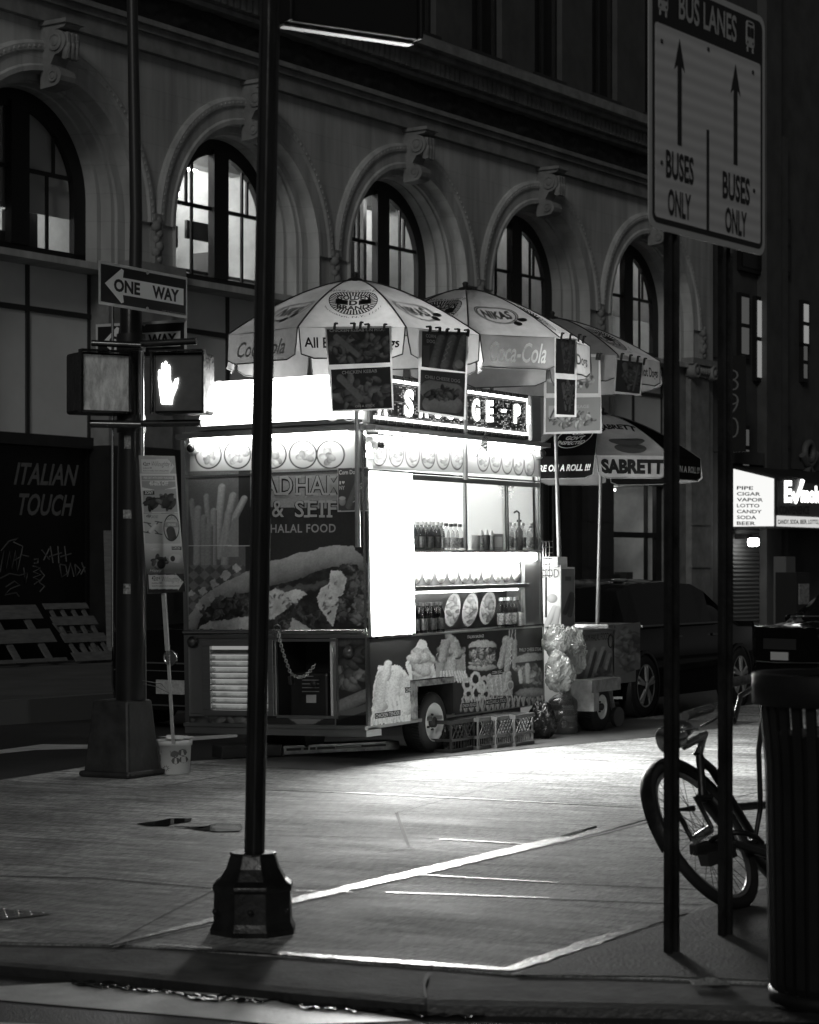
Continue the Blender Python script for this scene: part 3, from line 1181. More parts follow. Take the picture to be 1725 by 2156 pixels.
pl = lambda x, y: B.p(*B.pix(x, y, 1, .545))
sg_ = MB()
textq(sg_, 'ITALIAN', pl, (29, 1020), (166, 1023), 47, 44, shear=.35, bold=.02)
textq(sg_, 'TOUCH', pl, (40, 1085), (157, 1087), 47, 45, shear=.35, bold=.02)
sg_.build('painted_lettering', M_chalk, bld)
sg_ = MB()
textq(sg_, 'E ITALIAN', pl, (-4, 1293), (58, 1293), 14, bold=.0)
def scrawl(pts, r=.012):
    sg_.cut()
    sg_.tube([pl(x, y) for x, y in pts], r, 5)
for st in ([(2, 1160), (18, 1140), (40, 1132), (28, 1141), (48, 1150), (44, 1172), (30, 1180)], [(0, 1205), (8, 1160), (12, 1200), (20, 1162), (24, 1200), (32, 1160), (36, 1205), (44, 1168), (60, 1172)],
           [(0, 1218), (20, 1208), (40, 1212), (58, 1206), (54, 1230), (50, 1195)], [(12, 1236), (30, 1224), (42, 1232), (22, 1240), (10, 1252), (34, 1248), (40, 1256)],
           [(88, 1158), (104, 1178)], [(104, 1155), (92, 1180)], [(106, 1150), (112, 1185)], [(122, 1150), (124, 1186)], [(104, 1172), (130, 1164)], [(136, 1150), (140, 1182)], [(128, 1172), (150, 1166)],
           [(126, 1190), (130, 1215), (142, 1208), (138, 1190), (126, 1188)], [(142, 1214), (148, 1186), (156, 1214)], [(158, 1188), (160, 1214), (170, 1200), (158, 1188)], [(172, 1184), (182, 1212)], [(184, 1186), (170, 1210)],
           [(72, 1178), (80, 1176), (80, 1186), (72, 1186)], [(70, 1192), (86, 1196), (70, 1204), (86, 1210), (70, 1216), (84, 1222), (72, 1230)], [(84, 1200), (94, 1212), (82, 1226), (94, 1234), (84, 1246)]):
    scrawl(st)
sg_.build('graffiti_scrawl', M_graf, bld)

# far sidewalk in front of it
mb = MB(B.M)
mb.box(-30, -5.9, -.8, 60, .6, .06)
struct(mb.build('far_sidewalk', mat('far_concrete', .12, .6, 0, .3, 1.5)))
mb = MB(B.M)
mb.box(-30, -6.06, -.8, 60, -5.9, .064)
struct(mb.build('far_kerb', mat('far_kerb_stone', .2, .35, .3)))

# ------------------------------------------------------------ buildings further along
nb = thing('brick_building', 'dark brick building with tall narrow lit windows beyond the arcade', 'building', B)
q = MB(B.M)
q.box(TE + .02, .5, 0, 26.2, 6, 20)
q.box(TE + .02, .2, 0, 22.7, .5, 20)
q.box(25.35, .25, 0, 26.2, .5, 20)
q.box(TE + .02, .3, 3.9, 26.2, .5, 4.2)
q.build('wall', M_upper, nb)
WL = emit('flat_light', .11)
WL2 = emit('flat_light_dim', .03)
def flat_window(x0, x1, y0, y1, mt, y=.44):
    a, b = B.pix(x0, y1, 1, y), B.pix(x1, y0, 1, y)
    f = MB(B.M)
    f.box(a.x - .08, .4, a.z - .1, b.x + .08, .499, b.z + .1)
    wf = f.build('window', M_black, nb if a.x < 26.2 else nb2)
    f = MB(B.M)
    zm = (a.z + b.z) / 2
    f.box(a.x, .38, a.z, b.x, .4, zm - .05)
    f.box(a.x, .38, zm + .05, b.x, .4, b.z)
    f.build('pane', mt, wf)
nb2 = thing('corner_store_building', 'dark corner building above the lit convenience store sign', 'building', B)
q = MB(B.M)
q.box(26.22, .5, 0, 45, 6, 20)
q.box(26.22, .42, 3.9, 45, .5, 4.1)
q.box(26.22, .3, 0, 26.7, .5, 12)
q.build('wall', M_upper, nb2)
flat_window(1559, 1573, 628, 744, WL2)
flat_window(1592, 1608, 636, 794, WL)
flat_window(1562, 1573, 905, 980, WL2)
flat_window(1690, 1699, 642, 722, WL)
flat_window(1690, 1696, 730, 796, WL2)
flat_window(1612, 1660, 905, 985, M_shop)
flat_window(1612, 1660, 470, 560, M_shop)
flat_window(1560, 1600, 400, 560, M_shop)
rsx = MB(B.M)
a, b = B.pix(1542, 1330, 1, .45), B.pix(1597, 1105, 1, .45)
rsx.grid(lambda u, v: (a.x + u * (b.x - a.x), .43 + .018 * math.cos(v * 26 * 6.283), a.z + v * (b.z - a.z)), 2, 160)
rsx.build('roller_shutter', mat('shutter_metal', .2, .35, .6), nb)
dr = MB(B.M)
dr.box(b.x + .1, .4, 0, b.x + .9, .49, 2.7)
dr.build('door', M_shop, nb)

# awning signs of the store
sw = B.pix(1545, 1110, 1, .3)
t0 = sw.x
zb_, zt_ = 2.38, 3.76
aw = thing('store_sign', 'lit store awning sign with tobacco goods listed on its white end panel', 'sign', B)
q = MB(B.M)
prof = [(.4, zb_), (.4, zt_ + .12), (-.75, zt_ - .18), (-.75, zb_)]
q.prism(prof, lambda y, z: (t0 + .02, y, z), lambda y, z: (34, y, z))
q.build('awning_box', M_blk2, aw)
q = MB(B.M)
side = [(.3, zb_ + .03), (.3, zt_), (-.72, zt_ - .25), (-.72, zb_ + .03)]
q.prism(side, lambda y, z: (t0 - .02, y, z), lambda y, z: (t0 + .015, y, z))
ep = q.build('end_panel', emit('sign_panel_light', .42), aw)
q = MB()
pe = lambda x, y: B.p(*B.pix(x, y, 0, t0 - .026))
for i, (s_, x1) in enumerate([('PIPE', 1588), ('CIGAR', 1604), ('VAPOR', 1610), ('LOTTO', 1602), ('CANDY', 1607), ('SODA', 1595), ('BEER', 1593)]):
    textq(q, s_, pe, (1552, 1031 + i * 12.4), (1552 + (x1 - 1552) * .95, 1031.5 + i * 12.4), 7.6, bold=.02)
q.build('end_lettering', mat('sign_ink', .1, .6), aw)
fy = -.77
pf = lambda x, y: B.p(*B.pix(x, y, 1, fy))
q = MB(B.M)
a = B.pix(1640, 1062, 1, -.755)
q.box(t0 + .1, -.765, zb_ + .05, 34, -.752, zt_ - .3)
q.build('front_panel', mat('sign_face', .12, .4), aw)
q = MB()
textq(q, 'E', pf, (1652, 1058), (1668, 1058), 46, bold=.05)
textq(q, 'moke', pf, (1687, 1058), (1738, 1060), 36, 36, bold=.05)
q.tube([pf(1669, 1038), pf(1675, 1056), pf(1684, 1030), pf(1690, 1012)], .06, 6)
q.build('glowing_letters', emit('letter_light', 1.6), aw)
q = MB()
textq(q, '& CONVENIENCE', pf, (1633, 1083), (1705, 1083), 18, bold=.03)
q.build('dark_letters', M_blk2, aw)
q = MB(B.M)
a, b = B.pix(1636, 1108, 1, -.772), B.pix(1736, 1090, 1, -.772)
q.box(a.x, -.79, a.z, b.x + 1, -.766, b.z)
lb = q.build('light_box', emit('strip_light', .28), aw)
q = MB()
pf2 = lambda x, y: B.p(*B.pix(x, y, 1, -.795))
textq(q, 'CANDY, SODA, BEER, LOTTO, CIGAR', pf2, (1638, 1105), (1745, 1105), 11, bold=.03)
q.build('light_box_lettering', mat('strip_ink', .25, .5), aw)

bs = thing('number_banner', 'black vertical banner with the number 890 on the dark brick wall', 'banner', B)
q = MB(B.M)
pb = lambda x, y: B.pix(x, y, 0, 22.35)
a, b = pb(1522, 953), pb(1570, 747)
q.box(22.35, b.y, a.z, 22.39, a.y, b.z)
q.build('cloth', M_blk2, bs)
q = MB()
pb2 = lambda x, y: B.p(*B.pix(x, y, 0, 22.345))
for s_, y_ in (('8', 822), ('9', 872), ('0', 922)):
    textq(q, s_, pb2, (1530, y_), (1556, y_), 44, bold=-.02)
q.build('numerals', mat('banner_numeral', .2, .7), bs)
q = MB(B.M)
for zz in (a.z + .02, b.z - .02):
    q.cut()
    q.tube([(22.37, .5, zz), (22.37, b.y, zz)], .02, 8)
q.build('banner_pole', M_dgrey, bs)

lp = B.p(*B.pix(1587, 1142, 1, -.05))
wl = thing('wall_lamp', 'small bright lamp on the wall beside the roller shutter', 'lamp', lp)
q = MB()
q.lathe([(.09, -.09), (.13, -.05), (.13, .07), (.09, .1)], 14, lp)
q.build('lamp_glass', emit('lamp_glow', 16), wl)
q = MB(B.M)
l0 = B.l(lp)
q.box(l0.x - .05, l0.y + .05, l0.z + .08, l0.x + .05, .42, l0.z + .2)
q.box(l0.x - .12, l0.y - .12, l0.z + .1, l0.x + .12, l0.y + .12, l0.z + .14)
q.build('lamp_bracket', M_blk2, wl)

# small figure sign and street box on the right
ph = thing('street_box', 'grey street box with paper notices by the wall under the store sign', 'box', B)
a, b = B.pix(1660, 1300, 1, -2.2), B.pix(1688, 1205, 1, -2.2)
q = MB(B.M)
q.box(a.x, -2.4, .1, b.x, -1.9, b.z)
q.build('cabinet', M_blk2, ph)
q = MB(B.M)
q.box(a.x + .1, -2.42, b.z - .7, b.x - .08, -2.401, b.z - .25)
q.build('notice', mat('notice_paper', .35, .7, 0, .5, 20), ph)
q = MB(B.M)
q.box(b.x - .15, -1.9, .1, b.x + .35, -1.6, b.z + .35)
q.build('back_panel', mat('grey_panel', .16, .7), ph)
q = MB()
pe_ = lambda x, y: B.p(*B.pix(x, y, 1, .38))
q.tube([pe_(1704 + 9 * math.cos(i * .3927), 952 + 20 * math.sin(i * .3927)) for i in range(16)], .09, 6, closed=True)
q.tube([pe_(1690, 958), pe_(1697, 975), pe_(1704, 982), pe_(1711, 975), pe_(1720, 955)], .09, 6)
q.tube([pe_(1692, 1000), pe_(1699, 995), pe_(1704, 980), pe_(1709, 995), pe_(1716, 1000)], .09, 6)
tag(q.build('figure_emblem', mat('emblem_paint', .12, .6)), 'pale human shaped emblem on the dark wall above the store sign', 'emblem')

# ------------------------------------------------------------ street furniture
SD = V((.576, .817, 0)).normalized()

# front lamp post
fp = gnd(533, 1962)
post = thing('lamp_post', 'slim black post on a flared eight sided base standing alone on the sidewalk', 'post', fp)
q = MB()
q.lathe([(.178, 0), (.18, .02), (.172, .035), (.165, .05), (.163, .17), (.17, .18), (.168, .195), (.14, .215), (.112, .26), (.098, .3), (.094, .31)], 8, fp, ph=.39, smooth=False)
q.lathe([(.094, .31), (.092, .318), (.04, .32)], 16, fp, smooth=False)
q.build('base', M_blk, post, bevel=.004)
q = MB()
tilt = V((.062, 0, 0))
pts, nn = [], 26
vs, fs = [], []
for i in range(nn + 1):
    z = .31 + 3.6 * i / nn
    for j in range(32):
        a = 2 * math.pi * j / 32
        r = .039 + .0016 * math.cos(8 * a)
        vs.append(fp + V((r * math.cos(a), r * math.sin(a), z)) + tilt * (z / 3.4))
for i in range(nn):
    for j in range(32):
        fs.append((i * 32 + j, i * 32 + (j + 1) % 32, (i + 1) * 32 + (j + 1) % 32, (i + 1) * 32 + j))
q.add(vs, fs, 0, True)
q.build('pole', mat('post_paint', .02, .28, .3, .5, 30, .15, 120, stretch=(1, 1, .1)), post)
q = MB()
for i in range(3):
    q.lathe([(.012, 0), (.012, .012), (.001, .016)], 8, fp + V((-.14 + .14 * i, -.158 + .03 * abs(i - 1), .1)), (0, -1, .1))
q.build('bolt', M_blk2, post)

# dark sign case hanging at the top of the frame
cz = 9.3
c0, c1 = at(614, 28, cz), at(880, 64, cz * 1.035)
ex = V((c1.x - c0.x, c1.y - c0.y, 0)).normalized()
SC = Fr(c0, ex)
wd = (c1 - c0).length
case = thing('signal_case', 'black sign case with a bright metal lip hanging from the slim post', 'sign case', SC)
zz = (c1.z - c0.z) / 2
q = MB(SC.M)
q.box(0, 0, -.03, wd, .1, .8)
q.box(-.018, -.02, -.03, 0, .11, .8)
q.box(wd, -.02, -.03, wd + .018, .11, .8)
q.build('body', mat('case_black', .006, .6), case, bevel=.006)
q = MB(SC.M)
q.box(-.01, .05, -.042, wd + .01, .1, -.031)
q.build('lip', mat('bare_metal_lip', .3, .5, 0, .5, 20), case)
q = MB(SC.M)
q.tube([(-.27, .1, .5), (0, .1, .5)], .025, 10)
q.build('arm', M_blk2, case)

# traffic signal pole
tp = at(276, 1640, 15.55)
tp.z = 0
T0 = Fr(tp, V((.878, -.479, 0)))
tpole = thing('signal_pole', 'dark street pole on a tapered square base carrying the walk signals', 'pole', T0)
T0b = Fr(tp + V((-.055, 0, 0)), V((.878, -.479, 0)))
q = MB(T0b.M)
q.box(-.225, -.22, 0, .21, .22, .045)
q.add([(-.2, -.19, .045), (.185, -.19, .045), (.185, .19, .045), (-.2, .19, .045), (-.158, -.145, .53), (.145, -.145, .53), (.145, .145, .53), (-.158, .145, .53)],
      [(0, 1, 5, 4), (1, 2, 6, 5), (2, 3, 7, 6), (3, 0, 4, 7), (4, 5, 6, 7)])
q.build('base', mat('old_base_paint', .03, .45, 0, .6, 6, .2, 30), tpole, bevel=.02)
q = MB()
q.lathe([(.108, .53), (.105, 1.2), (.096, 2.1), (.08, 2.75), (.077, 3.4), (.05, 3.5)], 24, tp)
q.build('pole', mat('pole_paint', .012, .28, 0, .4, 5, .05, 30), tpole)
q = MB()
q.tube([tp + V((.03, 0, 3.45)), tp + V((.035, 0, 3.9)), tp + V((-.01, 0, 6.4))], [.046, .044, .034], 12)
q.lathe([(.06, 0), (.06, .05)], 12, tp + V((.006, 0, 5.6)))
q.build('mast', mat('mast_metal', .04, .4, .3), tpole)
q = MB()
for (x, y, w_, h_) in ((261, 930, .05, .09), (262, 1082, .06, .06), (266, 1240, .05, .07)):
    q.cut()
    c_ = at(x, y, 15.4)
    vs_ = []
    for i in range(7):
        a_ = -1.72 + (i - 3) * w_ / 6 / .1
        for zz in (-h_ / 2, h_ / 2):
            rr__ = .1085 - .0125 * max(0, (c_.z - 1.0)) + .002
            vs_.append(V((tp.x + rr__ * math.cos(a_), tp.y + rr__ * math.sin(a_), c_.z + zz)))
    q.add(vs_, [(2 * i, 2 * i + 2, 2 * i + 3, 2 * i + 1) for i in range(6)])
q.build('sticker', mat('worn_sticker', .3, .6, 0, .9, 40), tpole)
q = MB()
q.tube([at(299, 960, 15.4), at(299, 740, 15.4)], .014, 8)
q.tube([tp + V((-.12, -.06, .9)), tp + V((-.12, -.06, 3.3))], .01, 6)
q.build('conduit', M_chrome, tpole)
q = MB()
q.tube([at(193, 722, 15.35), at(297, 727, 15.35)], .022, 10)
q.cut()
q.tube([at(297, 724, 15.4), at(414, 718, 15.3)], .024, 10)
q.cut()
q.tube([at(190, 892, 15.35), at(297, 894, 15.35)], .027, 12)
q.cut()
q.tube([at(297, 892, 15.4), at(424, 890, 15.3)], .024, 12)
q.build('bracket_pipe', mat('bracket_metal', .12, .25, .8), tpole)
for y_ in (722, 893):
    q = MB()
    q.lathe([(.1, -.06), (.104, 0), (.1, .06)], 20, V((tp.x, tp.y, at(276, y_, tp.y).z)))
    q.build('clamp', M_blk2, tpole)

def ped_signal(name, label, c, nrm, w_, h_, dp):
    R = V((-nrm.y, nrm.x, 0))
    S = Fr(c, R)                  # local -y is the face normal
    t = thing(name, label, 'signal', S, 'walk signals on the signal pole')
    q = MB(S.M)
    q.box(-w_ / 2, 0, -h_ / 2, w_ / 2, dp, h_ / 2)
    q.build('housing', M_blk, t, bevel=.02)
    q = MB(S.M)
    q.box(-w_ / 2 - .012, -.05, -h_ / 2, -w_ / 2, 0, h_ / 2)
    q.box(w_ / 2, -.05, -h_ / 2, w_ / 2 + .012, 0, h_ / 2)
    q.box(-w_ / 2 - .012, -.07, h_ / 2, w_ / 2 + .012, 0, h_ / 2 + .012)
    q.build('visor', M_blk, t)
    return t, S
n1 = V((.5, -.866, 0))
t1, S1 = ped_signal('walk_signal', 'unlit pedestrian signal with a wet reflecting lens on the signal pole', at(222, 806, 15.3), n1, .37, .42, .27)
q = MB(S1.M)
q.grid(lambda u, v: (-.165 + .33 * u, -.012, -.19 + .38 * v), 2, 2)
q.build('lens', mat('wet_lens', .75, .25, .0, .5, 14, 1.0, 34, stretch=(1, 1, .45)), t1)
n2 = V((-.22, -.975, 0))
t2, S2 = ped_signal('walk_signal', 'pedestrian signal showing a lit white raised hand', at(377, 806, 15.2), n2, .36, .42, .24)
q = MB(S2.M)
q.grid(lambda u, v: (-.165 + .33 * u, -.008, -.19 + .38 * v), 2, 2)
q.build('lens', mat('dark_lens', .1, .35, 0, .2, 9), t2)
pl = lambda x, y: S2.p(*S2.pix(x, y, 1, -.014))
q = MB()
q.poly([pl(*p) for p in ((340, 850), (336, 822), (334, 800), (358, 798), (364, 812), (369, 798), (376, 796), (373, 815), (364, 836), (362, 851))])
for x0, x1, yt in ((333.5, 338.5, 778), (340, 345, 764), (346.5, 351.5, 760), (353, 358, 768)):
    q.poly([pl(x0, 800.5), pl(x0 + .3, yt + 3), pl((x0 + x1) / 2, yt), pl(x1, yt + 3), pl(x1 + .4, 800.5)])
q.build('lit_hand', emit('hand_light', 7), t2)

# one-way signs
def oneway(name, label, S, c, w_, h_, group, arrow=True):
    t = thing(name, label, 'sign', S, group)
    q = MB(S.M)
    q.box(-w_ / 2, -.004, -h_ / 2, w_ / 2, .0, h_ / 2)
    q.build('border', mat('sign_border', .62, .4), t, bevel=.001)
    q = MB(S.M)
    q.box(-w_ / 2 + .02, -.0065, -h_ / 2 + .02, w_ / 2 - .02, -.0041, h_ / 2 - .02)
    q.build('face', mat('sign_black', .012, .35), t)
    q = MB(S.M)
    f = lambda x, z: (x, -.0085, z)
    g_ = lambda x, z: (x, -.0066, z)
    a = [(-w_ / 2 + .06, 0), (-w_ * .26, h_ * .4), (-w_ * .235, h_ * .37), (-w_ * .245, h_ * .2), (w_ / 2 - .05, h_ * .2), (w_ / 2 - .05, -h_ * .2), (-w_ * .245, -h_ * .2), (-w_ * .235, -h_ * .37), (-w_ * .26, -h_ * .4)]
    q.prism(a, g_, f)
    q.build('arrow', mat('sign_white', .88, .45), t)
    q = MB(S.M)
    text(q, 'ONE', lambda x, y: (-w_ * .345 + x * w_ * .29, -.0095, (-.15 + .3 * y) * h_), bold=.04)
    text(q, 'WAY', lambda x, y: (w_ * .085 + x * w_ * .31, -.0095, (-.15 + .3 * y) * h_), bold=.04)
    q.build('lettering', mat('sign_ink_black', .012, .5), t)
    q = MB(S.M)
    text(q, 'DEPT OF TRANSPORTATION', lambda x, y: (w_ * .2 + x * w_ * .27, -.0075, -h_ * .455 + .018 * y), bold=0)
    q.build('small_lettering', mat('sign_grey', .3, .5), t)
    for zz in (h_ * .42, -h_ * .42):
        q = MB(S.M)
        q.lathe([(.012, 0), (.009, .008), (.001, .009)], 8, (.03, -.0066, zz), (0, -1, 0))
        q.build('bolt', M_steel, t)
    return t
O1 = at(303, 611, 15.25)
oneway('one_way_sign', 'upper one way sign in full view above the walk signals', Fr(O1, V((.5, .866, 0))), None, 1.0, .29, 'one way signs on the signal pole')
O2 = at(297, 717, 15.85)
oneway('one_way_sign', 'lower one way sign half hidden behind the signal pole', Fr(O2, V((.9, -.43, 0))), None, .76, .265, 'one way signs on the signal pole')

# bus lane sign on two posts
bl = V((.876, 8.2, 0))
BS = Fr((bl.x, bl.y, 0), SD)
bsn = thing('bus_lane_sign', 'large bus lanes sign on two dark posts beside the bicycle', 'sign', BS)
w_ = .955
zb0 = at(1364, 478, 8.2).z
zt0 = zb0 + .96
def rrect(x0, z0, x1, z1, r, k=5):
    o = []
    for cx, cz, a0 in ((x1 - r, z0 + r, -90), (x1 - r, z1 - r, 0), (x0 + r, z1 - r, 90), (x0 + r, z0 + r, 180)):
        for i in range(k + 1):
            a = math.radians(a0 + 90 * i / k)
            o.append((cx + r * math.cos(a), cz + r * math.sin(a)))
    return o
q = MB(BS.M)
q.prism(rrect(0, zb0, w_, zt0, .05), lambda x, z: (x, 0, z), lambda x, z: (x, -.004, z))
q.build('panel', mat('sign_sheet', .6, .4, 0, .05, 3), bsn)
q = MB(BS.M)
q.prism(rrect(.025, zb0 + .025, w_ - .025, zt0 - .025, .035), lambda x, z: (x, -.004, z), lambda x, z: (x, -.0055, z))
q.build('border', M_blk2, bsn)
q = MB(BS.M)
ht = zt0 - .195
m_sh = bpy.data.materials.new('reflective_sheet')
m_sh.use_nodes = True
n_, l_ = m_sh.node_tree.nodes, m_sh.node_tree.links
tc_, wv = n_.new('ShaderNodeTexCoord'), n_.new('ShaderNodeTexWave')
wv.bands_direction = 'Z'
wv.inputs['Scale'].default_value = 6
wv.inputs['Distortion'].default_value = 1.2
l_.new(tc_.outputs['Object'], wv.inputs[0])
mr_ = n_.new('ShaderNodeMapRange')
mr_.inputs['To Min'].default_value, mr_.inputs['To Max'].default_value = .68, .84
l_.new(wv.outputs['Fac'], mr_.inputs[0])
l_.new(mr_.outputs[0], n_['Principled BSDF'].inputs['Base Color'])
n_['Principled BSDF'].inputs['Roughness'].default_value = .4
q.prism(rrect(.045, zb0 + .045, w_ - .045, ht, .015), lambda x, z: (x, -.0055, z), lambda x, z: (x, -.007, z))
q.build('face', m_sh, bsn)
q = MB(BS.M)
def arrow(x, z0, z1):
    a = [(x - .016, z0), (x + .016, z0), (x + .016, z1 - .1), (x + .042, z1 - .12), (x, z1), (x - .042, z1 - .12), (x - .016, z1 - .1)]
    q.prism(a, lambda a_, z: (a_, -.007, z), lambda a_, z: (a_, -.0085, z))
arrow(.23, zb0 + .335, zb0 + .735)
q.build('arrow', M_blk2, bsn)
q = MB(BS.M)
arrow(.69, zb0 + .33, zb0 + .725)
q.build('arrow', M_blk2, bsn)
q = MB(BS.M)
q.box(.447, -.0085, zb0 + .045, .467, -.0069, zb0 + .43)
q.build('divider', M_blk2, bsn)
q = MB(BS.M)
for s_, x0, x1, z0, h_ in (('BUSES', .122, .34, .2, .105), ('ONLY', .137, .318, .062, .1), ('BUSES', .578, .812, .185, .107), ('ONLY', .6, .785, .055, .1)):
    text(q, s_, lambda x, y: (x0 + (x1 - x0) * x, -.009, zb0 + z0 + h_ * y), bold=.025)
q.build('lettering', M_blk2, bsn)
q = MB(BS.M)
text(q, 'BUS LANES', lambda x, y: (.225 + .475 * x, -.0075, ht + .045 + .105 * y), bold=.02)
q.build('header_lettering', mat('header_white', .55, .5), bsn)
for x in (.82, .105):
    q = MB(BS.M)
    f0, f1 = (lambda a_, z: (a_, -.0055, z)), (lambda a_, z: (a_, -.0075, z))
    q.prism(rrect(x - .035, ht + .05, x + .035, ht + .155, .015, 3), f0, f1)
    for sx in (-.028, .018):
        q.box(x + sx, -.0075, ht + .03, x + sx + .01, -.0056, ht + .05)
    bi = q.build('bus_symbol', mat('symbol_white', .55, .5), bsn)
    q = MB(BS.M)
    q.prism(rrect(x - .027, ht + .09, x - .002, ht + .13, .005, 2), lambda a_, z: (a_, -.0075, z), lambda a_, z: (a_, -.009, z))
    q.prism(rrect(x + .002, ht + .09, x + .027, ht + .13, .005, 2), lambda a_, z: (a_, -.0075, z), lambda a_, z: (a_, -.009, z))
    q.box(x - .02, -.009, ht + .14, x + .02, -.0075, ht + .148)
    for sx in (-.028, .016):
        q.lathe([(.006, 0), (.001, .002)], 8, (x + sx + .006, -.0075, ht + .068), (0, -1, 0), cap=False)
    q.build('symbol_windows', M_blk2, bi)
for x, z in ((.09, .7), (.46, .74), (.84, .72), (.09, .25), (.85, .25)):
    q = MB(BS.M)
    q.lathe([(.009, 0), (.007, .004), (.001, .005)], 8, (x, -.007, zb0 + z), (0, -1, 0))
    q.build('rivet', M_dgrey, bsn)
M_post = mat('post_green', .035, .28, .5, .6, 6, .15, 50)
for px_, py_ in ((1421, 2008), (1534, 1972)):
    g0 = gnd(px_, py_)
    g0 = BS.l(g0)
    q = MB(BS.M)
    u = [(a_ * 1.3, b_ * 1.1) for a_, b_ in [(-.03, 0), (-.03, .006), (-.018, .006), (-.012, .035), (.012, .035), (.018, .006), (.03, .006), (.03, 0), (.014, 0), (.009, .029), (-.009, .029), (-.014, 0)]]
    gx, gy = g0.x, g0.y
    q.prism(u[::-1], lambda a_, b_: (gx + a_, gy + b_, -.05), lambda a_, b_: (gx + a_, gy + b_, zb0 + .9))
    q.build('post', M_post, bsn)

# litter basket
tc0 = at(1795, 1500, 7.42)
tc0.z = 0
can = thing('litter_basket', 'black slatted metal litter basket standing beside the sign posts', 'litter bin', tc0)
q = MB()
for i in range(34):
    a = 2 * math.pi * i / 34
    pts = []
    for z, r in ((.02, .255), (.08, .275), (.5, .282), (.8, .288), (.95, .303), (1.0, .307)):
        pts.append(tc0 + V((r * math.cos(a), r * math.sin(a), z)))
    tg = V((-math.sin(a), math.cos(a), 0))
    vs = []
    for p in pts:
        nr = V((math.cos(a), math.sin(a), 0))
        vs += [p - tg * .017, p + tg * .017, p + tg * .017 - nr * .006, p - tg * .017 - nr * .006]
    q.add(vs, [(4 * i_ + a_, 4 * i_ + (a_ + 1) % 4, 4 * i_ + 4 + (a_ + 1) % 4, 4 * i_ + 4 + a_) for i_ in range(5) for a_ in range(4)])
M_can = mat('basket_black', .01, .5, 0, .4, 6, .1, 40)
q.build('slats', M_can, can)
q = MB()
q.lathe([(.3, .995), (.326, .996), (.33, 1.0), (.33, 1.094), (.326, 1.1), (.3, 1.1), (.28, 1.08)], 64, tc0, cap=False)
q.build('rim', M_can, can)
q = MB()
q.lathe([(.262, .01), (.276, .014), (.276, .05), (.262, .055)], 48, tc0, cap=False)
q.build('foot_ring', M_can, can)
q = MB()
q.lathe([(.24, .05), (.25, .9)], 30, tc0)
q.build('liner', mat('bin_liner', .015, .4), can)

# crumpled paper by the posts
pp = gnd(1494, 2075)
q = MB()
rr_ = random.Random(5)
q.grid(lambda u, v: pp + V(((u - .5) * .13, (v - .5) * .1, .01 + .02 * rr_.random() * math.sin(3.1 * u) * math.sin(3.1 * v))), 12, 10, smooth=False)
tag(q.build('paper_scrap', mat('dirty_paper', .3, .8)), 'crumpled pale paper scrap lying on the ground below the sign posts', 'litter')

# ------------------------------------------------------------ bicycle chained at the posts
bw_ = at(1479, 1757, 9.6)
A_ = V((.55, .835, 0)).normalized()             # rolling direction
N_ = V((A_.y, -A_.x, 0))
lean = math.radians(33)
Bv = (V((0, 0, 1)) * math.cos(lean) - N_ * math.sin(lean)).normalized()
Ax = A_.cross(Bv).normalized()
bike = thing('bicycle', 'dark bicycle leaning behind the sign posts with its front wheel turned', 'bicycle', gnd(1540, 1915))
RW = .335
def wpt(r, a, off=0.0):
    return bw_ + A_ * (r * math.cos(a)) + Bv * (r * math.sin(a)) + Ax * off
def wheel(c, fn, par):
    q = MB()
    q.tube([fn(RW, 2 * math.pi * i / 48) for i in range(48)], .025, 10, closed=True)
    wh = q.build('wheel', M_rubber, par)
    q = MB()
    q.tube([fn(RW - .032, 2 * math.pi * i / 48) for i in range(48)], .013, 8, closed=True)
    q.build('rim', mat('bike_rim', .4, .3, .7), wh)
    q = MB()
    for i in range(32):
        a = 2 * math.pi * i / 32
        q.tube([fn(.022, a + .9 * (-1) ** i, .025 * (-1) ** (i // 2)), fn(RW - .03, a)], .0014, 4, cap=False)
    q.build('spokes', M_dgrey, wh)
    q = MB()
    q.tube([fn(0, 0, -.05), fn(0, 0, .05)], .02, 10)
    q.build('hub', M_steel, wh)
wheel(bw_, wpt, bike)
q = MB()
fp_ = []
for i in range(25):
    a = math.radians(20 + 165 * i / 24)
    fp_.append((wpt(RW + .03, a, -.03), wpt(RW + .042, a, 0), wpt(RW + .03, a, .03)))
vs = [p for t_ in fp_ for p in t_]
q.add(vs, [(3 * i + j, 3 * i + j + 1, 3 * i + 4 + j, 3 * i + 3 + j) for i in range(24) for j in range(2)], 0, True)
q.build('mudguard', M_blk, bike)
head = at(1474, 1590, 9.75)
crown = at(1480, 1690, 9.7)
q = MB()
for sgn in (-1, 1):
    q.tube([crown + Ax * .05 * sgn, wpt(.15, 1.5, .055 * sgn), wpt(0, 0, .055 * sgn)], [.014, .013, .01], 8)
q.tube([crown, head], .018, 10)
q.build('fork', M_blk, bike)
q = MB()
bb_ = at(1640, 1850, 10.25)
q.tube([head + (crown - head) * .1, at(1500, 1620, 9.85), bb_], [.022, .02, .02], 10)
q.tube([crown + V((0, .02, .03)), at(1545, 1760, 9.9), bb_ + V((0, 0, -.02))], [.03, .03, .026], 10)
q.tube([at(1560, 1782, 9.95), at(1680, 1786, 10.4)], .016, 8)
q.tube([at(1545, 1700, 10.0), at(1680, 1690, 10.5)], .018, 8)
q.build('frame', mat('bike_frame', .02, .3, .2), bike)
q = MB()
st_ = at(1478, 1545, 9.8)
q.tube([head, st_], .014, 8)
q.tube([at(1466, 1497, 9.3), at(1500, 1490, 9.5), at(1535, 1470, 9.75), st_ + V((.15, .05, .05)), at(1560, 1465, 10.0), at(1600, 1440, 10.15)], .012, 8)
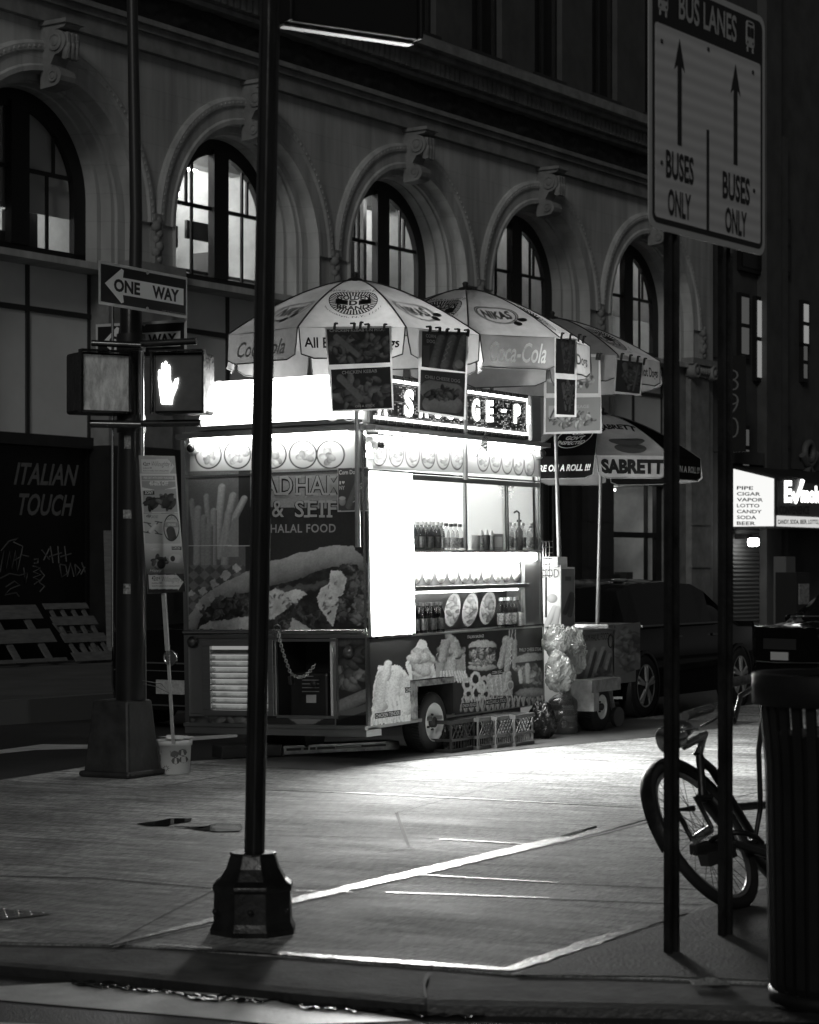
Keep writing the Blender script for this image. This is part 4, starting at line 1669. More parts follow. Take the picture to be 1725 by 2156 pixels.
q.tube([at(1478, 1530, 9.8), at(1510, 1512, 9.7), at(1535, 1490, 9.75)], .006, 6)
q.build('handlebar', mat('bar_metal', .2, .25, .8), bike)
q = MB()
for a, b_ in ((at(1443, 1508, 9.25), at(1497, 1491, 9.5)),):
    q.tube([a + (b_ - a) * (i / 40) for i in range(41)], [.0185 + .0015 * (i % 2) for i in range(41)], 12)
q.build('grip', mat('rubber_grip', .18, .6), bike)
q = MB()
q.tube([at(1522, 1441, 9.3), at(1560, 1433, 9.5), at(1590, 1428, 9.7)], [.022, .021, .02], 12)
q.build('grip', mat('worn_grip', .2, .7, 0, .5, 30), bike)
q = MB()
hl = at(1396, 1556, 9.5)
q.lathe([(.001, -.085), (.03, -.08), (.048, -.05), (.056, 0), (.058, .03), (.05, .034), (.001, .036)], 20, hl + V((.03, 0, .0)), (-.8, -.6, -.15))
q.build('headlight', M_chrome, bike)
q = MB()
ba = at(1437, 1535, 9.65)
q.ball(ba, .05, 14, 10, (1, 1, .75))
q.tube([ba, st_ + V((-.02, 0, .02))], .01, 6)
q.tube([at(1440, 1570, 9.7), at(1484, 1548, 9.8), at(1470, 1590, 9.75)], .022, 8)
q.build('bell', M_chrome, bike)
q = MB()
l0_, l1_ = at(1420, 1745, 9.45), at(1578, 1790, 9.75)
q.bar(at(1458, 1790, 9.5), at(1540, 1775, 9.6), .05, .05)
q.bar(at(1540, 1775, 9.6), at(1620, 1800, 9.9), .035, .035)
q.build('battery_case', M_blk2, bike, bevel=.008)
q = MB()
q.bar(at(1482, 1812, 9.45), at(1540, 1790, 9.5), .055, .09, up=V((0, 1, 0)))
bx_ = q.build('tag_plate', M_blk2, bike, bevel=.003)
q = MB()
ch = [at(1505 + 40 * math.cos(i * .52) + 60 * (i / 12), 1775 + 22 * math.sin(i * .52), 9.55 + .12 * math.sin(i * .52)) for i in range(13)]
q.tube(ch, .012, 8)
q.tube([at(1610, 1480, 9.9), at(1598, 1580, 9.9), at(1602, 1700, 9.9), at(1590, 1770, 9.9), at(1530, 1790, 9.8)], .012, 8)
q.build('cable_lock', M_blk, bike)

rwc = bb_ + V((.34, .3, 0))
rwc.z = RW + .02
A2 = V((.75, .66, 0)).normalized()
N2 = V((A2.y, -A2.x, 0))
B2 = (V((0, 0, 1)) * math.cos(.3) - N2 * math.sin(.3)).normalized()
def wpt2(r, a, off=0.0):
    return rwc + A2 * (r * math.cos(a)) + B2 * (r * math.sin(a)) + A2.cross(B2) * off
wheel(rwc, wpt2, bike)
st2 = bb_ + V((.34, .05, 0)) + B2 * .48
q = MB()
q.tube([bb_, st2], [.018, .014], 8)
q.tube([bb_, rwc], .01, 6)
q.tube([bb_ + (st2 - bb_) * .75, rwc], .008, 6)
q.build('rear_frame', M_blk, bike)
q = MB()
q.ball(st2 + B2 * .03, .12, 14, 8, (1.05, .7, .32))
q.build('saddle', M_blk2, bike)
q = MB()
q.lathe([(.02, 0), (.09, .004), (.09, .01), (.02, .014)], 20, bb_, N2)
q.bar(bb_ + N2 * .03, bb_ + N2 * .03 + V((.05, 0, -.16)), .02, .012)
q.build('crankset', M_steel, bike)

# ------------------------------------------------------------ camera shop sign on a stick in a bucket
bk = gnd(367, 1628)
bucket = thing('bucket', 'white plastic bucket with printed sweets holding the sign stick', 'bucket', bk)
q = MB()
q.lathe([(.104, 0), (.11, .01), (.12, .2), (.127, .2), (.129, .235), (.122, .237)], 32, bk)
q.build('tub', M_white, bucket)
q = MB()
rr_ = random.Random(9)
for i in range(5):
    a = rr_.random() * 3
    c_ = bk + V((.03 * math.cos(a * 3), .03 * math.sin(a * 3), .24 + .004 * i))
    r_ = V((math.cos(a), math.sin(a), .12 * rr_.random())) * .1
    u_ = V((-math.sin(a), math.cos(a), .05)) * .06
    q.quad(c_ - r_ - u_, c_ + r_ - u_, c_ + r_ + u_, c_ - r_ + u_)
q.build('paper_cover', mat('cover_paper', .55, .8), bucket)
def cyl(o, r0, r1, h0, h1, eps=.0015):
    def f(x, y):
        """x, y in view pixels on the front of a round tub"""
        z = H + (CY - y) / F * (o.y - r0)
        r = r0 + (r1 - r0) * (z - h0) / (h1 - h0) + eps
        xx = (x - CX) / F * (o.y - r0) - o.x
        xx = max(-r * .98, min(r * .98, xx))
        return V((o.x + xx, o.y - math.sqrt(r * r - xx * xx), z))
    return f
cf = cyl(bk, .108, .121, 0, .2)
q = MB()
textq(q, 'KITCHEN LOVE', cf, (338, 1586), (360, 1586), 5)
textq(q, 'NOLZY', cf, (336, 1604), (361, 1604), 15, bold=.03)
for i in range(9):
    a = i * .698
    q.poly([cf(349 + 9 * math.cos(a - .3) * .4, 1618 + 8 * math.sin(a - .3) * .4), cf(349 + 10 * math.cos(a), 1618 + 8 * math.sin(a)), cf(349 + 9 * math.cos(a + .3) * .4, 1618 + 8 * math.sin(a + .3) * .4)])
for x, y in ((368, 1588), (384, 1585), (370, 1602), (386, 1600)):
    q.poly([cf(x + 9 * math.cos(i * .785), y + 7.5 * math.sin(i * .785)) for i in range(8)])
q.build('print', mat('bucket_ink', .12, .6), bucket)

sb = 15.45
ssn = thing('camera_shop_sign', 'tall leaning camera store placard on a wooden stick beside the food cart', 'sign', at(366, 1560, sb + .12))
SSF = Fr(at(340, 1100, sb), V((.98, .2, 0)))
pl = lambda x, y: SSF.p(*SSF.pix(x, y, 1, 0))
plb = lambda x, y: SSF.p(*SSF.pix(x, y, 1, .012))
cor = [(292, 959), (368, 960), (391, 1246), (310, 1251)]
q = MB()
q.prism(cor[::-1], lambda x, y: pl(x, y) + V((0, .001, 0)), plb)
q.build('board', fabric('placard_board', .85, .75, .02), ssn)
p = Print(pl, 0, 0, 0, 0, 90, 320, .62, cor)
p.P[..., 1] -= .001
def sp(u, v):          # board coordinates 0..1 to view pixels
    x0, x1 = 292 + 18 * v, 368 + 23 * v
    return x0 + (x1 - x0) * u, (959.5 + 289 * v)
def spoly(pts, col):
    p.poly([sp(*t_) for t_ in pts], col)
def sarrow(v0, v1, bgc, c):
    spoly([(.06, v0), (.78, v0), (.76, v0 - .012), (.97, (v0 + v1) / 2), (.8, v1 + .012), (.8, v1), (.06, v1)], c)
spoly([(0, 0), (1, 0), (1, .13), (0, .13)], .36)
sarrow(.025, .125, .3, .55)
spoly([(.04, .145), (.96, .145), (.96, .18), (.04, .18)], .3)
spoly([(.04, .185), (.96, .185), (.96, .225), (.5, .255), (.04, .23)], .3)
spoly([(.05, .255), (.96, .24), (.96, .41), (.05, .41)], .33)
spoly([(.07, .255), (.36, .255), (.36, .285), (.07, .285)], .05)
p.bits(*sp(.26, .35), 12, 11, 14, 6, .03, .07)
p.ell(*sp(.3, .345), 7, 7, 0, .05, .4)
p.bits(*sp(.7, .33), 16, 16, 22, 6, .05, .16)
p.ell(*sp(.66, .35), 9, 10, .3, .06, .5)
spoly([(.04, .415), (.96, .415), (.96, .42), (.04, .42)], .2)
spoly([(.04, .42), (.97, .42), (.97, .64), (.04, .64)], .47)
cx_, cy_ = sp(.26, .53)
for dx, dy in ((-12, -12), (12, -14), (-13, 8), (12, 11)):
    p.line([(cx_, cy_), (cx_ + dx, cy_ + dy)], 2.2, .1)
    p.line([(cx_ + dx - 7, cy_ + dy - 1), (cx_ + dx + 7, cy_ + dy + 1.5)], 2, .07)
p.cap(cx_ - 4, cy_ + 5, cx_ + 5, cy_ - 5, 5, 4.5, .6, .25)
cx_, cy_ = sp(.76, .525)
p.ring(cx_, cy_, 16, 27, 1.8, .03)
p.rect(cx_ - 15, cy_ - 12, cx_ + 15, cy_ - 1, .3)
p.cap(cx_ - 2, cy_ + 6, cx_ + 1, cy_ + 18, 9, 9, .09, .4)
g_ = np.clip((p.Y - 1145) / 55, 0, 1) * (p.Y < 1252)
p.c = p.c * (1 - g_ * .85) + .04 * g_
p.bits(*sp(.36, .78), 15, 12, 18, 6, .05, .4)
p.ell(*sp(.42, .79), 9, 10, .2, .04, .6)
p.cap(*sp(.74, .745), *sp(.86, .75), 9, 9, .5, .3)
p.ell(*sp(.73, .75), 5, 6, 0, .05, .4)
spoly([(.72, .66), (.98, .66), (.98, .685), (.72, .685)], .02)
spoly([(.03, .86), (1, .86), (1, 1), (.03, 1)], .05)
sarrow(.868, .972, .05, .58)
p.build('print', printmat('placard_print', .5, .3, .7), ssn)
q = MB()
ply = lambda x, y: pl(x, y) - V((0, .003, 0))
def st(s_, u0, u1, v, h_, **k):
    textq(q, s_, ply, sp(u0, v), sp(u1, v), h_, **k)
st('42st+', .1, .3, .075, 9, bold=.01)
st('Willoughby\'s', .34, .9, .088, 14, bold=-.012, shear=.3)
st('Established 1898', .1, .34, .095, 3.5, bold=0)
st('PHOTO VIDEO FILM DEVELOPING', .1, .8, .115, 3, bold=0)
st('42st+', .14, .36, .91, 10, bold=.01)
st('Willoughby\'s', .4, .93, .93, 15, bold=-.012, shear=.3)
st('Established 1898', .14, .4, .934, 3.5, bold=0)
st('PHOTO VIDEO FILM DEVELOPING', .14, .86, .955, 3, bold=0)
st('dji', .1, .22, .455, 8, bold=.03)
st('DRONES', .24, .42, .455, 6, bold=-.01)
st('GoPro', .64, .88, .466, 7, bold=-.01)
q.build('dark_lettering', mat('placard_ink', .04, .6), ssn)
q = MB()
st('FREE GIFT WITH EVERY PURCHASE', .1, .9, .17, 5, bold=.01)
st('40-60% OFF', .24, .76, .218, 10, bold=.03)
st('SONY', .11, .33, .279, 6, bold=.02)
st('ON SALE!', .66, .88, .51, 5, bold=.02)
st('Canon', .16, .4, .69, 7, bold=.02)
st('CONTAX', .74, .96, .68, 5.5, bold=.02)
st('Happy', .1, .42, .85, 7, bold=-.01, shear=.4)
q.build('pale_lettering', mat('placard_white', .65, .6), ssn)
q = MB()
q.bar(at(345, 1250, sb + .03), at(353, 1370, sb + .08), .03, .018)
q.bar(at(352, 1340, sb + .06), at(365, 1566, sb + .15), .02, .016)
q.bar(at(340, 1100, sb + .025), at(345, 1250, sb + .03), .03, .012)
q.build('stick', mat('raw_timber', .4, .7, 0, .2, 8), ssn)
q = MB()
q.tube([at(345 + 9, 1372 + 3 * i, sb + .06 + .02 * (i % 2)) for i in range(9)], .012, 7)
q.tube([at(300, 1433, 15.46), at(340, 1440, 15.5), at(357, 1460, sb + .1), at(330, 1446, 15.5), at(302, 1440, 15.46)], .003, 5)
q.build('binding', mat('tape', .12, .6), ssn)

# ------------------------------------------------------------ pallets against the shopfront
def pallet(label, x0, x1, yb, yt, off=0.0, boards=((0, .13), (.38, .53), (.9, 1.0)), strg=(.1, .5, .92), sk=.12):
    a = B.pix(x0, yb, 1, -.55)
    b_ = B.pix(x1, yb, 1, -.55)
    hh = (yb - yt) / F * (B.p(a.x, 0, 0).y)
    L_ = b_.x - a.x
    t = thing('pallet', label, 'pallet', B.p(a.x, -.55, .1), 'pallets leaning on the shopfront')
    def P_(u, v, d):
        return B.p(a.x + u * L_ - sk * (v - .0) * L_ * .6, -.55 + .55 * v + d, .1 + v * hh)
    for v0, v1 in boards:
        q = MB()
        q.prism([(0, v0), (1, v0), (1, v1), (0, v1)], lambda u, v: P_(u, v, -.03), lambda u, v: P_(u, v, -.008))
        q.build('board', M_wood, t)
    for u0 in strg:
        q = MB()
        q.prism([(u0, 0), (u0 + .07, 0), (u0 + .07, 1), (u0, 1)], lambda u, v: P_(u, v, -.005), lambda u, v: P_(u, v, .035))
        q.build('stringer', M_wood, t)
pallet('wooden pallet with wide gaps leaning under the painted shop lettering', -35, 142, 1412, 1288, boards=((.02, .08), (.35, .58), (.76, 1.0)), strg=(.02, .4, .78), sk=.1)
pallet('wooden pallet with many slats leaning beside the signal pole', 158, 248, 1405, 1285, boards=((.0, .15), (.32, .47), (.62, .77), (.9, 1.0)), strg=(.1, .35, .6, .84), sk=.2)
pallet('small broken wooden pallet standing upright behind the others', 176, 238, 1295, 1217, boards=((.75, 1.0), (0, .12)), strg=(.0, .25, .55, .8), sk=.1)
pk = MB()
a, b_ = B.pix(205, 1290, 1, -.5), B.pix(208, 1215, 1, -.1)
pk.bar(B.p(a.x + .3, -.5, .1), B.p(b_.x + .25, -.05, 2.0), .12, .03)
tag(pk.build('plank', M_wood), 'narrow upright wooden plank beside the small broken pallet', 'plank')

# ------------------------------------------------------------ the food cart
sdir = V((.467, .884, .0055)).normalized()
fdir = V((-.884, .467, -.0165)).normalized()
P0 = V((-.2976, 16.46, 0))
CT = Fr(P0, sdir, fdir)             # x along the service side, y along the front end, z up
CL, CW = 3.11, 1.6
def S(x, y, v=0.0):
    return CT.p(*CT.pix(x, y, 1, v))
def Fp(x, y, u=0.0):
    return CT.p(*CT.pix(x, y, 0, u))
def su(x, v=0.0):
    return CT.pix(x, 1195, 1, v).x
def fv(x, u=0.0):
    return CT.pix(x, 1195, 0, u).y
def fw(y, x=600, u=0.0):
    return CT.pix(x, y, 0, u).z

M_cart = mat('cart_steel', .45, .32, .9, .1, 4)
M_inner = mat('cart_interior_white', .7, .5)
M_dark = mat('cart_dark_inside', .015, .6)
M_ink = mat('white_print_ink', .62, .4)
M_ink2 = mat('cream_print_ink', .36, .4)
M_out = mat('black_print_ink', .008, .5)
M_clearp = glass('thin_plastic', .8, .12)
E_PANEL = emit('lit_menu_panel', 54)
E_BOX = emit('light_box_glow', 5)
E_RING = emit('light_box_ring', .33)
E_LED = emit('led_strip', 26)
E_TUBE = emit('fluorescent_tube', 15)
E_SHELF = emit('shelf_light', 105)
E_DOTS = emit('sign_leds', 4)

cart = thing('food_cart', 'large brightly lit steel food cart covered in food pictures with umbrellas above', 'food cart', CT)
q = MB(CT.M)
vL, vR = fv(577), fv(426)           # cabinet and vent openings on the front end
q.box(0, 0, .93, .03, CW, 2.46)                      # front end above
q.box(0, 0, .28, .03, fv(706), .929)
q.box(0, fv(706), .28, .03, CW, fw(1506))
q.box(0, fv(578), fw(1506), .03, CW, .929)
q.box(.031, CW - .03, .28, CL, CW, 2.46)             # back side
q.box(CL - .03, .0, .28, CL, CW - .031, 2.46)        # far end
q.box(0, 0, 2.461, CL, CW, 2.52)                     # roof
q.box(.03, .03, .25, CL - .03, CW - .03, .279)       # floor
q.box(su(1105), 0.0, .93, CL - .031, .03, 1.56)
q.build('body', M_cart, cart, bevel=.004)
q = MB(CT.M)
q.box(.04, .32, .28, CL - .04, .34, 1.58)
q.box(.04, .04, 1.0, .06, CW - .04, 2.44)
q.box(.06, CW - .06, 1.0, CL - .04, CW - .04, 2.44)
q.box(CL - .06, .04, 1.0, CL - .04, CW - .06, 2.44)
q.box(.06, .34, 1.0, CL - .06, CW - .06, 1.02)
q.box(.06, .04, 2.42, CL - .06, CW - .06, 2.44)
q.box(.6, .36, 1.02, CL - .1, .9, 1.5)
q.build('interior', M_inner, cart)
q = MB(CT.M)
a, b = CT.pix(868, 1108, 1, 1.5), CT.pix(930, 1010, 1, 1.5)
q.box(a.x, 1.5, a.z, b.x, 1.53, b.z)
a, b = CT.pix(1095, 1120, 1, 1.5), CT.pix(1125, 1010, 1, 1.5)
q.box(a.x, 1.5, a.z, b.x, 1.53, b.z)
q.build('rear_window', mat('rear_window_dark', .02, .8, spec=.05), cart)
q = MB(CT.M)
for v0 in (.5, 1.1):
    q.box(.8, v0, 2.39, CL - .15, v0 + .05, 2.415)
q.build('ceiling_tube', E_TUBE, cart)
q = MB(CT.M)
q.tube([CT.M.inverted() @ Fp(387, 1332, -.1), CT.M.inverted() @ Fp(764, 1330, -.1)], .019, 14)
for x in (392, 580, 742):
    a = CT.l(Fp(x, 1331, -.1))
    q.box(-.1, a.y - .02, a.z - .02, 0, a.y + .02, a.z + .02)
q.build('bumper_rail', M_chrome, cart)
q = MB(CT.M)
a = CT.l(Fp(395, 1529, -.04))
b = CT.l(Fp(776, 1537, -.04))
q.box(-.05, 0, .255, -.002, CW, .282)
q.box(-.03, 0, .2, .2, CW, .254)
q.build('step_bumper', M_steel, cart, bevel=.003)
q = MB(CT.M)
for y0, y1, z0, z1 in ((-.008, .012, .28, 2.46),):
    q.box(-.014, y0, z0, .02, y1, z1)
q.box(-.01, CW - .03, .28, .02, CW + .008, 2.46)
q.box(CL - .02, -.012, .28, CL + .008, .02, 2.46)
q.box(-.006, .03, 2.165, -.0005, CW - .03, 2.18)
q.box(.03, -.01, 2.165, CL - .02, -.0005, 2.18)
q.build('corner_trim', M_chrome, cart)
q = MB(CT.M)
q.box(-.09, -.02, 2.462, -.0005, CW, 2.5)
q.box(.0, -.1, 2.462, CL + .03, -.0005, 2.5)
q.build('roof_visor', mat('ribbed_visor', .35, .35, .5, .5, 30, .3, 30, stretch=(30, 30, .2)), cart)

# LED light strips under the visors wash the menu strips
q = MB(CT.M)
q.box(-.07, .1, 2.445, -.055, CW - .12, 2.46)
q.build('led_strip', E_LED, cart)
q = MB(CT.M)
q.box(.12, -.08, 2.445, CL - .15, -.065, 2.46)
q.build('led_strip', E_LED, cart)

q = MB(CT.M)
q.box(CL + .06, .12, 2.4, CL + .075, CW - .1, 2.415)
q.build('led_strip', E_LED, cart)  # unseen far-end strip, added to light the clutter beyond the cart
q = MB(CT.M)
q.box(CL + .0305, -.02, 2.462, CL + .1, CW, 2.5)
q.build('roof_visor', M_cart, cart)
q = MB(CT.M)
q.box(CL + .0305, .25, 1.05, CL + .045, 1.3, 2.1)
q.build('lit_panel', emit('end_panel_glow', 5), cart)  # unseen panel added to brighten the bags, cabinet and second cart
# light box on the roof of the front end
q = MB(CT.M)
v0, v1 = fv(750, -.05), fv(421, -.05)
q.box(-.05, v0, 2.521, .12, v1, 2.555)
q.build('light_box_base', M_cart, cart)
z0, z1 = 2.556, CT.pix(700, 788, 0, -.05).z
q = MB(CT.M)
pr = [(v0, z0), (v1, z0), (v1 - .12, z1), (v0, z1)]
q.prism(pr, lambda y, z: (-.05, y, z), lambda y, z: (.12, y, z))
lbx = q.build('light_box', E_BOX, cart)
q = MB(CT.M)
for x in (462, 522, 577, 640, 700, 736):
    c = CT.pix(x, 843, 0, -.053)
    q.tube([(-.053, c.y + .1 * math.cos(i * .2618), c.z + .15 * math.sin(i * .2618)) for i in range(24)], .004, 5, closed=True)
q.build('plate_ring', E_RING, lbx)

# menu strips with round food pictures
def food_disc(p, x, y, rx, ry, tone=.62):
    p.ell(x, y, rx, ry, 0, tone, .05)
    for _ in range(9):
        a, r = p.rnd.uniform(0, 6.28), p.rnd.uniform(0, .7)
        p.ell(x + rx * r * math.cos(a), y + ry * (.15 + r * math.sin(a)), rx * .3, ry * .22, a, p.rnd.uniform(.35, .75), .5, .3, .3)
    p.ring(x, y, rx, ry, max(1.6, rx * .11), .03)
p = Print(lambda x, y: Fp(x, y, -.003), 400, 912, 750, 992, 240, 62, .62, ((401, 916), (751, 910), (751, 985), (400, 992)))
for x in (440, 503, 578, 641, 698):
    food_disc(p, x, 957, 28, 29)
p.build('front_menu_strip', M_print, cart)
p = Print(lambda x, y: S(x, y, -.003), 790, 910, 1140, 1000, 260, 62, .62, ((786, 915), (1138, 945), (1138, 1004), (786, 987)))
for x, y in ((797, 953), (829, 955), (860, 957), (891, 959), (921, 961), (950, 962), (1006, 966), (1033, 969), (1060, 972), (1086, 975), (1112, 978)):
    food_disc(p, x, y, 14 - (x - 800) * .006, 27 - (x - 800) * .008)
p.build('side_menu_strip', M_print, cart)

# printed sheet on the front end
p = Print(lambda x, y: Fp(x, y, -.003), 397, 990, 775, 1326, 260, 240, .018, ((397, 993), (775, 986), (776, 1325), (397, 1326)))
p.rect(390, 985, 506, 1150, .085)
p.rect(390, 1150, 520, 1330, .08)
p.put(((p.Y < 1068 + (p.X - 570) * .02) & (p.X > 530)).astype(float), .13 + .05 * (p.noise(.03, 3) - .5))
for x0, y0, x1, y1, r0, c in ((404, 1055, 414, 1140, 6, .2), (418, 1072, 416, 1185, 8, .24), (436, 1045, 444, 1150, 6, .2), (470, 1026, 458, 1160, 8, .27), (494, 1044, 466, 1170, 8, .24),
                              (518, 1050, 480, 1125, 7, .26), (452, 1076, 452, 1190, 7, .22), (430, 1090, 432, 1200, 7, .2), (484, 1080, 476, 1190, 8, .22), (442, 1110, 440, 1215, 9, .19)):
    p.cap(x0, y0, x1, y1, r0, r0 * 1.1, c, .55, .15, .3)
p.poly([(494, 1092), (506, 1086), (506, 1172), (470, 1172)], .17)
dm = ((np.floor((p.X + p.Y * 1.1) / 24) + np.floor((p.X - p.Y * 1.1) / 24)) % 2)
p.put(((p.X < 520) & (p.Y > 1190)).astype(float) * .8, .05 + .07 * dm)
bun = [(396, 1300), (428, 1256), (480, 1222), (540, 1196), (600, 1175), (660, 1158), (715, 1147), (742, 1150), (764, 1168), (776, 1200), (776, 1326), (397, 1326)]
p.warp(5, .05)
k = p.poly(bun, .0)
shade_ = np.clip((p.Y - (1295 - 150 * np.sin(np.clip((p.X - 396) / 380, 0, 1) ** .75 * 1.6))) / 55, 0, 1)
p.put(k.astype(float), (.23 - .17 * shade_ ** 1.5) * (.8 + .45 * p.noise(.06, 5)))
fill = [(412, 1326), (436, 1280), (500, 1252), (560, 1240), (620, 1222), (700, 1195), (752, 1190), (772, 1230), (776, 1326)]
k = p.poly(fill, .0)
p.put(k.astype(float), .012 + .05 * np.clip(p.noise(.07, 8) - .5, 0, 1))
p.warp(9, .09)
p.bits(520, 1282, 95, 26, 110, 6, .01, .11)
p.bits(735, 1250, 38, 60, 100, 6, .015, .14)
p.cap(568, 1250, 690, 1232, 9, 8, .06, .7, .2)
p.bits(640, 1300, 110, 22, 90, 7, .01, .08)
p.warp(7, .07, 5)
p.poly([(562, 1248), (584, 1238), (604, 1248), (624, 1240), (652, 1252), (630, 1272), (604, 1282), (580, 1305), (560, 1300)], .3, .7, .035)
p.poly([(702, 1200), (722, 1206), (736, 1216), (726, 1232), (732, 1240), (716, 1262), (710, 1300), (702, 1318), (686, 1296), (668, 1262), (676, 1240), (694, 1228)], .34, .6, .035)
p.bits(706, 1260, 22, 46, 14, 3, .02, .2)
p.bits(600, 1268, 34, 22, 14, 3, .02, .16)
p.poly([(420, 1326), (440, 1308), (500, 1300), (548, 1290), (560, 1326)], .3, .6, .05)
p.poly([(612, 1326), (622, 1300), (646, 1316), (660, 1326)], .26)
p.bits(762, 1288, 16, 30, 20, 8, .08, .2)
for x, y, s_ in ((404, 1250, 10), (430, 1246, 12), (452, 1228, 12), (478, 1212, 12), (420, 1276, 12), (448, 1256, 11), (500, 1196, 11)):
    p.poly([(x, y - s_), (x + s_ * .9, y), (x, y + s_), (x - s_ * .9, y)], .27, .2, .2)
p.X, p.Y = p.X0, p.Y0
p.rect(396, 1148, 550, 1149.5, .4)
p.c *= 2.15 * (.8 + .4 * p.noise(.5, 21, 2))
p.build('front_print', M_print, cart)
def outlined(parent, items, pl0, pl1, nm, ink=M_ink2, ob=.045):
    q0, q1 = MB(), MB()
    for s_, bl_, br_, h_, kw in items:
        textq(q0, s_, pl0, (bl_[0] - 1.5, bl_[1] + 1.5), (br_[0] + 1.5, br_[1] + 1.5), h_ + 2, **{**kw, 'bold': kw.get('bold', .02) + ob})
        textq(q1, s_, pl1, bl_, br_, h_, **kw)
    o_ = q0.build(nm + '_outline', M_out, parent)
    q1.build(nm + '_lettering', ink, parent)
FA, FB = (lambda x, y: Fp(x, y, -.0045)), (lambda x, y: Fp(x, y, -.006))
outlined(cart, [('ADHAM', (554, 1042), (717, 1041), 40, {'bold': .005, 'space': 1.12}), ('&', (573, 1089), (598, 1089), 35, {'bold': .01}), ('SEIF', (621, 1089), (709, 1089), 35, {'bold': .01, 'space': 1.15})], FA, FB, 'name')
q = MB()
textq(q, 'HALAL FOOD', FB, (570, 1122), (707, 1121), 18, bold=.015, space=1.1)
q.build('tagline_lettering', M_ink2, cart)
q = MB()
def serif(x0, x1, y):
    q.cut()
    q.quad(Fp(x0, y + 2.4, -.0062), Fp(x1, y + 2.4, -.0062), Fp(x1, y - 2.4, -.0062), Fp(x0, y - 2.4, -.0062))
for x, y in ((559, 1040), (588, 1040), (601, 1040), (601, 1004), (628, 1040), (628, 1004), (650, 1040), (650, 1004), (664, 1040), (686, 1040), (701, 1040), (701, 1004), (646, 1087), (646, 1056), (678, 1087), (678, 1056), (694, 1087), (694, 1056)):
    serif(x - 6, x + 6, y)
q.build('letter_serif', M_ink2, cart)

# vent, cabinet, tail lights on the front end
M_louv = mat('polished_louvre', .85, .24, 1.0, .25, 9, .1, 14)
vt = MB(CT.M)
y0, y1 = fv(576), fv(427)
wz0, wz1 = fw(1508), fw(1349)
t_ = .025
vt.box(-.03, y0, wz0, -.001, y1, wz0 + .04)
vt.box(-.03, y0, wz1 - .04, -.001, y1, wz1)
vt.box(-.03, y0, wz0 + .04, -.001, y0 + .05, wz1 - .04)
vt.box(-.03, y1 - .07, wz0 + .04, -.001, y1, wz1 - .04)
vo = vt.build('vent_grille', M_steel, cart, bevel=.003)
for i in range(10):
    sl = MB(CT.M)
    z = wz0 + .05 + (wz1 - wz0 - .1) * i / 10
    hh = (wz1 - wz0 - .1) / 10
    pr_ = []
    for j in range(7):
        g_ = j / 6
        el = math.radians(30 + 30 * g_)
        pr_.append((-.03 + .026 * g_, z + hh * .62 * g_ ** 1.1))
    sl.add([(u, y0 + .05, w_) for u, w_ in pr_] + [(u, y1 - .07, w_) for u, w_ in pr_], [(7 + j, j, j + 1, 8 + j) for j in range(6)], 0, True)
    sl.box(-.031, y0 + .05, z - .007, -.027, y1 - .07, z - .0005)
    sl.build('louvre', M_louv, vo)
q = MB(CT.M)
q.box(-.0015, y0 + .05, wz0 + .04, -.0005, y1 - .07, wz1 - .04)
q.build('vent_glow_sheet', emit('vent_lamp_glow', .12), vo)  # glowing sheet added so the bands between the louvres look bright
cb0, cb1 = fv(705), fv(579)
q = MB(CT.M)
c0_, c1_ = fw(1506) - .0, .929
q.box(.45, cb0 - .1, .28, .47, cb1 + .1, .95)
q.box(.031, cb0 - .03, .28, .45, cb0 - .01, .95)
q.box(.031, cb1 + .01, .28, .45, cb1 + .03, .95)
q.box(.031, cb0, .29, .45, cb1, .3)
q.build('cabinet', M_dark, cart)
q = MB(CT.M)
q.box(-.012, cb0 - .012, fw(1506) - .02, -.001, cb1, fw(1506))
q.box(-.012, cb0 - .02, fw(1506), -.001, cb0 - .003, .925)
q.box(-.012, cb0, .905, -.001, cb1, .925)
q.build('cabinet_frame', M_steel, cart)
p = Print(lambda x, y: Fp(x, y, -.003), 708, 1344, 775, 1527, 50, 120, .03)
p.bits(742, 1420, 34, 40, 40, 10, .08, .3)
p.bits(742, 1375, 34, 30, 16, 12, .03, .12)
p.cap(712, 1490, 776, 1462, 14, 13, .24, .5, .3)
p.poly([(708, 1504), (776, 1480), (776, 1496), (708, 1518)], .13)
p.c[p.Y > 1506] *= .2
p.build('corner_print', M_print, cart)
p = Print(lambda x, y: Fp(x, y, -.003), 397, 1508, 705, 1526, 150, 12, .03)
p.bits(440, 1518, 40, 6, 12, 8, .1, .3)
p.bits(520, 1518, 40, 6, 9, 8, .1, .3)
p.poly([(605, 1509), (690, 1509), (660, 1526), (630, 1526)], .22)
p.build('lower_print', M_print, cart)
for x, y, r in ((735, 1373, .05), (407, 1352, .045)):
    q = MB()
    c = Fp(x, y, -.003)
    q.lathe([(r, 0), (r, .02), (r * .85, .03), (r * .82, .022)], 20, c, -sdir, cap=False)
    tl = q.build('tail_light', M_blk2, cart)
    q = MB()
    q.lathe([(r * .82, .022), (r * .5, .035), (.001, .04)], 20, c, -sdir, cap=False)
    q.build('lens', mat('tail_lens', .09, .2), tl)

